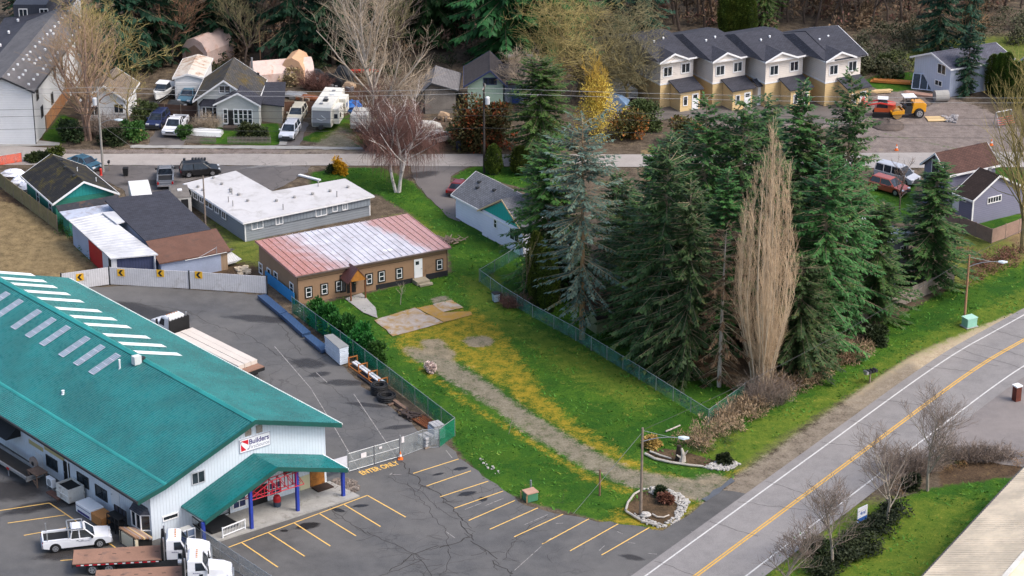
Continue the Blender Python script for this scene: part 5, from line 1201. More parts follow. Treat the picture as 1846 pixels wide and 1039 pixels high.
for a in [
 ('cedar', 987, 520, 16.2, 'yellow green cedar with its trunk showing, left end of the grove beside the white house', 'cedar', 'cedar', 4.5),
 ('blue', 1049, 612, 23.6, 'blue green spruce with bare lower trunk standing against the chain link fence', 'blue_spruce', 'spruce', 5.0),
 ('spruceB', 985, 440, 13.0, 'dark cypress standing behind the green columnar shrubs and the white house', 'dark_cypress', 'conifer', 3.4),
 ('spruceA', 1130, 560, 14.0, 'dark spruce squeezed between the blue spruce and the broad spruce', 'spruce', 'spruce', 3.6),
 ('spruceA', 1190, 655, 23.7, 'broad dark spruce with sweeping limbs left of the dead brown fir', 'spruce', 'spruce', 4.9),
 ('spruceB', 1240, 680, 20.4, 'dark spruce just left of the dead brown fir, skirts to the ground', 'spruce', 'spruce', 4.8),
 ('cedar', 1180, 470, 13.0, 'olive brown cedar with thin top behind the blue spruce', 'cedar', 'cedar', 3.2),
 ('firA', 1265, 560, 23.2, 'green fir with a double pointed top behind the dead brown fir', 'fir', 'fir', 4.6),
 ('firB', 1325, 560, 23.4, 'green fir whose crown rises directly left of the bare poplar top', 'fir', 'fir', 4.6),
 ('spruceB', 1016, 530, 13.5, 'dark conifer closing the gap between the cedar and the blue spruce', 'spruce', 'spruce', 3.4),
 ('dead', 1296, 697, 16.6, 'thin half dead brown fir with bare limbs left of the bare poplar', 'dead_fir', 'fir', 2.7),
 ('firC', 1425, 560, 25.2, 'green fir whose crown rises directly right of the bare poplar top', 'fir', 'fir', 4.9),
 ('firA', 1478, 640, 21.5, 'mid green fir behind the brown brush right of the bare poplar', 'fir', 'fir', 4.6),
 ('firB', 1522, 600, 18.7, 'dark green fir in front of the grey weathered board fence corner', 'fir', 'fir', 3.9),
 ('firA', 1515, 555, 25.6, 'tallest green fir in front of the muddy building site', 'fir', 'fir', 4.3),
 ('spruceA', 1370, 470, 18.7, 'dark fir deep in the grove behind the bare poplar', 'fir', 'fir', 4.9),
 ('firB', 1210, 420, 12.0, 'small bright green fir at the back edge of the grove', 'fir', 'fir', 3.2),
 ('spruceB', 1300, 460, 16.0, 'dark fir at the back of the grove below the cream townhouses', 'fir', 'fir', 4.2),
 ('spruceB', 1440, 670, 12.5, 'low dark spruce right behind the bare poplar trunk', 'spruce', 'spruce', 4.8),
 ('firC', 1490, 500, 17.6, 'slender fir behind the tallest fir of the grove', 'fir', 'fir', 3.6),
 ('firB', 1150, 610, 16.0, 'dark spruce right behind the blue spruce, skirts touching the grass', 'spruce', 'spruce', 4.6),
 ('firC', 1300, 620, 18.7, 'dark green fir right behind the thin half dead brown fir', 'fir', 'fir', 4.6),
 ('spruceA', 1230, 530, 18.7, 'dark spruce in the middle of the grove left of the dead fir top', 'spruce', 'spruce', 4.6),
 ('firB', 1395, 620, 19.8, 'green fir immediately behind the bare poplar stems', 'fir', 'fir', 4.8),
 ('firA', 1450, 560, 20.9, 'broad green fir two crowns right of the bare poplar top', 'fir', 'fir', 4.8),
 ('firC', 1575, 575, 13.0, 'low wide fir at the right end of the grove by the board fence', 'fir', 'fir', 4.9),
 ('firC', 1385, 400, 13.0, 'fir at the rear of the grove showing above the others by the street', 'fir', 'fir', 4.6),
 ('spruceB', 1110, 480, 11.0, 'dark conifer in the gap behind the blue spruce', 'spruce', 'spruce', 3.6),
 ('firC', 1672, 518, 14.2, 'lone dark green fir behind the weathered board fence by the street', 'fir', 'fir', 5.4),
]: conif(*a[:5], name=a[5], cat=a[6], R=a[7], group=GRP)
# columnar and clipped evergreens
def column_tree(seed, H, R, n, top=.6, leaf=.2, lw=.08):
    r = random.Random(seed); m = M()
    for _ in range(n):
        t = r.random(); a = r.uniform(0, 6.283); k = min(1, .55+t*2)*(1-max(0, t-.35)/.65*.0)*(1 if t < top else math.sqrt(max(0, 1-((t-top)/(1-top))**2)))
        q = R*k*r.uniform(.7, 1.0)*(1+.12*math.sin(a*5+t*9)); p = Vector((q*math.cos(a), q*math.sin(a), .05+H*t*.97))
        e = Vector((math.cos(a)*.5+r.gauss(0, .25), math.sin(a)*.5+r.gauss(0, .25), 1)).normalized(); u = e.cross(Vector((math.cos(a)+r.gauss(0, .5), math.sin(a)+r.gauss(0, .5), .1))).normalized()*lw*r.uniform(.6, 1.4); l = leaf*r.uniform(.6, 1.5)
        m.add([p-u*.4, p+e*l*.5-u, p+e*l, p+e*l*.5+u], [(0, 1, 2, 3)])
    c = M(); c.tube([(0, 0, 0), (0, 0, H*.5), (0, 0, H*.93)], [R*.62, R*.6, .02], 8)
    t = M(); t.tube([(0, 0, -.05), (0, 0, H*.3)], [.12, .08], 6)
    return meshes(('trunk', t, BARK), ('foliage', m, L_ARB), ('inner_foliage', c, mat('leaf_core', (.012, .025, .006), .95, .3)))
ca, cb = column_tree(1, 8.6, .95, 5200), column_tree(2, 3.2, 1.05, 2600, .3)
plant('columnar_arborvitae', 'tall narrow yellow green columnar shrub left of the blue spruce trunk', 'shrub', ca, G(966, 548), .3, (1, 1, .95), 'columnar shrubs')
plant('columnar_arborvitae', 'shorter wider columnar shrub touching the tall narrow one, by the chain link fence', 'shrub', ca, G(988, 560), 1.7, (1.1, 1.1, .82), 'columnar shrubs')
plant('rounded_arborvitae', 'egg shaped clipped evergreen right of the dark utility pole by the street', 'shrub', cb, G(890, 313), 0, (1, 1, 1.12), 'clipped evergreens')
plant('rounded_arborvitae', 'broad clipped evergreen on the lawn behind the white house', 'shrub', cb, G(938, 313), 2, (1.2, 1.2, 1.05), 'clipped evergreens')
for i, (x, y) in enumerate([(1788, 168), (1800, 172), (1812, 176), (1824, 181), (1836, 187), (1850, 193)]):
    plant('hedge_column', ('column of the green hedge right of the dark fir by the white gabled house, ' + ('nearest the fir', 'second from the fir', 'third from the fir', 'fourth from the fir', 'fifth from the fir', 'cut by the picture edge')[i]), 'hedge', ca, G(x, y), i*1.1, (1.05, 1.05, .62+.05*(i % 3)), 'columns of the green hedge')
# hedge row beside the brown building
hb = [meshes(('foliage', bush(20+i, 1.5, 1.5, 2.6, 2600, .3, .1, 12, upr=.5), L_HED)) for i in range(2)]
for i, (x, y, s) in enumerate([(572, 582, .85), (592, 598, .95), (610, 609, .9), (629, 621, 1.0), (648, 636, 1.05), (664, 648, .9), (682, 658, .8)]):
    plant('hedge_bush', 'green feathery bush by the mesh fence, '+('nearest the brown building', 'second from the brown building', 'third from the brown building', 'middle of the row', 'fifth from the building', 'last but one', 'farthest from the building')[i], 'bush', hb[i % 2], G(x, y), i*1.3, (s, s, s*1.1), 'hedge bushes along the fence')
# ---------------------------------------------------------------- leafless trees
def btree(name, label, px, py, bm, tm, rz=0, sc=1, group=None, cat='bare tree', **kw):
    A, B = bare(**kw); return plant(name, label, cat, meshes(('trunk', A, bm), ('twigs', B, tm)), G(px, py), rz, (sc, sc, sc) if not isinstance(sc, tuple) else sc, group)
def poplar():
    r = random.Random(5); A, B = M(), M()
    for s in range(30):
        a = s*2.4+r.uniform(-.3, .3); q = .25*s if s < 4 else 3.5*math.sqrt(r.random()); q0 = min(.75, q*.3)
        Ht = max(9, 28.6-q*2.6-max(0, q-2.2)*3.2+r.uniform(-3.2, .3)); n = 10; ph = r.uniform(0, 6); pts = []
        for i in range(n+1):
            t = i/n; z = Ht*t; k = min(1, z/11); k = k*k*(3-2*k); w = q0+(q-q0)*k-max(0, t-.6)*.45*q
            pts.append(Vector((w*math.cos(a)+.14*math.sin(t*5+ph), w*math.sin(a)+.14*math.cos(t*4+ph), z)))
        R0 = .17 if s < 5 else r.uniform(.05, .09); A.tube(pts, [max(.018, R0*(1-i/n)**.9) for i in range(n+1)], 5, False)
        for j in range(int(Ht*5)):
            t = r.uniform(.05, .99); x = t*n; i = min(int(x), n-1); o = pts[i].lerp(pts[i+1], x-i); b = r.uniform(0, 6.283)
            e = Vector((math.cos(b)*.48, math.sin(b)*.48, 1)).normalized(); L = r.uniform(1.0, 3.4)*(1.1-.62*t); P = [o]
            for _ in range(3): e = (e+Vector((r.gauss(0, .07)-e.x*.16, r.gauss(0, .07)-e.y*.16, .1))).normalized(); P.append(P[-1]+e*L/3)
            B.tube(P, [.016, .013, .01, .005], 3, False)
            for _ in range(4):
                w = r.uniform(.2, .95)*3; i2 = min(int(w), 2); q1 = P[i2].lerp(P[i2+1], w-i2); b = r.uniform(0, 6.283); f = (e+Vector((math.cos(b), math.sin(b), .2))*.5).normalized(); B.tube([q1, q1+f*L*r.uniform(.18, .4)], [.01, .005], 3, False)
    return meshes(('trunk', A, mat('poplar_bark', (.5, .41, .3), .9, .2, 1)), ('twigs', B, mat('poplar_twigs', (.5, .37, .24), .9, .2, .4)))
plant('bare_poplar', 'tall narrow leafless pale brown poplar in front of the dark conifers', 'poplar', poplar(), G(1372, 708), .5, (1.0, 1.0, 1.0))
btree('bare_birch', 'tall spreading leafless white barked tree behind the weeping birch', 690, 262, BARKP, TWIGP, seed=21, H=25, spread=.72, n0=28, up=.85, gnarl=.11, split=(10, 8, 7), levels=4, first=.18, ratio=.5, tw=.02, r0=.32)
btree('weeping_birch', 'white trunked weeping birch with drooping red brown twigs by the street', 717, 347, BARKB, TWIGR, seed=22, H=12.5, spread=.85, n0=11, up=.3, gnarl=.14, split=(9, 10, 8), levels=4, first=.38, ratio=.6, weep=2.2, tw=.013, stems=3, r0=.22)
btree('birch_thicket', 'thicket of slim white birch stems with purplish twigs by the parked caravan', 680, 268, BARKB, TWIGR, seed=23, H=9, spread=.6, n0=9, up=.5, gnarl=.16, split=(7, 7), levels=4, first=.2, stems=5, r0=.09, tw=.016)
btree('birch_thicket', 'slim white birch stems rising left of the abandoned white car', 755, 262, BARKB, TWIGP, seed=24, H=11, spread=.65, n0=9, up=.6, gnarl=.17, split=(6, 6), levels=4, first=.35, stems=3, r0=.11, tw=.016)
btree('bare_maple', 'large gnarled brown leafless tree by the left utility pole', 160, 252, mat('rosy_bark', (.3, .2, .15), .9, .25, 1), TWIGT, seed=25, H=18, spread=.7, n0=10, up=.7, gnarl=.18, split=(7, 6, 5), levels=4, first=.12, stems=4, r0=.28, tw=.02)
btree('mossy_alder', 'ochre mossy leafless tree behind the brown gnarled tree', 215, 205, BARKG, TWIGG, seed=26, H=17, spread=.85, n0=17, up=.55, gnarl=.14, split=(9, 8, 6), levels=4, first=.3, r0=.25, tw=.022)
btree('mossy_alder', 'yellow mossy leafless tree leaning over the beige cottage roof', 232, 236, BARKG, TWIGG, seed=27, H=9.5, spread=.8, n0=9, up=.5, gnarl=.18, split=(6, 6, 5), levels=4, first=.25, r0=.16, tw=.018)
btree('mossy_maple', 'tall mossy leafless tree at the right picture edge by the lavender house', 1842, 455, BARKG, TWIGG, seed=28, H=22, spread=.62, n0=24, up=.7, gnarl=.15, split=(9, 8, 6), levels=4, first=.12, r0=.34, tw=.022, sc=(.8, .8, 1))
btree('bare_apple', 'small bare tree beside the red car near the lavender house', 1622, 388, BARKD, TWIGB, seed=29, H=6.5, spread=.5, n0=8, up=.7, gnarl=.16, split=(6, 6), levels=4, first=.2, r0=.1, tw=.014)
for i, (x, y, H, sd) in enumerate([(1672, 885, 9.8, 31), (1598, 944, 9.2, 32), (1500, 1020, 8.3, 33), (1408, 1068, 7.6, 34)]):
    btree('street_tree', ('broad leafless street tree, largest of the row right of the road', 'slim leafless street tree behind the blue and white sign', 'small leafless street tree left of the blue and white sign', 'thin leafless street tree nearest the bottom picture edge')[i], x, y, mat('grey_bark', (.3, .26, .21), .9, .2, 1.5), TWIGB if i != 0 else TWIGB, group='leafless street trees', seed=sd, H=H, spread=.8, n0=(22, 17, 15, 13)[i], up=.75, gnarl=.1, split=(9, 9, 6), levels=4, first=.2, ratio=.58, r0=.14, tw=.013)
btree('lawn_tree', 'tiny leafless pale tree on the lawn by the brown building', 722, 549, BARKP, TWIGP, seed=35, H=2.6, spread=.6, n0=7, up=.7, split=(5, 4), levels=3, first=.35, r0=.045, tw=.012)
btree('lawn_sapling', 'thin sapling on the bright lawn near the parking bays', 917, 783, BARKP, TWIGO, seed=36, H=2.4, spread=.3, n0=6, up=.8, split=(4, 3), levels=3, first=.3, r0=.02, tw=.008)
btree('fence_sapling', 'slender bare sapling at the chain link fence left of the columnar shrubs', 941, 560, BARKD, TWIGO, seed=37, H=9, spread=.25, n0=9, up=.9, split=(4, 3), levels=3, first=.25, r0=.05, tw=.012)
for i, (x, y, H, sd, kw) in enumerate([(1040, 175, 17, 41, dict(spread=1.1)), (1130, 192, 14.5, 42, dict(spread=1.1)), (1172, 190, 11, 43, dict(spread=1.0)), (950, 205, 8, 44, dict(spread=.7))]):
    btree('mossy_oak', ('broad pale mossy leafless tree right of the blue green house', 'wide leafless tree hiding the left end of the cream townhouses', 'bare grey tree at the left corner of the cream townhouses', 'white branched bare tree in front of the blue green house')[i], x, y, BARKG if i != 3 else BARKP, (TWIGG if i == 0 else TWIGO) if i != 3 else TWIGP, seed=sd, H=H, n0=20, up=.45, gnarl=.2, split=(10, 9, 6), levels=4, first=.18, ratio=.66, tw=.02, **kw)
# yellow willow and other big shrubs
A, B = bare(seed=45, H=9.5, spread=.55, n0=16, up=.8, gnarl=.12, split=(9, 9, 7), levels=4, first=.1, tw=.018, r0=.16)
plant('yellow_willow', 'golden yellow leafless willow in front of the bare oak trees', 'willow', meshes(('trunk', A, BARKG), ('twigs', B, mat('golden_twigs', (.5, .33, .06), .85, .25, .5)), ('catkins', bush(46, 3.6, 3.6, 8.2, 5200, .25, .06, 14), L_WIL)), G(1078, 245))
plant('forsythia', 'bright yellow flowering shrub beside the street', 'shrub', meshes(('foliage', bush(47, 1.15, 1.1, 2.0, 2600, .2, .07, 9), L_YEL)), G(614, 312))
plant('dark_shrub', 'low dark green shrub beside the yellow flowering one', 'shrub', meshes(('foliage', bush(48, 1.3, .8, 1.0, 1400, .2, .07), L_DKS)), G(600, 312))
plant('laurel', 'big rusty brown and green rounded shrub behind the dark utility pole', 'shrub', meshes(('foliage', bush(49, 5.0, 3.8, 6.4, 9000, .4, .14, 16), L_RUS)), G(872, 268))
plant('cypress_tree', 'rounded green cypress right of the rusty shrub, by the street', 'conifer', con_proto('cedar', *KIND['cedar']), G(975, 296), 2.1, (1.0, 1.0, .66))
# ---------------------------------------------------------------- vehicles
CARP = {}
def paint(name, col):
    if name in _mc: return _mc[name]
    k = N(name); n = k.noise(1.5, 4, .6); c = k.mix(k.ramp(n, .35, .7, 0, .25), col, tuple(x*.72+.01 for x in col)); k.b.inputs['Coat Weight'].default_value = .5; k.b.inputs['Coat Roughness'].default_value = .08
    _mc[name] = k.done(c, .35, 0, .5); return k.m
LAMPW = mat('headlamp', (.6, .62, .65), .15, .05); LAMPR = mat('tail_lamp', (.35, .01, .01), .25, .1); RIM = mat('alloy_rim', (.42, .43, .45), .35, .15, metal=.6); CGL = glass('car_glass', (.01, .014, .02), .05)
def wheel(parent, x, y, r, w, n=16):
    """tyre with rim as its own piece, axle along y"""
    t = ob('wheel', M().add(*ring(x, y, r, w, n)), BLACK, parent)
    sg = 1 if y > 0 else -1; m = M(); yo = y+sg*w*.5
    m.tube([(x, yo-sg*.06, r), (x, yo+sg*.012, r)], r*.62, n)
    ob('rim', m, RIM, t); m = M()
    for i in range(5):
        a = i*1.2566; p = (x+r*.36*math.cos(a), yo+sg*.013, r+r*.36*math.sin(a)); m.tube([p, (p[0], p[1]+sg*.006, p[2])], r*.12, 5)
    ob('rim_hole', m, BLACK, t)
def ring(x, y, r, w, n):
    V = []; F = []
    for j, (yy, rr) in enumerate(((-w/2, r*.88), (-w/2+.03, r), (w/2-.03, r), (w/2, r*.88))):
        for i in range(n): a = 2*math.pi*i/n; V.append((x+rr*math.cos(a), y+yy, r+rr*math.sin(a)))
    for j in range(3):
        for i in range(n): F.append((j*n+i, j*n+(i+1) % n, (j+1)*n+(i+1) % n, (j+1)*n+i))
    F += [tuple(range(n)), tuple(range(4*n-1, 3*n-1, -1))]; return V, F
def bevel_obj(o, w=.06, seg=2):
    bm = bmesh.new(); bm.from_mesh(o.data); bmesh.ops.remove_doubles(bm, verts=bm.verts, dist=.001)
    es = [e for e in bm.edges if len(e.link_faces) == 2 and e.calc_face_angle(0) > .5]
    bmesh.ops.bevel(bm, geom=es, offset=w, segments=seg, profile=.6, affect='EDGES', clamp_overlap=True); bm.normal_update(); bm.to_mesh(o.data); bm.free(); o.data.update()
    return o
CARS = {  # lower outline from nose (x=+) to tail, cabin: bottom x0,x1, top x0,x1, heights
 'sedan': dict(L=4.7, W=1.78, zb=.22, belt=.88, nose=.62, hood=.86, tail=.9, cab=(-1.75, 1.15), top=(-1.1, .35), h=1.42, r=.33, wb=1.38),
 'suv':   dict(L=4.7, W=1.88, zb=.28, belt=1.02, nose=.78, hood=1.0, tail=1.02, cab=(-2.28, 1.2), top=(-2.0, .35), h=1.72, r=.37, wb=1.4),
 'van':   dict(L=5.3, W=1.98, zb=.28, belt=1.1, nose=.85, hood=1.05, tail=1.1, cab=(-2.6, 1.7), top=(-2.5, .75), h=2.0, r=.36, wb=1.6),
 'pickup': dict(L=5.8, W=2.0, zb=.38, belt=1.12, nose=.9, hood=1.12, tail=1.1, cab=(-.55, 1.5), top=(-.38, .72), h=1.88, r=.41, wb=1.85, bed=(-2.8, -.6)),
}
def car(name, label, kind, body, px, py, ang, cat=None, rack=False, z=0, sc=1.0, group=None):
    K = CARS[kind]; L, W, zb, belt, r, wb = (K[i] for i in ('L', 'W', 'zb', 'belt', 'r', 'wb')); h = L/2
    root = thing(name, label, cat or {'sedan': 'car', 'suv': 'car'}.get(kind, kind), G(px, py, z), math.radians(ang), group); root.scale = (sc,)*3
    def arch(cx):
        R = r*1.2; return [(cx+R*math.cos(a), max(zb, r+R*math.sin(a))) for a in [i*math.pi/8 for i in range(0, 9)]]
    bot = [(h-.08, zb+.08), (wb+r*1.2, zb)]+arch(wb)[:]+[(wb-r*1.2, zb)]+[(-wb+r*1.2, zb)]+arch(-wb)+[(-wb-r*1.2, zb), (-h+.06, zb+.12)]
    c0, c1 = K['cab']
    top = [(-h, K['tail']-.1), (-h+.08, K['tail']), (c0, belt), (c1, belt), (h-.35, K['hood']-.12), (h-.06, K['nose'])]
    if 'bed' in K: top = [(-h, .98), (-h+.04, 1.02), (c0-.02, 1.02), (c0, belt), (c1, belt), (h-.25, K['hood']-.1), (h-.03, K['nose'])]
    pts = bot+top; ded = [pts[0]]
    for p in pts[1:]:
        if abs(p[0]-ded[-1][0])+abs(p[1]-ded[-1][1]) > .02: ded.append(p)
    m = M(); m.yprism(ded, -W/2, W/2); b = bevel_obj(ob('body', m, body, root), .07, 2)
    # wheel wells and underside
    m = M(); m.box(-h+.25, h-.25, -W/2+.14, W/2-.14, zb+.02, .75); ob('chassis', m, BLACK, root)
    t0, t1 = K['top']; wi = W/2-.08; wt_ = W/2-.28; H = K['h']
    m = M(); m.loft([[(c0, -wi, belt-.02), (c1, -wi, belt-.02), (c1, wi, belt-.02), (c0, wi, belt-.02)], [(t0, -wt_, H-.06), (t1, -wt_, H-.06), (t1, wt_, H-.06), (t0, wt_, H-.06)]]); ob('windows', m, CGL, root)
    m = M(); m.loft([[(t0-.05, -wt_-.03, H-.09), (t1+.06, -wt_-.03, H-.09), (t1+.06, wt_+.03, H-.09), (t0-.05, wt_+.03, H-.09)], [(t0+.1, -wt_+.1, H), (t1-.15, -wt_+.1, H), (t1-.15, wt_-.1, H), (t0+.1, wt_-.1, H)]])
    mids = [(t0+t1)/2+.05] if kind != 'van' else [t0+(t1-t0)*.33, t0+(t1-t0)*.66]
    for sg in (-1, 1):
        for cb, ct in [(c0, t0), (c1, t1)]+[(x, x-.03) for x in mids]:
            m.tube([(cb, sg*(wi+.005), belt-.03), (ct, sg*(wt_+.02), H-.06)], .055, 4)
    ob('roof', m, body, root)
    for sg in (-1, 1):
        for x in (wb, -wb): wheel(root, x, sg*(W/2-.13), r, .24)
        m = M(); m.cbox((h-.12, sg*(W/2-.3), K['nose']-.02), (.2, .42, .17)); ob('headlight', m, LAMPW, root)
        m = M(); m.cbox((-h+.05, sg*(W/2-.16), K['tail']-.22), (.14, .2, .3)); ob('tail_light', m, LAMPR, root)
        m = M(); m.cbox((c1-.25, sg*(W/2+.1), belt+.1), (.16, .22, .16)); ob('mirror', m, body if kind != 'pickup' else BLACK, root)
        for x in ((t0+t1)/2-.15, t1-.3): m = M(); m.cbox((x, sg*(W/2+.008), belt-.16), (.18, .03, .04)); ob('door_handle', m, DARKM, root)
    m = M(); m.cbox((h-.06, 0, K['nose']-.18), (.14, W*.5, .2)); ob('grille', m, DARKM, root)
    m = M(); m.cbox((h-.03, 0, zb+.16), (.2, W*.93, .2)); ob('bumper', m, CHROME if kind == 'pickup' else DARKM, root); m = M(); m.cbox((-h+.02, 0, zb+.2), (.18, W*.93, .2)); ob('bumper', m, CHROME if kind == 'pickup' else DARKM, root)
    if 'bed' in K:
        x0, x1 = K['bed']; m = M(); m.box(x0+.02, x1, -W/2+.2, W/2-.2, 1.021, 1.035); ob('bed_liner', m, BLACK, root)
        m = M()
        for sg in (-1, 1): m.box(x0-.02, x1, sg*(W/2-.1)-.09, sg*(W/2-.1)+.09, .9, 1.2)
        m.box(x0-.06, x0+.05, -W/2+.19, W/2-.19, .7, 1.2); ob('bed_side', m, body, root)
        if rack:
            m = M()
            for x in (x0+.35, x1-.1):
                for sg in (-1, 1): m.box(x-.05, x+.05, sg*(W/2-.1)-.05, sg*(W/2-.1)+.05, 1.2, 1.95)
            m.box(x1-.15, x1-.05, -W/2+.15, W/2-.15, 1.85, 1.95)
            for sg in (-1, 1): m.box(x1-.1, .55, sg*(W/2-.12)-.04, sg*(W/2-.12)+.04, 1.95, 2.03)
            m.box(.5, .6, -W/2+.08, W/2-.08, 1.95, 2.03); ob('ladder_rack', m, GALV, root)
    return root
PW = paint('white_car_paint', (.74, .75, .78)); PB = paint('navy_car_paint', (.02, .03, .09)); PK = paint('black_car_paint', (.012, .013, .016)); PG = paint('grey_car_paint', (.16, .17, .19)); PS = paint('silver_car_paint', (.45, .46, .5)); PR = paint('red_car_paint', (.42, .03, .015)); PBG = paint('beige_car_paint', (.56, .52, .42)); PBL = paint('teal_blue_car_paint', (.04, .12, .18)); PO = paint('orange_red_car_paint', (.34, .07, .04)); PM = paint('maroon_car_paint', (.16, .015, .015))
p = car('pickup_truck', 'white pickup with ladder rack parked across the bays beside the warehouse', 'pickup', PW, 139, 983, 14, rack=True)
m = M(); V, Fc = lettering('Builders FirstSource', .9, .1); m.add([(float(x)+.55, -1.004, .86+float(y)) for x, y in V], Fc); ob('lettering', m, mat('grey_letter', (.16, .15, .25)), p)
car('pickup_truck', 'white pickup facing the street in the driveway left of the grey cottage', 'pickup', PW, 317, 236, -98)
car('parked_suv', 'dark blue sport utility car beside the white pickup, under the mossy trees', 'suv', PB, 285, 225, -100)
car('parked_suv', 'white sport utility car nearest the street in front of the beige one', 'suv', PW, 523, 245, -98)
car('parked_suv', 'beige sport utility car with roof rack behind the white one', 'suv', PBG, 536, 215, -97)
car('pickup_truck', 'dark grey pickup with a loaded bed, tail towards the camera', 'pickup', PG, 299, 328, 97)
car('parked_suv', 'black sport utility car behind the flat white roof, near the mailboxes', 'suv', PK, 361, 315, 12)
car('parked_car', 'silver blue car partly hidden behind the mossy black roof', 'sedan', PBL, 154, 302, -40)
car('parked_car', 'dusty white abandoned saloon among the red brown twigs', 'sedan', paint('dusty_white_paint', (.5, .48, .44)), 793, 255, 35)
car('parked_car', 'dark red car at the corner of the white house with the grey roof', 'sedan', PM, 829, 345, 70)
car('parked_car', 'orange red car on the grass left of the lavender house', 'suv', PO, 1603, 345, -42)
car('parked_car', 'silver car beyond the orange red one', 'van', PS, 1617, 326, -40)
car('old_jeep', 'old dark teal off road car beside the white garage', 'suv', PBL, 341, 182, -100, cat='car')
# flatbed trucks and trailers
def truck(label, cx, cy, ang, deck_l, deck_m, load=None, deck=True, px=True, z=0, name='flatbed_truck'):
    root = thing(name, label, 'truck', G(cx, cy) if px else cx, math.radians(ang)); W = 2.45
    # origin under the cab's back wall
    m = M(); m.box(-deck_l, 3.6, -.45, .45, .6, .95); ob('chassis', m, BLACK, root)
    m = M(); m.loft([[(0.1, -1.08, 1.0), (1.75, -1.08, 1.0), (1.75, 1.08, 1.0), (.1, 1.08, 1.0)], [(.1, -1.1, 1.9), (1.75, -1.1, 1.9), (1.75, 1.1, 1.9), (.1, 1.1, 1.9)], [(.12, -1.0, 2.75), (1.3, -1.0, 2.75), (1.3, 1.0, 2.75), (.12, 1.0, 2.75)], [(.3, -.85, 2.92), (1.0, -.85, 2.92), (1.0, .85, 2.92), (.3, .85, 2.92)]]); bevel_obj(ob('cab', m, PW, root), .05, 2)
    m = M(); m.loft([[(1.7, -.98, 1.0), (1.7, .98, 1.0), (1.7, .9, 1.98), (1.7, -.9, 1.98)], [(3.0, -.9, .95), (3.0, .9, .95), (3.0, .8, 1.82), (3.0, -.8, 1.82)], [(3.72, -.78, .95), (3.72, .78, .95), (3.66, .66, 1.62), (3.66, -.66, 1.62)]]); bevel_obj(ob('hood', m, PW, root), .09, 2)
    for sg in (-1, 1):
        q = lambda x, z: (x, sg*(1.1-(z-1.9)*.1/.85+.012) if z > 1.9 else sg*1.112, z)
        m = M(); m.add([q(.75, 1.92), q(1.62, 1.92), q(1.3, 2.6), q(.75, 2.6)], [(0, 1, 2, 3)]); ob('side_window', m, CGL, root)
        m = M(); m.cbox((1.2, sg*1.1, 1.35), (.3, .04, .5)); ob('door_window', m, CGL, root)
        m = M(); V, Fc = lettering('Builders', .6, .1); m.add([((.85+float(x)*(1 if sg < 0 else -1)), sg*1.115, 1.72+float(y)) for x, y in V], Fc); ob('lettering', m, mat('grey_letter', (.16, .15, .25)), root)
        m = M(); m.box(1.75, 1.85, sg*1.25-.1, sg*1.25+.1, 1.75, 2.4); ob('mirror', m, BLACK, root)
        # mudguard hoop
        P = [(2.75+.72*math.cos(a), .52+.72*math.sin(a)) for a in [i*math.pi/8 for i in range(0, 9)]]; Q = [(2.75+.6*math.cos(a), .52+.6*math.sin(a)) for a in [i*math.pi/8 for i in range(8, -1, -1)]]
        y0, y1 = sorted((sg*.72, sg*1.2)); m = M(); m.yprism(P+Q, y0, y1); ob('mudguard', m, PW, root)
        m = M(); m.cbox((3.5, sg*.92, 1.2), (.3, .26, .24)); ob('headlight', m, LAMPW, root); m = M(); m.tube([(1.0, sg*1.0, .75), (1.9, sg*1.0, .75)], .3, 10); ob('fuel_tank', m, CHROME, root)
        wheel(root, 2.75, sg*.98, .52, .32); 
        for x in (-deck_l+1.6, -deck_l+2.95): wheel(root, x, sg*.9, .52, .55)
        m = M(); m.cyl((-.08, sg*1.05), .07, 1.0, 3.1, 8); ob('exhaust_stack', m, CHROME, root)
    m = M(); m.add([(1.74, -.92, 2.0), (1.74, .92, 2.0), (1.34, .86, 2.68), (1.34, -.86, 2.68)], [(0, 1, 2, 3)]); m.V = [(x+.05, y, z) for x, y, z in m.V]; ob('windscreen', m, CGL, root)
    m = M(); m.cbox((3.76, 0, .75), (.16, 2.2, .3)); ob('bumper', m, CHROME, root); m = M(); m.cbox((3.71, 0, 1.28), (.05, 1.1, .5)); ob('grille', m, CHROME, root)
    m = M()
    for i in range(5): m.cbox((.9, -.6+i*.3, 2.94), (.16, .1, .07))
    ob('marker_light', m, mat('amber_lamp', (.5, .2, .05), .3), root)
    m = M(); m.box(-.32, -.24, -W/2, W/2, 1.2, 2.75)
    for i in range(7): y = -W/2+.1+i*(W-.2)/6; m.box(-.23, -.15, y-.04, y+.04, 1.2, 2.8)
    ob('headboard', m, BLACK, root)
    if deck:
        m = M(); m.box(-deck_l, -.33, -W/2, W/2, 1.02, 1.2); d = ob('deck', m, deck_m, root)
        m = M(); m.box(-deck_l-.02, -.33, -W/2-.05, -W/2-.003, .95, 1.13); m.box(-deck_l-.02, -.33, W/2+.003, W/2+.05, .95, 1.13); m.box(-deck_l-.06, -deck_l-.003, -W/2, W/2, .8, 1.13); ob('side_rail', m, BLACK, root)
        for i in range(6):
            x = -deck_l+.9+i*(deck_l-1.8)/5; m = M(); m.box(x, x+.32, .15, .23, 1.201, 1.206); ob('tie_down_slot', m, BLACK, d)
        a, b = mat('reflector_red', (.45, .01, .02), .4), mat('reflector_white', (.75, .75, .75), .4)
        for i in range(10):
            x = -deck_l+.3+i*(deck_l-.8)/10
            m = M(); m.box(x, x+.38, -W/2-.062, -W/2-.052, 1.0, 1.1); ob('reflector', m, a, root); m = M(); m.box(x+.38, x+.62, -W/2-.062, -W/2-.052, 1.0, 1.1); ob('reflector', m, b, root)
    return root
DECKW = mat('plywood_deck', (.26, .145, .1), .85, .15, .5, dirt=((.09, .07, .065), .25))
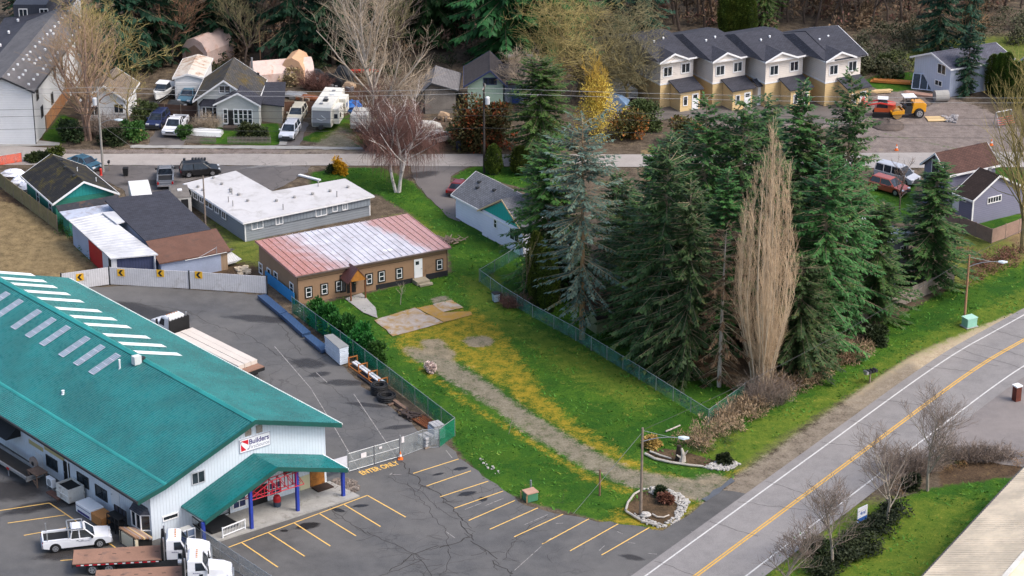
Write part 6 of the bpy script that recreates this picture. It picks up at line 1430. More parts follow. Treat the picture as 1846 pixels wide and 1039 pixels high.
g = G(300, 1018); truck('white flatbed truck with brown deck, farther one of the two in the bottom left corner', g, 0, 6.5, 7.6, DECKW, px=False)
g = G(338, 1056); truck('white flatbed truck with brown deck, nearer one cut by the bottom picture edge', g, 0, 6.0, 7.4, DECKW, px=False)
g = G(322, 618); t = truck('white truck behind the warehouse with a load of pale boards on its flatbed', g, 0, 133, 12.5, DECKW, px=False)
PALE = mat('pale_boards', (.6, .54, .48), .7, .06, .6)
m = M()
for i in range(3): m.box(-11.5, -.9, -1.15+i*.78, -.42+i*.78, 1.21, 1.62+.02*(i % 2))
single('board_load', m, PALE, 'long load of pale boards strapped on the flatbed behind the warehouse', 'lumber', t.location, t.rotation_euler.z)
t.location = g
def build_trailers():
    # grey metal flat trailer along the warehouse wall
    A, B = G(-25, 818), G(64, 874); d = (B-A).normalized(); F = Frame(tuple(A), tuple(B), tuple(A+Vector((-d.y, d.x, 0)))); root = thing('flatbed_trailer', 'long grey empty trailer parked along the warehouse wall, left edge', 'trailer', F.o); L = F.L
    m = M(F); m.box(0, L, -.9, -.75, .75, 1.0); m.box(0, L, .75, .9, .75, 1.0); ob('side_rail', m, GALV, root); m = M(F); m.box(0, L, -.74, .74, .7, .8); ob('deck', m, mat('dark_planks', (.04, .035, .03), .85, .2, 1, ('v', .2, .5)), root)
    m = M(F); m.box(L-.05, L, -.9, .9, .55, 1.02); ob('tailgate', m, GALV, root)
    m = M(F); m.box(L*.62, L*.62+.35, -.96, -.905, .7, .9); ob('tail_light', m, LAMPR, root)
    for s in (1.0, 3.2, 5.2): m = M(F); m.box(s-.06, s+.06, -.85, -.76, 0, .75); ob('leg', m, GALV, root)
    # travel trailers
    for (px, py, ang, L, W, H, lab, front) in ((581, 236, -98, 8.6, 2.5, 3.1, 'large white travel trailer with grey nose and slide outs on the grass', 1), (648, 240, -96, 3.6, 2.2, 2.4, 'small dirty white camper trailer beside the purple birch thicket', 0)):
        root = thing('travel_trailer', lab, 'caravan', G(px, py), math.radians(ang)); cw = mat('caravan_cream' if front else 'dirty_caravan', (.72, .7, .63) if front else (.5, .48, .44), .5, .05, .6, dirt=((.3, .27, .22), .3))
        m = M(); m.yprism([(-L+.6, .55), (.2, .55), (.45, 1.2), (.1, H), (-L+.6, H), (-L+.4, H-.2)], -W/2, W/2); bevel_obj(ob('body', m, cw, root), .08, 2)
        if front:
            m = M(); m.add([(.215, -W/2+.1, .62), (.215, W/2-.1, .62), (.462, W/2-.1, 1.2), (.462, -W/2+.1, 1.2), (.17, W/2-.1, H-.4), (.17, -W/2+.1, H-.4)], [(0, 1, 2, 3), (3, 2, 4, 5)]); m.V = [(x+.02, y, z) for x, y, z in m.V]; ob('nose_cap', m, mat('caravan_grey', (.22, .23, .25), .4, .1), root)
            m = M(); m.tube([(.4, -.6, 1.7), (.43, 0, 1.5), (.4, .6, 1.7), (.3, 0, 2.1)], .05, 4); ob('nose_emblem', m, mat('pale_metal', (.6, .63, .62)), root)
            for x0, x1 in ((-6.6, -4.6), (-3.2, -.5)):
                m = M(); m.box(x0, x1, W/2-.02, W/2+.85, .8, H-.35); s = bevel_obj(ob('slide_out', m, cw, root), .05, 1); m = M(); m.box(x1-1.0, x1-.3, W/2+.852, W/2+.875, 1.5, 2.1); ob('slide_window', m, CGL, s); m = M(); m.box(x1+.002, x1+.02, W/2+.2, W/2+.65, 1.5, 2.1); ob('slide_window', m, CGL, s)
            for x, y in ((-2.5, 0), (-5, .4)): m = M(); m.cbox((x, y, H+.1), (.7, .6, .22)); ob('roof_unit', m, DARKM if y == 0 else WHITE, root)
            for x, y in ((-1.2, -.3), (-3.8, -.2), (-6.5, .2)): m = M(); m.cbox((x, y, H+.06), (.4, .4, .12)); ob('roof_hatch', m, mat('caravan_grey', (.22, .23, .25)), root)
        m = M(); m.box(-L*.4, -L*.4+1.0, -W/2-.022, -W/2-.002, 1.5, 2.0); ob('side_window', m, CGL, root); m = M(); m.tube([(.1, -.6, .5), (1.1, 0, .5), (.1, .6, .5)], .06, 5); ob('drawbar', m, BLACK, root); m = M(); m.cbox((.7, 0, .7), (.4, .5, .4)); ob('gas_locker', m, DARKM, root)
        for sg in (-1, 1):
            for x in (-L*.55, -L*.55+.85): wheel(root, x, sg*(W/2-.12), .34, .22)
    # box van and slide-in camper
    root = thing('box_truck', 'white box truck parked nose away beside the white roofed shed', 'truck', G(255, 386), math.radians(103)); m = M(); m.box(-2.6, 2.2, -1.15, 1.15, .8, 3.3); bevel_obj(ob('cargo_box', m, mat('box_white', (.66, .65, .63), .55, .06, .5, dirt=((.4, .38, .34), .25)), root), .04, 1)
    m = M(); m.loft([[(2.25, -1, .6), (3.9, -1, .6), (3.9, 1, .6), (2.25, 1, .6)], [(2.25, -1, 1.5), (3.9, -1, 1.4), (3.9, 1, 1.4), (2.25, 1, 1.5)], [(2.25, -.9, 2.3), (3.2, -.9, 2.3), (3.2, .9, 2.3), (2.25, .9, 2.3)]]); ob('cab', m, PW, root)
    m = M(); m.box(-2.63, -2.605, -1.0, 1.0, .95, 3.15); ob('rear_door', m, mat('roller_white', (.6, .6, .6), .5, .05, .5, ('v', .35, .35)), root); m = M(); m.box(-2.5, 3.7, -.5, .5, .45, .8); ob('chassis', m, BLACK, root)
    for sg in (-1, 1):
        for x in (-1.6, 2.9): wheel(root, x, sg*.95, .42, .28)
        m = M(); m.add([(2.4, sg*1.0, 1.5), (3.5, sg*1.0, 1.45), (3.15, sg*.93, 2.15), (2.4, sg*.93, 2.15)], [(0, 1, 2, 3)]); m.V = [(x, y*1.012, z) for x, y, z in m.V]; ob('side_window', m, CGL, root)
    root = thing('truck_camper', 'old grey topped camper trailer beside the grey apartment block', 'caravan', G(326, 380), math.radians(103)); m = M(); m.yprism([(-2.3, .6), (1.5, .6), (2.1, 1.5), (1.9, 2.4), (-2.3, 2.4)], -1.05, 1.05); bevel_obj(ob('body', m, mat('dirty_caravan', (.5, .48, .44)), root), .05, 1); m = M(); m.box(-2.32, 1.85, -1.03, 1.03, 2.402, 2.44); ob('roof_cover', m, mat('grey_brown_roof', (.15, .135, .12), .9, .3, 1.2), root)
    m = M(); m.cbox((.1, 0, 2.5), (.5, .5, .14)); ob('roof_hatch', m, WHITE, root); m = M(); m.box(-2.34, -2.302, -.7, .1, .8, 2.2); ob('rear_door', m, BLACK, root)
    for sg in (-1, 1): wheel(root, -.6, sg*.9, .36, .24)
    m = M(); m.loft([[(2.2, -.9, .45), (4.2, -.9, .45), (4.2, .9, .45), (2.2, .9, .45)], [(2.2, -.9, 1.1), (4.2, -.9, 1.0), (4.2, .9, 1.0), (2.2, .9, 1.1)], [(2.3, -.75, 1.7), (3.2, -.75, 1.7), (3.2, .75, 1.7), (2.3, .75, 1.7)]]); ob('tow_cab', m, PW, root)
    # boats
    for (px, py, ang, L, W, lab, z, cabin, cov) in ((296, 181, -102, 6.0, 2.2, 'white cabin boat on a trailer between the beige cottage and the garage', .7, 1, 0), (368, 243, 172, 4.6, 1.7, 'upturned white boat beside the picket fence of the cottage', .0, 0, 1)):
        root = thing('boat', lab, 'boat', G(px, py), math.radians(ang)); fib = mat('boat_fibreglass', (.7, .7, .68), .35, .06, .8)
        R = []
        for x, k in ((-L/2, .9), (-L*.1, 1), (L*.2, .85), (L*.38, .5), (L*.5, .04)):
            w = W/2*k; R.append([(x, -w, z+1.0+.25*(x > L*.2)), (x, -w*.75, z+.35), (x, 0, z+.05+.3*(x > L*.3)), (x, w*.75, z+.35), (x, w, z+1.0+.25*(x > L*.2))] if not cov else [(x, -w, .05), (x, -w*.75, .55), (x, 0, .8*(.4+.6*k)), (x, w*.75, .55), (x, w, .05)])
        m = M(); m.loft(R); ob('hull', m, fib, root)
        if cabin:
            m = M(); m.loft([[(-.6, -.85, z+1.0), (1.6, -.65, z+1.1), (1.6, .65, z+1.1), (-.6, .85, z+1.0)], [(-.5, -.7, z+1.75), (.8, -.55, z+1.75), (.8, .55, z+1.75), (-.5, .7, z+1.75)]]); ob('cabin', m, CGL, root); m = M(); m.box(-.7, .9, -.75, .75, z+1.75, z+1.83); ob('cabin_roof', m, WHITE, root)
            m = M(); m.box(-2.9, -.75, -.8, .8, z+.6, z+.65); ob('cockpit', m, mat('cockpit_grey', (.3, .3, .3)), root)
            m = M(); m.tube([(-2.5, -.6, .5), (3.5, 0, .5), (-2.5, .6, .5)], .06, 4); ob('trailer', m, GALV, root)
            for sg in (-1, 1): wheel(root, -1.2, sg*1.0, .32, .2)
        else: m = M(); m.tube([(-L*.45, 0, .8), (L*.1, 0, .84), (L*.4, 0, .6)], .04, 4); ob('keel', m, fib, root)
build_trailers()
def build_plant():
    yel = paint('machine_yellow', (.72, .32, .012)); org = paint('machine_orange', (.6, .1, .03)); rd = paint('loader_red', (.55, .03, .02))
    root = thing('road_roller', 'yellow road roller with sun roof on the muddy building site', 'roller', G(1634, 210), math.radians(8)); root.scale = (1.15,)*3
    m = M(); m.tube([(-1.25, -.75, .55), (-1.25, .75, .55)], .55, 18); ob('drum', m, mat('drum_steel', (.42, .25, .08), .5, .2, 2), root)
    m = M(); m.yprism([(-1.9, .55), (-1.9, .85), (-.5, 1.0), (-.5, .55)], -.88, -.78); m.yprism([(-1.9, .55), (-1.9, .85), (-.5, 1.0), (-.5, .55)], .78, .88); m.box(-.62, -.5, -.77, .77, .55, 1.0); m.box(-1.95, -1.85, -.77, .77, .6, .85); ob('drum_frame', m, yel, root)
    m = M(); m.yprism([(.35, .5), (2.0, .6), (2.05, 1.5), (1.6, 1.75), (.55, 1.75)], -.62, .62); bevel_obj(ob('engine_hood', m, yel, root), .07, 2)
    m = M(); m.yprism([(-.48, .55), (.34, .5), (.54, 1.3), (-.3, 1.25)], -.6, .6); ob('operator_deck', m, DARKM, root); m = M(); m.cbox((.2, 0, 1.5), (.35, .5, .5)); ob('seat', m, BLACK, root)
    m = M()
    for x in (-.3, .6):
        for y in (-.55, .55): m.tube([(x, y, 1.2), (x, y, 2.35)], .035, 5)
    ob('roof_frame', m, BLACK, root); m = M(); m.box(-.55, .85, -.7, .7, 2.35, 2.42); ob('sun_roof', m, WHITE, root)
    for sg in (-1, 1): wheel(root, 1.2, sg*.72, .55, .4)
    root = thing('track_loader', 'orange and black tracked loader with raised red arm on the muddy site', 'loader', G(1590, 209), math.radians(170)); root.scale = (1.1,)*3
    for sg in (-1, 1):
        m = M(); m.yprism([(-1.1, .2), (-.9, .0), (.9, .0), (1.15, .25), (.95, .6), (-.9, .65)], sg*.75-.2, sg*.75+.2); ob('track', m, BLACK, root); m = M(); m.tube([(-1.3, sg*.6, 1.5), (.3, sg*.6, 1.7), (2.1, sg*.6, 1.3)], .1, 5); ob('lift_arm', m, rd, root)
    m = M(); m.box(-1.1, .9, -.52, .52, .45, 1.1); ob('body', m, org, root); m = M(); m.loft([[(-.6, -.5, 1.1), (.7, -.5, 1.1), (.7, .5, 1.1), (-.6, .5, 1.1)], [(-.5, -.45, 2.1), (.5, -.45, 2.1), (.5, .45, 2.1), (-.5, .45, 2.1)]]); ob('cab', m, CGL, root); m = M(); m.box(-.6, .6, -.52, .52, 2.1, 2.2); ob('cab_roof', m, WHITE, root)
    m = M(); m.box(-1.5, -.62, -.5, .5, .9, 1.6); ob('engine_cover', m, org, root); m = M(); m.yprism([(1.9, .9), (2.6, 1.3), (2.3, 2.2), (2.2, 2.2), (2.0, 1.4)], -.85, .85); ob('bucket', m, rd, root)
build_plant()
# ---------------------------------------------------------------- fences, yard goods, street furniture
def veil(name, col, alpha, per=0):
    if name in _mc: return _mc[name]
    k = N(name); n = k.noise(1.2, 4, .6); k.done(k.mix(n, col, tuple(x*1.5 for x in col)), .7, 0, .2); k.l(k.ramp(n, .3, .7, alpha-.12, alpha+.12), k.b.inputs['Alpha']); _mc[name] = k.m; return k.m
CHAIN = veil('chain_link', (.26, .28, .28), .3); GMESH = veil('green_privacy_mesh', (.01, .16, .085), .52); GCHAIN = veil('green_chain_link', (.07, .2, .16), .24)
def fence(name, label, pts, h, mm, step=3.0, post=.035, pm=GALV, th=.012, rails=(1,), solid=False, cap=None):
    P = [G(*p) if len(p) == 2 else Vector(p) for p in pts]; o = P[0].copy(); root = thing(name, label, 'fence', o)
    for a, b in zip(P, P[1:]):
        a, b = a-o, b-o; d = (b-a).normalized(); n = Vector((-d.y, d.x, 0))*th/2; L = (b-a).length
        m = M(); z0 = .03; m.prism([(a.x-n.x, a.y-n.y), (b.x-n.x, b.y-n.y), (b.x+n.x, b.y+n.y), (a.x+n.x, a.y+n.y)], z0, h-.02); ob('fence_panel', m, mm, root)
        for r in rails: m = M(); m.tube([a+Vector((0, 0, h*r)), b+Vector((0, 0, h*r))], post*.75, 6); ob('rail', m, pm, root)
        k = max(1, round(L/step))
        for i in range(k+(b is P[-1]-o or (b+o-P[-1]).length < .01)):
            q = a+(b-a)*(i/k); m = M(); m.tube([(q.x, q.y, -.05), (q.x, q.y, h+.08)], post, 6); ob('post', m, pm, root)
    return root
fence('green_mesh_fence', 'chain link fence with green privacy mesh between the yard and the lawn', [(527, 565), (637, 645), (820, 786), (792, 807)], 1.85, GMESH, 2.6)
fence('chain_link_fence', 'low galvanised chain link fence running past the blue spruce', [(864, 508), (905, 538), (960, 572), (1038, 614), (1152, 684), (1277, 763), (1342, 716)], 1.4, GCHAIN, 3)
fence('wire_fence', 'short green wire fence from the white house corner to the bin', [(866, 506), (942, 459)], 1.3, GCHAIN, 2.5)
fence('chain_link_fence', 'grey chain link fence between the porch and the two flatbed trucks', [(364, 988), (432, 1034), (520, 1092)], 1.75, CHAIN, 2.4, rails=(1, .55, .03))
fence('chain_link_fence', 'grey chain link panel right of the double gate, in front of the paver pallets', [(723, 824), (762, 809), (792, 807)], 1.9, CHAIN, 2.4, rails=(1, .03))
def build_gate():
    A, B = G(627, 853), G(722, 825); root = thing('yard_gate', 'galvanised double leaf yard gate behind the yellow lot lettering', 'gate', A); d = B-A; u = d.normalized(); ang = math.atan2(u.y, u.x); root.rotation_euler = (0, 0, ang); L = d.length; H = 1.9
    for x0, x1 in ((.12, L/2-.06), (L/2+.06, L-.12)):
        m = M(); m.tube([(x0, 0, .15), (x1, 0, .15), (x1, 0, H), (x0, 0, H), (x0, 0, .15)], .035, 6); m.tube([(x0, 0, H*.55), (x1, 0, H*.55)], .028, 6); l = ob('gate_leaf', m, GALV, root); m = M(); m.box(x0, x1, -.006, .006, .15, H); ob('gate_mesh', m, CHAIN, l)
    for x in (0, L): m = M(); m.tube([(x, 0, -.05), (x, 0, H+.35)], .06, 8); ob('gate_post', m, GALV, root)
    for x, z, w, h, lab in ((L*.3, 1.35, .55, .45, 'square white notice on the left gate leaf'), (L*.62, 1.6, .3, .2, 'tiny white notice on the right gate leaf'), (L+.25, 1.75, .28, .6, 'narrow white notice on the gate post above the orange cone')):
        m = M(); m.box(x-w/2, x+w/2, -.06, -.04, z-h/2, z+h/2); single('gate_notice', m, mat('notice_white', (.72, .68, .68), .5, .08, 4), lab, 'sign', A, ang)
    q = A-u*1.5; m = M(); m.box(-.9, .95, -.03, .0, .6, 1.75); s = single('gate_banner', m, mat('banner_white', (.62, .62, .66), .5, .1, 2), 'pale rectangular banner on the fence left of the double gate', 'sign', q+u*.6, ang)
build_gate()
def corrug(name, col): return mat(name, col, .6, .12, .7, ('u', .24, .45), dirt=((.42, .4, .38), .3))
fence('barrier_fence', 'long white corrugated fence around the back of the yard', [(112, 525), (198, 513), (342, 521), (482, 530)], 2.0, corrug('white_corrugated', (.6, .59, .6)), 8.6, .09, DARKM, .06, ())
def build_chevrons():
    P = [G(112, 525), G(198, 513), G(342, 521), G(482, 530)]
    for (px, py, i), lab in zip(((144, 500, 0), (218, 492, 1), (289, 493, 1), (358, 496, 2)), ('leftmost, on the slanting fence panel', 'second from the left', 'third from the left', 'rightmost')):
        A, B = P[i], P[i+1]; F = Frame(tuple(A), tuple(B), tuple(A+Vector((-(B-A).y, (B-A).x, 0)))); a, z = F.wall(px, py, 'u', -.05); root = thing('chevron_sign', 'yellow sign with a black arrow on the white fence, '+lab, 'sign', F.o, group='arrow signs on the white fence')
        m = M(F); m.box(a-.4, a+.4, -.07, -.04, z-.4, z+.4); ob('sign_plate', m, mat('sign_yellow', (.75, .42, .03), .5, .05), root); m = M(F); m.yprism([(a+.25, z+.33), (a-.02, z+.33), (a-.28, z), (a-.02, z-.33), (a+.25, z-.33), (a-.02, z)], -.078, -.071); ob('arrow', m, BLACK, root)
build_chevrons()
def boards(name, col, per=.15): return mat(name, col, .9, .22, .9, ('u', per, .45), dirt=(tuple(x*.5 for x in col), .3))
fence('board_fence', 'mossy tan board fence beside the mossy roofed teal house', [(-20, 318), (10, 345), (104, 416)], 1.8, boards('mossy_boards', (.24, .2, .1)), 2.4, .06, WOODP, .05, ())
fence('board_fence', 'grey weathered board fence along the street behind the firs', [(1552, 584), (1605, 561), (1719, 511)], 1.75, boards('grey_boards', (.24, .2, .17)), 2.4, .06, WOODP, .05, ())
fence('board_fence', 'rosy tan board fence around the lavender house yard', [(1690, 398), (1729, 415), (1787, 439), (1860, 412)], 1.7, boards('rosy_boards', (.33, .22, .17)), 2.4, .06, WOODP, .05, ())
fence('board_fence', 'orange cedar board fence beside the long white block', [(65, 237), (84, 235), (126, 176)], 1.9, boards('cedar_fence_boards', (.42, .2, .09)), 2.4, .06, WOODP, .05, ())
fence('board_fence', 'dark brown board fence between the pickups and the cottage', [(268, 206), (356, 212)], 1.5, boards('dark_boards', (.1, .06, .045)), 2.4, .06, WOODP, .05, ())
fence('board_fence', 'red brown board fence behind the beige car', [(513, 205), (575, 204)], 1.6, boards('red_brown_boards', (.17, .09, .06)), 2.4, .06, WOODP, .05, ())
def picket(label, a, b):
    A, B = G(*a), G(*b); root = thing('picket_fence', label, 'fence', A, math.atan2((B-A).y, (B-A).x)); L = (B-A).length; m = M()
    n = int(L/.16)
    for i in range(n): x = .05+i*L/n; m.box(x, x+.08, -.02, .0, .08, .95+.04*(i % 2))
    ob('pickets', m, mat('grey_picket', (.2, .18, .15), .9, .25, 1.5), root); m = M(); m.box(0, L, .003, .05, .3, .38); ob('rail', m, WOODP, root); m = M(); m.box(0, L, .003, .05, .7, .78); ob('rail', m, WOODP, root)
picket('weathered picket fence with the white upturned boat behind it', (336, 258), (390, 259)); picket('weathered picket fence in front of the cottage shrubs, right of the boat', (410, 260), (489, 260))
# ---- yard goods
UF = (G(820, 786)-G(527, 565)).normalized(); UA = math.degrees(math.atan2(UF.y, UF.x))
def stackbox(name, label, cat, q, z, m, layers=1, gap=.03, group=None, top=None, h0=.12):
    P = [G(x, y, z) for x, y in q]; o = sum(P, Vector())/4; o.z = 0; root = thing(name, label, cat, o, 0, group); p = [(v.x-o.x, v.y-o.y) for v in P]
    hh = (z-h0)/layers
    for i in range(layers):
        mb = M(); mb.prism(inset(p, RND.uniform(0, .04)), h0+i*hh, h0+(i+1)*hh-gap); ob('bundle', mb, m, root)
    mb = M(); c = Vector(p[0]).lerp(Vector(p[1]), .5); e = Vector(p[3]).lerp(Vector(p[2]), .5)
    for t in (.12, .5, .88):
        a, b = Vector(p[0]).lerp(Vector(p[3]), t), Vector(p[1]).lerp(Vector(p[2]), t); mb2 = M(); mb2.tube([(a.x, a.y, h0/2), (b.x, b.y, h0/2)], h0*.48, 4); ob('bearer', mb2, WOODP, root)
    if top: mb = M(); mb.prism(inset(p, -.02), z, z+.03); ob('top_sheet', mb, top, root)
BLUEM = mat('blue_steel_sheet', (.035, .075, .16), .4, .12, .8, ('u', .3, .35), spec=.6)
stackbox('roofing_stack', 'low stack of dark blue metal roofing sheets nearest the white fence', 'sheet stack', [(464, 532), (480, 530), (518, 561), (504, 565)], .5, BLUEM, 2, group='stacks of blue roofing sheets')
stackbox('roofing_stack', 'middle stack of dark blue metal roofing sheets along the green mesh fence', 'sheet stack', [(505, 566), (518.5, 561.5), (561, 598), (545, 602)], .5, BLUEM, 2, group='stacks of blue roofing sheets')
stackbox('roofing_stack', 'dark blue metal roofing sheets right behind the white wrapped stack', 'sheet stack', [(548, 605), (562, 602), (594, 626), (580, 632)], .5, BLUEM, 2, group='stacks of blue roofing sheets')
stackbox('wrapped_stack', 'tall stack of white wrapped bundles with a grey ribbed sheet on top', 'material stack', [(584.5, 605), (600, 602.5), (628.5, 624), (612, 629)], hgt(611, 661, 629), mat('white_wrap', (.6, .66, .74), .4, .12, 1.5), 8, .05, top=mat('grey_ribbed_sheet', (.27, .27, .26), .5, .1, .8, ('v', .2, .4)))
def build_goods():
    A, B = G(628, 663), G(684, 704); d = (B-A).normalized(); root = thing('storage_rack', 'rusty orange steel rack holding long white pipes beside the green mesh fence', 'rack', A, math.atan2(d.y, d.x)); L = (B-A).length; org = mat('rusty_orange', (.36, .13, .03), .8, .25, 2)
    for i in range(4):
        x = .1+i*(L-.2)/3; m = M()
        for y in (0, .95): m.box(x-.05, x+.05, y-.05, y+.05, 0, 1.15)
        m.box(x-.04, x+.04, .05, .9, .35, .45); m.box(x-.04, x+.04, .05, .9, 1.05, 1.14); ob('rack_frame', m, org, root)
    for y in (0, .95): m = M(); m.box(.15, L-.15, y-.04, y+.04, .2, .3); ob('rack_beam', m, org, root)
    for i in range(2):
        y = .35+i*.28; m = M(); m.box(.1, L+.2, y, y+.22, .46, .58+.04*i); tag(ob('white_board', m, mat('white_board_paint', (.68, .7, .72), .5, .06), None, root.location, root.rotation_euler.z), ('white board lying on the orange rack, yard side', 'white board lying on the orange rack, fence side')[i], 'board')
    m = M()
    for i in range(6): m.tube([(L*.35, -.15+i*.17, .12), (L+1.2, -.15+i*.17, .12)], .075, 6)
    single('dark_pipes', m, mat('dark_pipe', (.03, .028, .035), .5, .2), 'bundle of dark pipes on the ground under the orange rack', 'pipes', root.location, root.rotation_euler.z)
    for px, py, r, n, lab in ((684, 709, .78, 5, 'taller coil of black drain pipe beside the orange rack'), (697, 721, .85, 3, 'lower flat coil of black drain pipe next to the taller coil')):
        m = M()
        for i in range(n):
            for rr in (r, r*.72): P = [(rr*math.cos(a), rr*math.sin(a), .11+i*.19) for a in [j*math.pi/9 for j in range(19)]]; m.tube(P, .095, 6, False)
        single('pipe_coil', m, BLACK, lab, 'pipe coil', G(px, py), group='coils of black pipe')
    for i, (a, b, w, h) in enumerate((((705, 722), (733, 742), .35, .3), ((700, 732), (712, 728), .2, .15), ((716, 743), (726, 740), .2, .15))):
        A, B = G(*a), G(*b); d = B-A; m = M(); m.box(0, d.length, -w/2, w/2, .02, h); single('timber', m, mat('old_timber', (.17, .11, .08), .9, .3, 2), ('long weathered dark timber beside the flat pipe coil', 'short brown timber end sticking into the yard', 'shortest brown timber offcut near the dark scrap')[i], 'timber', A, math.atan2(d.y, d.x))
    rr = random.Random(3); m = M()
    for i in range(16): c = (rr.uniform(-1.4, 1.4), rr.uniform(-.5, .5), rr.uniform(.08, .4)); m.cbox(c, (rr.uniform(.6, 1.8), rr.uniform(.08, .25), .08), rr.uniform(-.6, .6))
    single('scrap_heap', m, mat('dark_scrap', (.05, .035, .03), .85, .4, 3), 'heap of dark scrap timber beside the rusty reinforcing mesh', 'scrap heap', G(735, 749), math.radians(UA))
    A = G(742, 757); d = G(776, 778)-A; F = FR((0, 0, 0), 0); m = M(); L = d.length
    m.box(0, L, 0, 1.3, .02, .1)
    for i in range(14): x = i*L/13; m.tube([(x, 0, .14), (x, 1.3, .14)], .03, 4)
    for i in range(6): m.tube([(0, i*.26, .19), (L, i*.26, .19)], .03, 4)
    single('rebar_mesh', m, mat('rust', (.2, .07, .03), .9, .3, 3), 'flat stack of rusty reinforcing mesh by the paver pallets', 'steel mesh', A, math.atan2(d.y, d.x))
    gb = mat('grey_paver', (.34, .34, .35), .9, .15, 3)
    root = thing('paver_pallet', 'pallet of grey pavers on white wrapped blocks in the fence corner', 'pallet', G(787, 789), math.radians(UA))
    for k in range(4): m = M(); m.cbox((0, 0, .25+k*.26), (1.25, 1.15, .23)); ob('wrapped_layer', m, mat('white_wrap', (.6, .66, .74)), root)
    for i in range(4):
        for j in range(3): m = M(); m.cbox((-.45+i*.3, -.36+j*.36, 1.3), (.27, .33, .3)); ob('paver', m, gb, root)
    root = thing('block_pallet', 'pallet of grey concrete blocks in front of the white wrapped pavers', 'pallet', G(768, 803), math.radians(UA+10))
    for k in range(3):
        for i in range(3):
            for j in range(2): m = M(); m.cbox((-.42+i*.42+.03*k, -.3+j*.6, .28+k*.34), (.36, .5, .27), .1*(i-1)); bevel_obj(ob('block', m, gb, root), .04, 1)
    m = M(); m.cbox((0, 0, .08), (1.35, 1.25, .1)); ob('pallet_base', m, WOODP, root)
    m = M(); m.lathe((0, 0, 0), [(.2, .0), (.2, .05), (.15, .06), (.03, .72), (.02, .74)], 10)
    c = thing('traffic_cone', 'orange traffic cone at the foot of the right gate post', 'cone', G(722, 828), 0, 'orange traffic cones'); oc = mat('cone_orange', (.75, .16, .02), .5, .08); m = M(); m.lathe((0, 0, .05), [(.16, 0), (.03, .75), (.02, .76)], 10); ob('cone_body', m, oc, c); m = M(); m.cbox((0, 0, .03), (.46, .46, .055)); ob('cone_base', m, oc, c); m = M(); m.lathe((0, 0, .05), [(.122, .25), (.088, .45)], 10); ob('cone_band', m, WHITE, c)
    dup(c, 'orange traffic cone on the pale street edge left of the lavender house', G(1616, 271), 0); dup(c, 'orange traffic cone behind the red brown roof of the lavender house', G(1787, 262), 0)
    m = M(); m.lathe((0, 0, 0), [(.28, 0), (.3, .05), (.3, .4), (.31, .42), (.3, .44), (.3, .82), (.27, .86)], 12); single('blue_barrel', m, mat('blue_plastic', (.03, .06, .25), .45), 'blue plastic barrel against the green mesh fence', 'barrel', G(583, 600))
    root = thing('step_frame', 'small white slatted frame leaning on the green mesh fence', 'frame', G(536, 566), math.radians(UA)); m = M()
    for i in range(5): m.box(-.4, .4, .1+i*.09, .16+i*.09, .1+i*.22, .14+i*.22)
    m.box(-.42, -.36, .05, .6, .05, .12); ob('slats', m, TRIM, root)
build_goods()
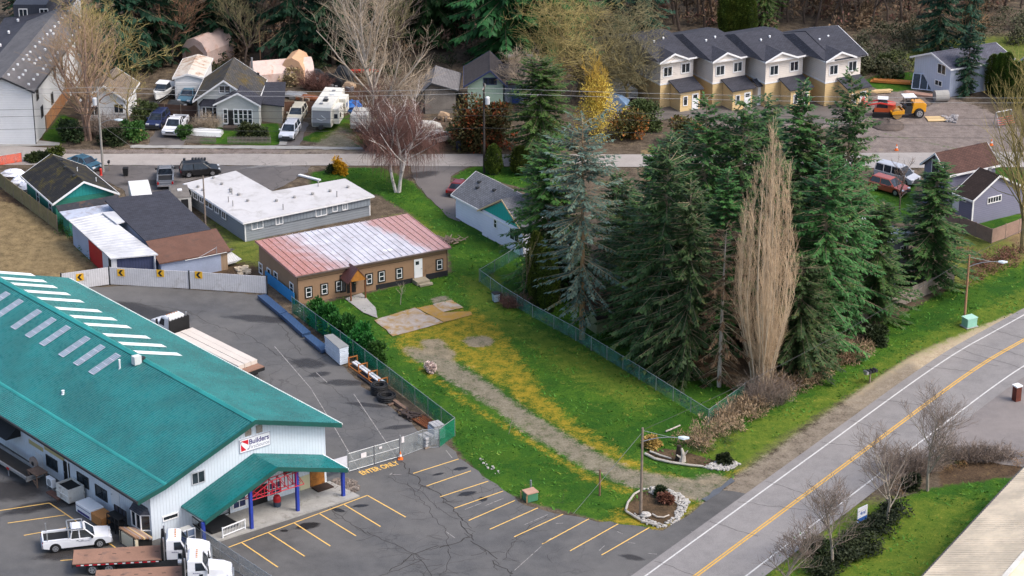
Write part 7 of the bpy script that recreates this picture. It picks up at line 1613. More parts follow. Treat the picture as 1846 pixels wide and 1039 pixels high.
# ---- things along the warehouse wall
def build_wallside():
    F = FW; ang = math.atan2(F.v.y, F.v.x); put = lambda px, py: G(px, py)
    root = thing('dumpster', 'white open topped dumpster with dark inside against the warehouse wall', 'dumpster', put(128, 900), ang); dw = mat('scuffed_white', (.62, .61, .57), .6, .1, 1.5, dirt=((.2, .15, .1), .35)); m = M()
    m.box(-1, 1, -.8, -.74, .2, 1.5); m.box(-1, 1, .74, .8, .2, 1.5); m.box(-1, -.94, -.735, .735, .2, 1.5); m.box(.94, 1, -.735, .735, .2, 1.5); ob('bin_wall', m, dw, root); m = M(); m.box(-.93, .93, -.73, .73, .2, 1.3); ob('contents', m, BLACK, root)
    for y in (-.83, .83): m = M(); m.box(-1.03, 1.03, y-.03, y+.03, .75, .85); ob('rib', m, dw, root)
    root = thing('white_crate', 'long white wrapped crate with dark printed band beside the dumpster', 'crate', put(163, 928), ang); m = M(); m.box(-1.2, 1.2, -.7, .7, .1, 1.05); bevel_obj(ob('crate_body', m, WHITE, root), .04, 1)
    for z0, z1, x0, x1 in ((.2, .42, -1.0, .9), (.75, .8, -1.2, 1.2)): m = M(); m.box(x0, x1, .702, .71, z0, z1); ob('printed_band', m, mat('navy_letter', (.03, .02, .16)), root)
    root = thing('lumber_crate', 'orange brown timber crate between the white crate and the black rack', 'crate', put(186, 944), ang); 
    for k in range(4): m = M(); m.box(-.8, .8, -.65, .65, .12+k*.22, .32+k*.22); ob('timber_layer', m, mat('fresh_orange_timber', (.5, .22, .07), .7, .15, 1.5, ('v', .2, .3)), root)
    root = thing('black_rack', 'tall black welded rack standing by the warehouse wall', 'rack', put(212, 958), ang); m = M()
    for x in (-.9, -.3, .3, .9):
        for y in (-.4, .4): m.tube([(x, y, 0), (x, y, 1.5+.6*(y < 0))], .05, 5)
    for z in (.4, 1.0, 1.5): m.box(-.9, .9, -.4, .4, z, z+.06)
    ob('rack_frame', m, BLACK, root); m = M(); m.box(-.85, .85, -.46, -.42, .7, 2.1); ob('rack_back', m, mat('scuffed_blue_black', (.03, .035, .05), .4, .4, 3), root)
    root = thing('lumber_pile', 'pile of pale and brown boards on a sloping stand below the bay window', 'lumber', put(246, 982), ang); rr = random.Random(2)
    for i in range(9):
        y = -.85+i*.19; m = M(); m.box(-1.3+rr.uniform(-.1, .1), 1.25, y, y+.17, .75+.07*i, .9+.07*i); ob('board', m, [mat('pale_pine', (.6, .43, .22), .7, .1), mat('grey_plank', (.3, .25, .24), .8, .15), mat('brown_plank', (.3, .17, .1), .8, .15)][rr.randrange(3)], root)
    m = M(); m.box(-1.2, 1.2, .55, .85, .05, 1.2); ob('cream_panel', m, mat('cream_board', (.66, .58, .42), .7, .08), root)
    for x in (-1, 1): m = M(); m.xprism([(-.9, 0), (.9, 0), (.9, 1.3), (.8, 1.3), (-.9, .65)], x-.05, x+.05); ob('stand', m, BLACK, root)
    root = thing('heat_pump', 'white heat pump unit on the ground beside the wooden stand', 'heat pump', put(93, 882), ang); m = M(); m.box(-.5, .5, -.2, .2, .3, 1.15); bevel_obj(ob('case', m, WHITE, root), .03, 1); m = M(); m.tube([(0, .2, .72), (0, .215, .72)], .34, 14); ob('fan_grille', m, mat('grey_grille', (.3, .31, .32), .5, .1), root); m = M(); m.box(-.45, -.37, -.2, .2, 0, .3); m.box(.37, .45, -.2, .2, 0, .3); ob('feet', m, GALV, root)
    root = thing('wooden_stand', 'open weathered wooden stand left of the heat pump', 'stand', put(69, 872), ang); m = M()
    for x in (-.7, .7):
        for y in (-.5, .5): m.box(x-.05, x+.05, y-.05, y+.05, 0, 1.2)
    m.box(-.8, .8, -.6, .6, 1.2, 1.28); m.box(-.7, .7, .46, .54, .5, .6); m.tube([(-.7, .52, .1), (.7, .52, 1.1)], .05, 4); ob('timber_frame', m, mat('old_timber', (.17, .11, .08)), root)
    root = thing('hose_reel', 'round reel leaning on the warehouse wall above the wooden stand', 'reel', put(63, 857), ang); m = M(); m.tube([(0, -.1, 1.2), (0, .12, 1.2)], .62, 18); ob('reel_disc', m, mat('grey_brown_ply', (.28, .22, .19), .8, .2, 2), root); m = M(); m.tube([(0, .121, 1.2), (0, .16, 1.2)], .2, 10); ob('hub', m, BLACK, root)
    m = M(); m.box(-1, .9, -.3, .3, .02, .14); single('ground_boards', m, mat('rusty_boards', (.12, .06, .045), .9, .3, 2), 'low stack of rusty brown boards by the dumpster', 'boards', put(98, 894), ang)
    w = bpy.data.objects['warehouse']; (a0, z0) = F.wall(20, 762, 'v', 0)
    m = M(F); m.add([(-.02, a0-1.6, 3.3), (-.02, a0+2.6, 3.3), (-1.5, a0+2.6, 2.1), (-1.5, a0-1.6, 2.1), (-.02, a0-1.6, 2.1), (-.02, a0+2.6, 2.1)], [(0, 1, 2, 3), (0, 3, 4), (1, 5, 2), (3, 2, 5, 4)]); ob('awning', m, mat('black_canvas', (.01, .011, .014), .7, .2), w)
    root = thing('window_stack', 'stack of white framed glazed panels leaning beside the porch', 'window panels', G(331, 986), math.atan2(F.u.y, F.u.x)); m = M()
    for i in range(4): m.box(-1.15+i*.74, -1.05+i*.74, -.1, 0, .1, 1.5)
    for z in (.1, .75, 1.42): m.box(-1.05, 1.12, -.095, -.005, z, z+.09)
    ob('frame', m, mat('grey_white_frame', (.55, .57, .6), .5, .1), root); m = M(); m.box(-1.1, 1.15, -.05, -.03, .15, 1.45); ob('pane', m, mat('bluish_glass', (.12, .16, .24), .15, .3, 1), root); m = M(); m.box(-1.2, 1.1, .02, .9, .0, 1.35); ob('packing_box', m, mat('grey_carton', (.4, .4, .38), .8, .1), root)
    def rail(label, p, q, h, mm, n, name='hand_rail'):
        A, B = G(*p), G(*q); root = thing(name, label, 'railing', A, math.atan2((B-A).y, (B-A).x)); L = (B-A).length
        for x in (0, L): m = M(); m.box(x-.05, x+.05, -.05, .05, .15, h); ob('post', m, mm, root)
        for z in (.3, h-.12): m = M(); m.box(.051, L-.051, -.03, .03, z, z+.09); ob('rail', m, mm, root)
        if n: m = M(); [m.box(.05+i*(L-.1)/n-.012, .05+i*(L-.1)/n+.012, -.012, .012, .39, h-.12) for i in range(1, n)]; ob('balusters', m, mm, root)
    rail('white two bar railing on the porch edge by the black ramp', (402, 973), (442, 957), 1.15, WHITE, 14); rail('black baluster railing at the back of the black ramp', (376, 945), (414, 930), 1.1, BLACK, 18); rail('black railing beside the leaning white framed panels', (342, 946), (362, 962), 1.15, BLACK, 9)
    root = thing('litter_bin', 'dark litter bin with red domed lid on the porch', 'bin', G(500, 916), 0); m = M(); m.lathe((0, 0, .17), [(.28, 0), (.33, .1), (.33, .5)], 12); ob('bin_body', m, mat('slate_plastic', (.03, .05, .08), .5), root); m = M(); m.lathe((0, 0, .67), [(.34, 0), (.34, .35), (.25, .55), (.05, .6)], 12); ob('bin_lid', m, mat('bin_red', (.4, .01, .015), .4), root)
    # red steel truss hung between the porch posts
    T = -3.2; a0, z0 = F.wall(448, 904, 'u', T); a1, z1 = F.wall(548, 868, 'u', T); am, zm = F.wall(492, 866, 'u', T); root = thing('red_truss', 'red steel roof truss mounted between the blue porch posts', 'truss', F.o); rd = mat('truss_red', (.42, .006, .025), .45, .1)
    pt = lambda s, z, t: F.p(s, t, z); zb = lambda s: z0+(s-a0)/(a1-a0)*(z1-.25-z0)
    for t in (T, T+.5):
        for A, B in (((a0, z0), (a1, z1-.25)), ((a0, z0+.12), (am, zm)), ((am, zm), (a1+.3, zm+.05))): m = M(); m.tube([pt(A[0], A[1], t), pt(B[0], B[1], t)], .045, 5); ob('chord', m, rd, root)
    n = 7
    for i in range(1, n):
        s = a0+(a1-a0)*i/n; zt = np.interp(s, [a0, am, a1], [z0+.12, zm, zm+.05])
        for t in (T, T+.5): m = M(); m.tube([pt(s, zb(s), t), pt(s, float(zt), t)], .04, 4); m.tube([pt(s, float(zt), t), pt(s+(a1-a0)/n, zb(s+(a1-a0)/n), t)], .03, 4); ob('web_bar', m, rd, root)
        m = M(); m.tube([pt(s, float(zt), T), pt(s, float(zt), T+.5)], .03, 4); ob('cross_bar', m, rd, root)
build_wallside()
def rocks(px_poly, n, r, m, name, seed=1, z=.0, kind='stuff', flat=.7):
    rr = random.Random(seed); q = pxpoly(*px_poly); xs = [p[0] for p in q]; ys = [p[1] for p in q]; mb = M(); c = 0
    while c < n:
        p = np.array([[rr.uniform(min(xs), max(xs)), rr.uniform(min(ys), max(ys))]])
        if sdist(p, q)[0] < 0: continue
        s = r*rr.uniform(.5, 1.5); mb.ball((p[0][0], p[0][1], z+s*.3), (s, s*rr.uniform(.6, 1), s*flat), 6, .2, rr); c += 1
    return struct(name, mb, m, kind)
rocks([(596, 866), (618, 862), (645, 870), (648, 884), (630, 893), (600, 886)], 420, .14, mat('pile_stone', (.17, .14, .12), .95, .5, 2, dirt=((.5, .48, .45), .2)), 'rubble', 4)
# ---- poles, lamps, wires
WIRE = mat('wire_black', (.03, .03, .03), .6); WIREG = mat('wire_grey', (.3, .3, .3), .5)
def pole(name, label, px, py, H, m=WOODP, r=.16, cat='utility pole', arms=(), trafo=None, lamp=None):
    root = thing(name, label, cat, G(px, py)); b = M(); b.tube([(0, 0, -.1), (0, 0, H)], [r, r*.65], 10); ob('shaft', b, m, root)
    for z, w, a in arms:
        b = M(); ca, sa = math.cos(a), math.sin(a); b.tube([(-w*ca, -w*sa, z), (w*ca, w*sa, z)], .06, 4); ob('crossarm', b, WOODP, root)
        for t in (-.9, -.3, .3, .9): b = M(); b.cyl((w*t*ca, w*t*sa), .05, z+.05, z+.25, 6); ob('insulator', b, mat('insulator_grey', (.4, .4, .4), .4), root)
    if trafo: b = M(); b.lathe((trafo[0], trafo[1], trafo[2]), [(.05, 0), (.26, .03), (.28, .1), (.28, .85), (.2, .95), (.05, 1.0)], 12); ob('transformer', b, mat('transformer_grey', (.62, .63, .64), .45, .1), root); 
    if lamp:
        L, z, rise = lamp; P = [Vector((0, 0, z))+Vector((L*t, 0, rise*(1-(1-t)**2)-.12*t)) for t in (0, .2, .45, .75, 1)]; ca, sa = .97, -.2
        P = [Vector((p.x*ca, p.x*sa, p.z)) for p in P]; b = M(); b.tube(P, [.05, .045, .04, .035, .035], 6); ob('lamp_arm', b, GALV, root)
        b = M(); b.tube([(0, 0, H-.25), P[3]], .015, 4); ob('stay', b, GALV, root)
        e = P[-1]; b = M(); b.loft([[(e.x-.1, e.y-.06, e.z-.05), (e.x-.1, e.y+.06, e.z-.05), (e.x-.1, e.y+.06, e.z+.08), (e.x-.1, e.y-.06, e.z+.08)], [(e.x+.35, e.y-.2, e.z-.12), (e.x+.35, e.y+.2, e.z-.12), (e.x+.35, e.y+.17, e.z+.1), (e.x+.35, e.y-.17, e.z+.1)], [(e.x+.85, e.y-.1, e.z-.06), (e.x+.85, e.y+.1, e.z-.06), (e.x+.85, e.y+.08, e.z+.04), (e.x+.85, e.y-.08, e.z+.04)]]); ob('lamp_head', b, mat('lamp_pale', (.62, .7, .74), .35, .05), root)
    return root
pole('utility_pole', 'tall utility pole with white transformer left of the street, by the gnarled brown tree', 186, 310, 10.6, arms=((10.1, .9, 1.4),), trafo=(-.42, .1, 8.3), m=mat('grey_pole', (.3, .28, .25), .85, .2), lamp=(2.0, 6.0, .8))
pole('utility_pole', 'tall dark utility pole behind the white house', 873, 312, 11.2, arms=((10.6, .9, 1.4),), trafo=(.42, -.1, 8.6), m=mat('dark_pole', (.05, .042, .038), .9, .3))
pole('street_light', 'weathered wooden street light pole standing in the round rock edged bed', 1155, 927, 8.3, lamp=(3.2, 7.0, .8), r=.14, cat='street light')
pole('street_light', 'reddish wooden street light pole on the verge beside the green box', 1738, 584, 7.6, lamp=(3.0, 6.3, .9), r=.14, cat='street light', m=mat('red_pole_wood', (.33, .18, .1), .9, .25, 1.2))
pole('service_pole', 'slim wooden service pole beside the brown roofed outbuilding', 371, 414, 6.4, r=.11)
pole('service_pole', 'thin rusty pole at the edge of the dark conifers behind the cottage', 470, 118, 6, r=.1, m=mat('red_pole_wood', (.33, .18, .1)))
def wire(name, label, A, B, sag, r=.018, m=WIRE, group='overhead wires'):
    A, B = Vector(A), Vector(B); o = A.copy(); b = M(); n = 16
    b.tube([(A.lerp(B, i/n)-o)+Vector((0, 0, -sag*4*(i/n)*(1-i/n))) for i in range(n+1)], r, 3, False); single(name, b, m, label, 'wire', o, 0, group)
pl, pd = G(186, 310), G(873, 312); pr_ = G(2080, 330); pw = G(-500, 308)
for dy, z, lab in ((.9, 10.3, 'topmost far power line'), (-.9, 10.3, 'topmost near power line'), (0, 8.1, 'upper middle service line'), (.1, 7.2, 'lower middle service line'), (-.1, 5.7, 'lowest telephone line')):
    o = Vector((0, dy, 0))
    for A, B, s in ((pw, pl, 'left of the transformer pole'), (pl, pd, 'between the two utility poles'), (pd, pr_, 'right of the dark pole')):
        wire('power_line', '%s running %s' % (lab, s), A+o+Vector((0, 0, z)), B+o+Vector((0, 0, z)), .5, .022, WIREG if dy == .9 or dy == -.9 else WIRE)
lp, rp = G(1155, 927), G(1738, 584); e = G(2100, 380)
wire('street_light_cable', 'cable from the near street light pole to the far one across the trees', lp+Vector((0, 0, 8.1)), rp+Vector((0, 0, 7.4)), .9, .018, WIRE); wire('street_light_cable', 'cable leaving the far street light pole to the right picture edge', rp+Vector((0, 0, 7.4)), e+Vector((0, 0, 8)), .4, .022, WIRE)
wire('guy_wire', 'stay wire from the near street light pole down to the grass edge', lp+Vector((0, 0, 7.9)), G(1034, 926), 0, .02, WIREG); wire('guy_wire', 'stay wire right of the transformer pole by the driveway', pl+Vector((0, 0, 6)), G(242, 268), 0, .02, WIREG)
# ---- verge and bed furniture
def build_verge():
    root = thing('mailbox_row', 'row of black and silver mailboxes on a post by the road verge', 'mailboxes', G(1568, 690), .55); m = M(); m.box(-.06, .06, -.06, .06, 0, 1.0); ob('post', m, WOODP, root); m = M(); m.box(-.75, .75, -.1, .1, 1.0, 1.06); ob('shelf', m, WOODP, root)
    for i, mm in enumerate((CHROME, DARKM, BLACK, DARKM)):
        x = -.55+i*.37; m = M(); m.yprism([(x-.14, 1.06)]+[(x+.14*math.cos(a), 1.25+.14*math.sin(a)) for a in [math.pi-k*math.pi/6 for k in range(7)]]+[(x+.14, 1.06)], -.28, .28); ob('mailbox', m, mm, root)
    root = thing('transformer_box', 'pale green utility box on the verge beside the far street light', 'utility box', G(1747, 588), .5); m = M(); m.cbox((0, 0, .5), (1.25, 1.0, .95)); bevel_obj(ob('cabinet', m, mat('pale_green_paint', (.25, .5, .4), .5, .06), root), .04, 1); m = M(); m.cbox((0, 0, .03), (1.5, 1.2, .06)); ob('base', m, CONC, root); m = M(); m.cbox((0, 0, 1.0), (1.32, 1.06, .08)); ob('lid', m, mat('paler_green_paint', (.36, .6, .5), .5, .06), root)
    root = thing('utility_box', 'green utility box with rusty top at the parking lot edge', 'utility box', G(956, 901), .5); m = M(); m.cbox((0, 0, .4), (1.05, .95, .8)); bevel_obj(ob('cabinet', m, mat('green_box_paint', (.06, .2, .11), .6, .1), root), .03, 1); m = M(); m.cbox((0, 0, .84), (1.15, 1.02, .09)); ob('lid', m, mat('rusty_pink_lid', (.42, .25, .18), .8, .2, 2), root)
    for i, (x, y) in enumerate(((939, 899), (950, 907))): m = M(); m.box(-.06, .06, -.03, .03, 0, .75); single('marker_stake', m, mat('stake_wood', (.42, .26, .12), .85), ('wooden stake left of the green utility box', 'wooden stake in front of the green utility box')[i], 'stake', G(x, y))
    m = M(); m.cyl((0, 0), .09, 0, 1.1, 8); single('standpipe', m, GALV, 'grey standpipe behind the green utility box', 'pipe', G(957, 886))
    root = thing('wooden_post', 'short brown post with crossbar standing in the bright grass', 'post', G(1081, 893)); m = M(); m.tube([(0, 0, -.1), (0, 0, 2.5)], [.1, .08], 8); ob('post', m, mat('rotten_post', (.2, .11, .07), .95, .3, 2), root); m = M(); m.tube([(-.75, .2, 2.4), (.5, -.1, 2.43)], .04, 5); ob('crossbar', m, WOODP, root)
    root = thing('wheelie_bin', 'pale blue and black wheeled bin by the chain link fence end', 'bin', G(894, 544), .4); m = M(); m.loft([[(-.28, -.3, .08), (.28, -.3, .08), (.28, .3, .08), (-.28, .3, .08)], [(-.34, -.36, .95), (.34, -.36, .95), (.34, .36, .95), (-.34, .36, .95)]]); ob('bin_body', m, mat('pale_blue_plastic', (.33, .42, .5), .5), root); m = M(); m.box(-.36, .36, -.38, .38, .951, 1.03); ob('bin_lid', m, BLACK, root); m = M(); m.box(.3, .62, -.33, .33, .05, .9); ob('second_bin_side', m, BLACK, root)
    root = thing('yard_sign', 'small white and blue post sign on the lawn among the street trees', 'sign', G(1553, 950), 2.3)
    for y in (-.55, .55): m = M(); m.tube([(0, y, 0), (0, y, 1.9)], .035, 5); ob('post', m, GALV, root)
    m = M(); m.box(-.04, .04, -.62, .62, .6, 1.95); ob('board', m, mat('sign_white', (.8, .8, .82)), root)
    for sg in (-1, 1):
        m = M(); a, b = sorted((sg*.041, sg*.048)); m.box(a, b, -.6, .6, .62, .98); ob('blue_band', m, mat('sign_blue', (.03, .12, .4), .5, .05), root)
        for txt, w, h, z, mm in (('4rsl', .7, .36, 1.4, mat('sign_blue', (.03, .12, .4))),):
            V, Fc = lettering(txt, w, h); m = M(); m.add([(sg*.05, -sg*-float(x), z+float(y)) for x, y in V], Fc); ob('lettering', m, mm, root)
    root = thing('brick_pillar', 'red brick gate pillar with white cap at the driveway, right edge', 'pillar', G(1832, 722), .5); m = M(); m.cbox((0, 0, .75), (.62, .62, 1.5)); ob('brickwork', m, mat('pillar_brick', (.2, .055, .035), .9, .2, 2, ('b', .09, .4)), root); m = M(); m.cbox((0, 0, 1.56), (.74, .74, .13)); ob('cap', m, WHITE, root)
    wood = mat('driftwood', (.42, .38, .33), .9, .25, 2)
    def log(label, pts, r, name='edging_log', z=.12):
        P = [G(*p)+Vector((0, 0, z)) for p in pts]; o = P[0].copy(); m = M(); m.tube([p-o for p in P], [r*(1-.3*i/len(P)) for i in range(len(P))], 7); single(name, m, wood, label, 'log', o, 0, 'logs edging the planting beds')
    log('long driftwood log edging the upper bed along the gravel drive', [(1163, 820), (1180, 829), (1210, 836), (1245, 841), (1268, 843)], .13); log('second driftwood log above the long edging log', [(1172, 816), (1190, 823), (1210, 829)], .1)
    log('driftwood log curving round the left of the lower bed', [(1128, 922), (1132, 908), (1143, 893), (1155, 886)], .11); log('driftwood log along the lower bed beside the parking bays', [(1129, 924), (1142, 932), (1158, 942), (1190, 951)], .11); log('curled driftwood branch lying inside the lower bed', [(1176, 929), (1184, 934), (1196, 935), (1206, 931)], .08); log('loose fallen stick on the grass left of the dead brush', [(1200, 780), (1213, 775), (1226, 769)], .09, 'fallen_stick')
    root = thing('driftwood_stump', 'upright pale driftwood stump in the upper bed by the street', 'stump', G(1230, 832)); m = M(); m.tube([(0, 0, 0), (.05, 0, .7), (-.1, .05, 1.3)], [.35, .2, .1], 7); m.tube([(.05, 0, .5), (.45, -.1, 1.1)], [.14, .05], 5); m.tube([(-.02, 0, .3), (-.55, -.2, .75)], [.14, .05], 5); ob('stump', m, wood, root); m = M(); m.tube([(-.35, .2, 0), (-.3, .2, 1.5)], [.3, .22], 6); ob('dark_root', m, mat('dark_root', (.03, .02, .015), .95), root)
    wr = mat('white_rock', (.42, .4, .37), .85, .35, 5)
    rocks([(1158, 882), (1175, 878), (1208, 884), (1232, 893), (1243, 905), (1236, 922), (1222, 940), (1200, 952), (1186, 952), (1215, 932), (1222, 912), (1212, 900), (1185, 896)], 420, .12, wr, 'white_rock_edging', 5); rocks([(1268, 843), (1290, 832), (1318, 829), (1335, 838), (1312, 849), (1290, 848)], 260, .12, wr, 'white_rock_edging', 6); rocks([(1140, 925), (1200, 948), (1190, 953), (1160, 944)], 90, .1, wr, 'white_rock_edging', 7)
    rocks([(862, 820), (890, 842), (905, 856), (898, 858), (870, 838)], 22, .09, wr, 'white_rock_edging', 8)
    m = M(); m.ball((0, 0, .2), (.55, .38, .3), 8, .12, RND); single('flat_rock', m, wr, 'flat white rock in the lower bed below the light pole', 'rock', G(1164, 932), .3)
    rr = random.Random(11); m = M()
    for i in range(40): a = rr.uniform(0, 3.14); c = Vector((rr.gauss(0, .5), rr.gauss(0, .35), .1+.45*rr.random())); d = Vector((math.cos(a), math.sin(a), rr.uniform(-.2, .2)))*rr.uniform(.5, 1.0); m.tube([c-d, c+d], rr.uniform(.03, .07), 5)
    single('firewood_pile', m, mat('firewood', (.2, .15, .12), .95, .4, 3), 'heap of cut branches at the far corner of the brown building', 'wood pile', G(810, 438))
build_verge()
# ---------------------------------------------------------------- background woods, junk, ground cover
def build_woods():
    W = 'dark conifers behind the houses'
    T = [('darkA', 205, 140, 24, 'leftmost dark conifer beside the long grey roof'), ('darkB', 245, 128, 25, 'broad dark conifer behind the beige cottage'), ('darkA', 285, 118, 22, 'dark conifer with drooping limbs left of the garage'), ('darkB', 350, 92, 26, 'wide dark conifer behind the white garage'), ('darkA', 398, 96, 24, 'dark conifer behind the mossy cottage roof'), ('darkB', 425, 85, 24, 'dark conifer right of the wide one, above the cottage ridge'), ('darkA', 525, 112, 26, 'dark conifer with trunk showing right of the bare brown woods'), ('darkB', 560, 108, 26, 'broad dark conifer above the junk yard'), ('darkA', 602, 114, 25, 'dark conifer above the junk yard, beside the big white birch'), ('darkB', 640, 104, 24, 'dark conifer partly behind the big white birch'), ('bigcedar', 770, 74, 20, 'bright green cedar right of the big white birch top'), ('bigcedar', 805, 66, 19, 'green cedar at the top edge left of the bare maroon woods'), ('bigcedar', 910, 110, 24, 'broad green cedar right behind the mint house ridge'), ('bigcedar', 962, 106, 25, 'widest green cedar, behind the mint house chimneys'), ('bigcedar', 1000, 92, 22, 'green cedar half behind the pale mossy bare tree'), ('darkB', 1105, 62, 20, 'dark conifer behind the pale mossy bare tree'), ('darkA', 1165, 92, 17, 'dark conifer at the left corner of the townhouse roofs'), ('darkB', 1150, 140, 14, 'dark conifer just left of the cream townhouse wall'), ('cedar', 1378, 50, 12, 'olive conifer at the top edge behind the townhouse roofs'), ('darkB', 1690, 96, 15, 'dark conifer left of the brown dead tree behind the pale blue house'), ('darkA', 1745, 92, 13, 'blue green conifer right of the brown dead tree'), ('darkB', 1742, 172, 9.5, 'dark fir in front of the pale blue house gable'), ('darkA', 35, 36, 14, 'small dark conifer in the top left corner')]
    for k, x, y, H, lab in T: conif(k, x, y, H, lab, 'dark_conifer', 'conifer', None, None, W)
    for i, (x, lab) in enumerate(((1306, 'leftmost of the dark pointed cypresses behind the townhouses'), (1316, 'second dark pointed cypress behind the townhouse roofs'), (1326, 'third dark pointed cypress behind the townhouse roofs'), (1337, 'fourth dark pointed cypress behind the townhouse roofs'), (1350, 'shortest dark pointed cypress behind the townhouse roofs'))):
        plant('pointed_cypress', lab, 'cypress', ca, G(x, 62), i, (1.1, 1.1, .85-.05*i), 'pointed cypresses behind the townhouses')
    br = [bare(seed=60+i, H=15, spread=.6, n0=14, up=.55, gnarl=.17, split=(8, 7, 5), levels=4, first=.18, tw=.026, r0=.2) for i in range(4)]; tm = [TWIGB, mat('plum_twigs', (.17, .085, .075), .9, .25, .5), TWIGO, mat('rust_twigs', (.24, .135, .08), .9, .25, .5)]
    ms = [meshes(('trunk', br[i][0], BARKD), ('twigs', br[i][1], tm[i])) for i in range(4)]; R = random.Random(5)
    P = [(300, 110, 0), (322, 90, 3), (455, 95, 3), (480, 80, 1), (500, 100, 0), (445, 60, 3), (690, 60, 0), (835, 62, 1), (850, 40, 3), (870, 70, 1), (720, 95, 2), (705, 130, 2), (440, 125, 2), (1240, 30, 3), (1290, 22, 2), (1270, 50, 1), (1410, 25, 3), (1195, 20, 1), (1225, 55, 2), (1440, 12, 1), (1480, 20, 0), (1530, 30, 0), (1580, 26, 0), (1640, 18, 1), (1680, 10, 1), (1790, 5, 0), (1840, 15, 1), (1500, -10, 1), (1560, -12, 0), (1610, -15, 1), (1720, -10, 0), (1040, 40, 2), (1080, 30, 2), (655, 25, 0), (470, 20, 3), (1340, -20, 3), (1390, -25, 1), (860, -5, 1), (830, 15, 0), (1215, 45, 3), (1235, 10, 0), (1260, 35, 2), (1285, 45, 3), (1315, 20, 1), (1360, 10, 3), (1400, 45, 2), (1420, 40, 1), (1450, 42, 3), (1470, 48, 2), (1495, 50, 0), (1520, 55, 1), (1545, 50, 0), (1570, 48, 1), (1600, 40, 0), (1625, 38, 3), (1655, 35, 0), (1460, 5, 0), (1510, 10, 1), (1550, 15, 0), (1590, 5, 1), (1630, 0, 0), (1770, 25, 3), (1810, 20, 0), (270, 105, 1), (310, 120, 3), (475, 105, 0), (490, 60, 3), (715, 110, 0), (730, 70, 3), (845, 80, 0)]
    for i, (x, y, k) in enumerate(P):
        near = 'left part' if x < 560 else 'middle' if x < 1150 else 'right part'
        plant('woodland_tree', '%s leafless tree in the %s of the woods along the top edge' % (('grey brown', 'plum coloured', 'olive twigged', 'rust coloured')[k], near), 'bare tree', ms[k], G(x, y), R.uniform(0, 6.28), (R.uniform(.75, 1.1),)*3, 'leafless %s trees of the %s woods' % (('grey brown', 'plum', 'olive', 'rust')[k], near))
    A, B = bare(seed=71, H=9, spread=.6, n0=22, up=.2, gnarl=.12, split=(6, 5), levels=3, first=.15, tw=.03); plant('dead_conifer', 'brown dead tree between two dark conifers behind the pale blue house', 'dead tree', meshes(('trunk', A, mat('dead_brown', (.3, .17, .09), .9)), ('twigs', B, mat('dead_brown', (.3, .17, .09)))), G(1735, 92))
    # massed undergrowth: brambles and thickets that read as one cover
    def cover(name, polys, m, rz, seed, r=(1.2, 2.4), leaf=.28, lw=.1, per=170, dens=.16):
        rr = random.Random(seed); mb = M(); protos = [bush(seed+i, 1, 1, 1, per, leaf/1.8, lw/1.8, 6) for i in range(3)]
        for q in polys:
            q = pxpoly(*q); xs = [p[0] for p in q]; ys = [p[1] for p in q]; ar = abs(sum(q[i-1][0]*q[i][1]-q[i][0]*q[i-1][1] for i in range(len(q))))/2; n = int(ar*dens); cnt = 0
            while cnt < n:
                p = np.array([[rr.uniform(min(xs), max(xs)), rr.uniform(min(ys), max(ys))]])
                if sdist(p, q)[0] < 0: continue
                cnt += 1; s = rr.uniform(*r); h = rz*rr.uniform(.6, 1.3); t = rr.uniform(0, 6.28); c, sn = math.cos(t)*s, math.sin(t)*s; b = rr.choice(protos); k = len(mb.V)
                mb.V += [(p[0][0]+x*c-y*sn, p[0][1]+x*sn+y*c, z*h) for x, y, z in b.V]; mb.F += [tuple(i+k for i in f) for f in b.F]
        return struct(name, mb, m, 'stuff')
    cover('bramble_thicket', [[(1540, 75), (1640, 45), (1900, 25), (1900, 90), (1800, 78), (1640, 100), (1560, 130)], [(1545, 110), (1640, 118), (1640, 150), (1560, 148)]], L_GRY, 2.2, 80, dens=.2)
    cover('undergrowth', [[(-80, -40), (1900, -70), (1900, 10), (1500, 60), (1200, 50), (700, 110), (200, 110), (150, 60)]], leafmat('woodland_litter', (.08, .055, .035), (.27, .18, .11), tint=((.2, .09, .075), .55)), 2.6, 90, (1.4, 3.0), .55, .1, 80, .12)
    cover('dark_undergrowth', [[(180, 150), (300, 110), (660, 118), (640, 140), (330, 130)], [(690, 140), (840, 90), (1010, 110), (1180, 130), (1150, 160), (1010, 150), (880, 100), (760, 130)]], L_DKS, 1.6, 95, (1, 2), .35, .12, 110, .12)
    cover('hedge_brush', [[(100, 405), (118, 410), (190, 470), (180, 478), (150, 460)]], L_HED, 1.1, 100, (.7, 1.1), .25, .09, 150, 1.0)
    cover('dead_brush', [[(1285, 765), (1345, 718), (1440, 676), (1560, 620), (1575, 640), (1455, 705), (1355, 768), (1300, 795)], [(1215, 800), (1290, 765), (1330, 775), (1250, 822)]], L_STR, 1.3, 105, (.6, 1.2), .6, .07, 130, 1.0)
    cover('dry_verge_brush', [[(1720, 500), (1760, 470), (1900, 425), (1900, 455), (1735, 520)], [(1690, 455), (1720, 440), (1790, 445), (1720, 470)]], leafmat('russet_brush', (.12, .065, .035), (.32, .19, .1)), 1.0, 110, (.8, 1.4), .5, .07, 110, .6)
    cover('low_bed_plants', [[(1690, 838), (1846, 822), (1900, 830), (1846, 842), (1700, 852)], [(1590, 890), (1640, 850), (1690, 845), (1620, 900)]], leafmat('rust_bed', (.09, .05, .02), (.27, .14, .06), tint=((.05, .06, .02), .55)), .55, 115, (.6, 1.1), .3, .07, 90, .8)
    cover('juniper_bed', [[(1490, 1005), (1545, 965), (1585, 930), (1625, 905), (1630, 935), (1600, 965), (1560, 1005), (1510, 1030)], [(1448, 1040), (1500, 1012), (1520, 1030), (1490, 1060)]], L_DKS, 1.0, 120, (1.0, 1.6), .32, .12, 240, 1.1)
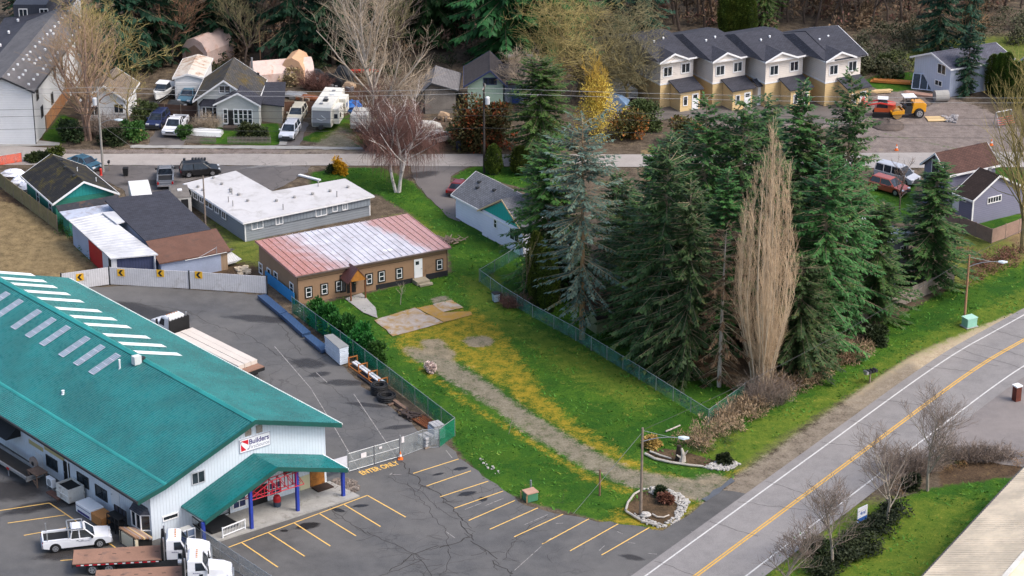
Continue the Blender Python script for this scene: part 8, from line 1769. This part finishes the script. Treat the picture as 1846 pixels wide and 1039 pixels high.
    cover('dry_strip_brush', [[(690, 715), (705, 712), (780, 770), (772, 778)]], L_STR, .35, 125, (.3, .5), .22, .03, 70, 1.2)
    cover('rough_grass', [[(1220, 800), (1330, 775), (1340, 800), (1300, 825), (1240, 822)]], L_OLV, .45, 130, (.6, 1.0), .3, .06, 110, .8)
    # grass blades over the lawns
    rr = np.random.default_rng(3); V = []; F = []
    for soft, q in COVER['lush'][:5]:
        q = pxpoly(*q); a = np.array(q); n = int(np.ptp(a[:, 0])*np.ptp(a[:, 1])*5.5); P = a.min(0)+rr.random((n, 2))*np.ptp(a, axis=0); P = P[sdist(P, q) > -.3]; 
        for nm in ('moss', 'gravel'):
            for s2, q2 in COVER[nm]: P = P[sdist(P, pxpoly(*q2)) < .15]
        clump = np.sin(P[:, 0]*.9+np.sin(P[:, 1]*.5)*2)*np.sin(P[:, 1]*.8+P[:, 0]*.3); P = P[rr.random(len(P)) < .45+.5*clump]
        for (x, y) in P:
            a = rr.random()*6.28; h = .07+rr.random()*.12; w = .05+.06*rr.random(); dx, dy = math.cos(a)*w, math.sin(a)*w; tx, ty = rr.normal(0, .2, 2); k = len(V)
            V += [(x-dx, y-dy, -.04), (x+dx, y+dy, -.04), (x+tx, y+ty, h)]; F.append((k, k+1, k+2))
    mb = M(); mb.V, mb.F = V, F; struct('grass', mb, leafmat('grass_blade', (.02, .09, .006), (.085, .22, .018), scale=.25, tint=((.16, .19, .025), .6)), 'stuff')
    for i, (x, y, s, lm, lab) in enumerate(((445, 248, 1.6, L_OLV, 'pale green shrub behind the right picket fence'), (470, 250, 1.4, L_OLV, 'olive shrub at the right end of the picket fence'), (333, 248, 1.3, L_CED, 'green shrub between the white pickup and the upturned boat'), (132, 252, 2.4, L_DKS, 'dark shrub below the gnarled brown tree'), (235, 250, 2.3, L_CED, 'yellow green shrub left of the dark blue car'), (262, 220, 2.3, L_OLV, 'mossy shrub behind the dark blue car'), (200, 262, 1.9, L_DKS, 'low dark shrub beside the transformer pole'), (100, 285, 1.3, L_ARB, 'yellow green clipped shrub above the mossy black roof'), (76, 290, 1.0, L_DKS, 'small dark conical shrub left of the clipped shrub'), (60, 290, 1.1, L_OLV, 'brownish shrub beside the orange barrier'), (1600, 128, 2.4, L_OLV, 'light green shrub between the townhouses and the pale blue house'), (1560, 132, 2.0, L_GRY, 'bushy shrub at the right end of the townhouses'), (1610, 140, 1.5, L_DKS, 'dark rounded shrub near the pale blue house'), (1130, 250, 3.4, L_RUS, 'brown green shrub behind the grove near the street'), (1160, 235, 3.2, L_OLV, 'olive shrub right of the yellow willow'), (1240, 262, 3.4, L_RUS, 'rusty shrub behind the grove below the townhouses'), (530, 150, 2.0, L_STR, 'straw coloured shrub in front of the pink tent'), (1583, 615, 1.6, L_DKS, 'dark shrub at the lower end of the weathered board fence'), (1470, 1000, 1.4, L_DKS, 'dark juniper below the small street tree'), (1645, 880, 1.2, L_DKS, 'dark shrub at the foot of the largest street tree'), (830, 250, 2.6, L_OLV, 'tan shrub left of the big rusty shrub'), (775, 670, .7, leafmat('pink_bloom', (.4, .3, .27), (.6, .48, .45)), 'small pinkish dry shrub on the lawn by the gravel drive'), (1200, 905, .8, leafmat('russet_plant', (.12, .06, .03), (.27, .14, .07)), 'russet low plant in the lower bed'), (1190, 893, .7, L_DKS, 'dark low plant among white rocks of the lower bed'), (1305, 834, .8, L_DKS, 'low dark plant in the rock end of the upper bed'), (1178, 805, 1.0, leafmat('ochre_grass', (.2, .12, .03), (.4, .25, .08)), 'ochre ornamental grass in the upper bed'))):
        plant('shrub', lab, 'shrub', meshes(('foliage', bush(150+i, s, s, s*1.1, int(700+s*700), .2+.04*s, .07+.015*s, 9), lm)), G(x, y), i)
    for i, (x, y, rx, ry, rz, tm_, lab) in enumerate(((1385, 728, 2.0, 1.3, 2.2, TWIGB, 'grey brown bramble canes at the foot of the bare poplar'), (705, 270, 4.5, 1.8, 3.4, TWIGR, 'purplish canes under the white birch stems'), (1760, 828, 4.5, 1.2, 1.2, TWIGB, 'brown leafless shrub beside the driveway, right'), (1640, 850, 3, 1.5, 1.8, TWIGB, 'leafless brown shrub behind the largest street tree'), (375, 232, 1.6, .8, 1.6, TWIGP, 'pale bare shrub above the upturned boat'), (925, 553, 1.6, .8, 1.1, TWIGR, 'dead brown canes at the chain link fence'), (570, 160, 2.2, 1, 1.8, TWIGR, 'pinkish bare shrub at the junk yard'), (190, 245, 2.5, 1.5, 2.4, TWIGB, 'grey brown bare shrub below the mossy tree'))):
        plant('bare_shrub', lab, 'shrub', meshes(('canes', twigbush(170+i, rx, ry, rz, int(140*rx), .018), tm_)), G(x, y), 0)
build_woods()
def build_junk():
    def tent(label, px, py, L, W, H, ang, m, rnd=False):
        root = thing('tent', label, 'tent', G(px, py), math.radians(ang)); prof = [(-W/2, 0), (-W/2, H*.55), (-W*.3, H*.88), (0, H), (W*.3, H*.88), (W/2, H*.55), (W/2, 0)]
        b = M(); b.xprism(prof, 0, L); ob('cover', b, m, root); b = M(); b.xprism([(-W*.35, .02), (W*.35, .02), (W*.35, H*.5), (0, H*.75), (-W*.35, H*.5)], -.03, -.003); ob('door_flap', b, mat('flap_shade', (.36, .24, .17), .8), root)
    pk = mat('pink_white_tarp', (.66, .5, .44), .6, .12, .7, dirt=((.5, .25, .15), .3)); tent('long pinkish white tarp shelter behind the cottage extension', 455, 150, 8, 4, 3.0, 15, pk); tent('tan fabric tent with rounded roof beside the long pinkish shelter', 527, 152, 4, 3.2, 3.6, 80, mat('tan_tarp', (.58, .36, .22), .7, .1, .8)); tent('white carport cover behind the mossy garage', 352, 118, 6, 4.2, 3.8, 60, pk)
    rr = random.Random(9); b = M(); b.ball((0, 0, .5), (1.5, 1.1, .95), 10, .16, rr); single('tarp_heap', b, mat('blue_tarp', (.02, .13, .42), .5, .2, 2), 'bright blue tarpaulin heap behind the travel trailer', 'tarpaulin', G(634, 200), .3)
    b = M(); b.loft([[(x, -.36*k, .9), (x, -.2*k, .55), (x, .2*k, .55), (x, .36*k, .9)] for x, k in ((-2.4, .05), (-1.2, .9), (0, 1), (1.2, .9), (2.4, .05))]); single('kayak', b, mat('kayak_red', (.5, .05, .03), .4), 'red kayak lying on the rack at the edge of the junk yard', 'kayak', G(650, 138), .1)
    items = [(575, 150, 'black engine hoist frame in the junk yard', DARKM, (1.6, 1.2, 2.0)), (600, 155, 'dark machine body on the brown junk yard dirt', BLACK, (3, 1.6, 1.7)), (620, 150, 'black loader shaped hulk in the junk yard', DARKM, (2.2, 1.5, 2.4)), (573, 152, 'white drum beside the engine hoist', WHITE, (.8, .8, 1.0)), (630, 160, 'tan crate stack right of the hulk', mat('tan_plywood', (.36, .25, .16)), (1.6, 1.0, .9)), (532, 175, 'grey trailer bed behind the red brown fence', GALV, (3, 1.4, .7)), (560, 180, 'rusty sheet stack behind the red brown fence', mat('rust', (.2, .07, .03)), (3, 1.2, .6)), (610, 168, 'dark barrel cluster in front of the hulk', mat('dark_scrap', (.05, .035, .03)), (1.4, .9, .8)), (775, 240, 'pale wrecked van body among the purple twigs', mat('dirty_caravan', (.5, .48, .44)), (3, 1.7, 1.6)), (752, 246, 'blue crate stack left of the abandoned car', mat('junk_blue', (.16, .25, .38), .6), (1.2, 1, 1.1)), (800, 215, 'tan box pile above the abandoned car', mat('tan_plywood', (.36, .25, .16)), (1.5, 1, 1)), (1112, 200, 'blue covered shelter beside the townhouse bare tree', mat('junk_blue', (.16, .25, .38)), (3, 2, 2.2)), (1130, 218, 'white and blue junk heap behind the grove', mat('junk_white', (.5, .52, .56), .6), (2, 1.2, .8)), (275, 200, 'dark wrapped heap under the mossy trees', BLACK, (2.4, 1.4, 1.3)), (320, 192, 'dark utility trailer behind the board fence', DARKM, (2.6, 1.4, .8)), (1118, 175, 'grey shed roofed shelter left of the townhouses', GALV, (4, 3, 2.4))]
    for x, y, lab, m, (a, bb, c) in items:
        root = thing('yard_junk', lab, 'junk', G(x, y), rr.uniform(-.4, .4)); b = M(); b.loft([[(-a/2, -bb/2, .1), (a/2, -bb/2, .1), (a/2, bb/2, .1), (-a/2, bb/2, .1)], [(-a*.47, -bb/2, c*.6), (a/2, -bb*.46, c*.55), (a*.48, bb/2, c*.6), (-a/2, bb*.45, c*.62)], [(-a*.3, -bb*.3, c*.95), (a*.1, -bb*.35, c), (a*.15, bb*.3, c*.9), (-a*.33, bb*.3, c)]]); bevel_obj(ob('body', b, m, root), .05, 1)
        for k in range(3): b = M(); b.cbox((rr.uniform(-a/2, a/2), -bb/2-.2, .25), (rr.uniform(.3, .9), .3, rr.uniform(.2, .6)), rr.uniform(-.5, .5)); ob('loose_piece', b, rr.choice([m, WOODP, GALV]), root)
    root = thing('garden_shed', 'pale olive shed behind the blue spruce trunk', 'shed', G(1088, 592), .5); b = M(); b.xprism([(-1, 0), (1, 0), (1, 1.7), (0, 2.2), (-1, 1.7)], -1.4, 1.4); ob('wall', b, mat('pale_olive_boards', (.22, .24, .13), .8), root); b = M(); b.xprism([(-1.15, 1.68), (0, 2.27), (1.15, 1.68), (1.15, 1.6), (0, 2.2), (-1.15, 1.6)], -1.5, 1.5); ob('roof', b, SH_K, root)
    # building site
    def timber(label, px, py, ang, n, L, m, z=.1):
        root = thing('lumber_stack', label, 'lumber', G(px, py), math.radians(ang))
        for i in range(n): b = M(); b.box(-L/2+rr.uniform(-.3, .3), L/2+rr.uniform(-.3, .3), -.5+(i % 4)*.26, -.28+(i % 4)*.26, z+(i//4)*.16, z+.14+(i//4)*.16); ob('board', b, m, root)
    timber('orange brown beams stacked at the back of the muddy site', 1607, 150, -12, 8, 5, mat('orange_beam', (.45, .17, .04), .7)); timber('pale boards lying on the muddy site in front of the townhouses', 1572, 168, 8, 7, 5, mat('pale_pine', (.6, .43, .22))); timber('scattered broken planks beside the glazed frame', 1660, 174, -25, 8, 4, mat('rosy_plank', (.4, .24, .18), .8))
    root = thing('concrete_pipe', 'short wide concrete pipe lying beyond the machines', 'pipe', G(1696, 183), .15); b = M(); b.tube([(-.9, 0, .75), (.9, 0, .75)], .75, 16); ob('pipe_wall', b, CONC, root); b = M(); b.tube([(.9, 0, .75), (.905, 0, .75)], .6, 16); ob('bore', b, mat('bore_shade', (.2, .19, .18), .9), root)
    root = thing('glazed_frame', 'blue framed glazed panel leaning against the pale blue house', 'window panel', G(1664, 163), math.radians(-18)); b = M()
    b.add([(-1.5, 0, .1), (1.5, 0, .1), (1.5, .9, 1.9), (-1.5, .9, 1.9), (-1.5, .08, .1), (1.5, .08, .1), (1.5, .98, 1.9), (-1.5, .98, 1.9)], [(0, 1, 2, 3), (4, 7, 6, 5), (0, 4, 5, 1), (2, 6, 7, 3)]); ob('pane', b, GLASS, root); b = M()
    for x in (-1.5, -.5, .5, 1.5): b.tube([(x, -.03, .1), (x, .87, 1.93)], .07, 4)
    b.tube([(-1.5, .87, 1.93), (1.5, .87, 1.93)], .07, 4); b.tube([(-1.5, -.03, .1), (1.5, -.03, .1)], .07, 4); ob('frame', b, mat('pale_blue_boards', (.52, .57, .68)), root)
    root = thing('steel_rack', 'grey steel rack holding red bars at the right edge of the site', 'rack', G(1815, 228), .5); b = M()
    for x in (-1.2, 0, 1.2): b.tube([(x, 0, 0), (x, .8, 1.8)], .05, 5); b.tube([(x, 1.2, 0), (x, .8, 1.8)], .05, 5)
    b.tube([(-1.2, .8, 1.8), (1.2, .8, 1.8)], .05, 5); ob('rack_frame', b, GALV, root); b = M(); [b.tube([(-1.3, .1+.13*i, .3+.26*i), (1.3, .1+.13*i, .3+.26*i)], .05, 5) for i in range(4)]; ob('red_bars', b, mat('kayak_red', (.5, .05, .03)), root)
    for px, py, r, lab in ((1600, 226, 2.4, 'dark heap of gravel in front of the machines'), (1560, 165, 2.0, 'brown earth heap at the townhouse corner'), (1650, 185, 2.2, 'brown earth bank below the broken planks')):
        b = M(); b.lathe((0, 0, -.1), [(r, 0), (r*.8, .25), (r*.5, .6), (r*.15, .85), (.02, .9)], 14); b.V = [(x+rr.gauss(0, .1), y+rr.gauss(0, .1), z+rr.gauss(0, .03)) for x, y, z in b.V]; single('earth_heap', b, mat('dark_earth', (.1, .078, .066), .95, .4, 1.5, bump=.8), lab, 'earth heap', G(px, py), smooth=True)
    m = M(); m.box(-1.4, 1.4, -.9, .9, .02, .1); single('plywood_sheet', m, mat('pale_pine', (.6, .43, .22)), 'pale plywood sheet lying on the muddy site', 'plywood', G(1690, 215), .1)
    rocks([(1700, 212), (1725, 208), (1728, 222), (1705, 222)], 40, .25, mat('site_debris', (.3, .28, .28), .9, .6, 2), 'site_debris', 12)
    # left edge: orange barrier, white tarps, mailboxes, hydrant
    fence('plastic_barrier', 'orange plastic mesh barrier at the left edge beside the street', [(-10, 300), (40, 292)], 1.2, veil('orange_mesh', (.7, .12, .06), .55), 2.5)
    for i, (x, y, s) in enumerate(((22, 318, 1.5), (34, 330, 1.3), (42, 342, 1.0))): b = M(); b.ball((0, 0, .3), (s, s*.7, .55), 9, .22, rr); single('tarp_heap', b, mat('white_tarp', (.66, .68, .76), .45, .12, 2), ('largest white tarpaulin heap by the mossy board fence', 'middle white tarpaulin heap by the mossy board fence', 'smallest white tarpaulin heap nearest the teal house')[i], 'tarpaulin', G(x, y), i)
    def mbox(px, py, n, lab, name='mailbox_row', col=DARKM):
        root = thing(name, lab, 'mailboxes', G(px, py)); b = M(); [b.box(-.05+x, .05+x, -.05, .05, 0, 1.0) for x in ([0] if n < 3 else [-.5, .6])]; ob('post', b, WOODP, root)
        for i in range(n): x = (i-(n-1)/2)*.36; b = M(); b.box(x-.13, x+.13, -.22, .22, 1.0, 1.26); ob('mailbox', b, col, root)
    mbox(333, 304, 1, 'single mailbox left of the black car by the street'); mbox(359, 303, 5, 'row of five mailboxes behind the black car'); mbox(22, 256, 2, 'black mailbox pair on the sidewalk at the left'); mbox(197, 308, 1, 'mailbox right of the transformer pole')
    b = M(); b.lathe((0, 0, 0), [(.2, 0), (.16, .08), (.15, .6), (.19, .65), (.15, .8), (.03, .9)], 10); single('fire_hydrant', b, mat('hydrant_red', (.5, .03, .02), .5), 'red fire hydrant beside the transformer pole', 'hydrant', G(182, 316))
    b = M(); b.loft([[(-.25, -.25, .05), (.25, -.25, .05), (.25, .25, .05), (-.25, .25, .05)], [(-.32, -.32, 1.0), (.32, -.32, 1.0), (.32, .32, 1.0), (-.32, .32, 1.0)]]); single('rubbish_bin', b, BLACK, 'black rubbish bin at the edge of the street island', 'bin', G(227, 317)); single('rubbish_bin', b, mat('navy_bin', (.04, .05, .09), .6), 'dark blue rubbish bin left of the dark utility pole', 'bin', G(827, 270))
    b = M(); b.cbox((0, 0, .5), (.9, .7, 1.0)); bevel_obj(single('utility_cabinet', b, mat('pale_green_paint', (.25, .5, .4)), 'green utility cabinet beside the mailbox pair and the long white block', 'utility box', G(53, 250)), .04, 1)
    b = M(); b.box(-1.6, 1.6, -.2, .2, .02, .2); single('white_plank', b, WHITE, 'white plank lying on the grass behind the grey block', 'plank', G(558, 322), math.radians(-35))
    # corrugated scrap and sticks by the brown roof
    A = G(398, 478); root = thing('roofing_scrap', 'sloping pile of white corrugated roofing scrap beside the brown roof', 'scrap', A, math.radians(35))
    for i in range(4): b = M(); b.slab([(-1.6+.2*i, -1.0, .3+.06*i), (1.4+.2*i, -1.1, .4+.06*i), (1.5, 1.0, .95+.06*i), (-1.5, 1.1, .9+.06*i)], .03); ob('sheet', b, corrug('scrap_corrugated', (.55, .55, .54)), root)
    b = M(); [b.tube([(rr.uniform(-.5, 1), rr.uniform(-.2, .9), 1.1), (rr.uniform(.5, 2), rr.uniform(.2, 1.2), 1.25)], .06, 5) for _ in range(9)]; ob('dark_pipes', b, DARKM, root)
    rocks([(425, 484), (445, 480), (455, 492), (430, 497)], 45, .22, mat('pale_rubble', (.6, .5, .36), .8, .3, 2), 'pale_rubble', 14)
    b = M(); b.tube([(0, 0, 0), (4.6, .3, .2)], .04, 5); b.tube([(3.5, .3, .1), (3.5, .3, 1.0)], .03, 5); b.tube([(1.5, .1, .1), (3.5, .3, .9)], .03, 5); single('aerial', b, GALV, 'fallen metal aerial lying on the brown roof', 'aerial', G(334, 470, 2.35), math.radians(20))
build_junk()
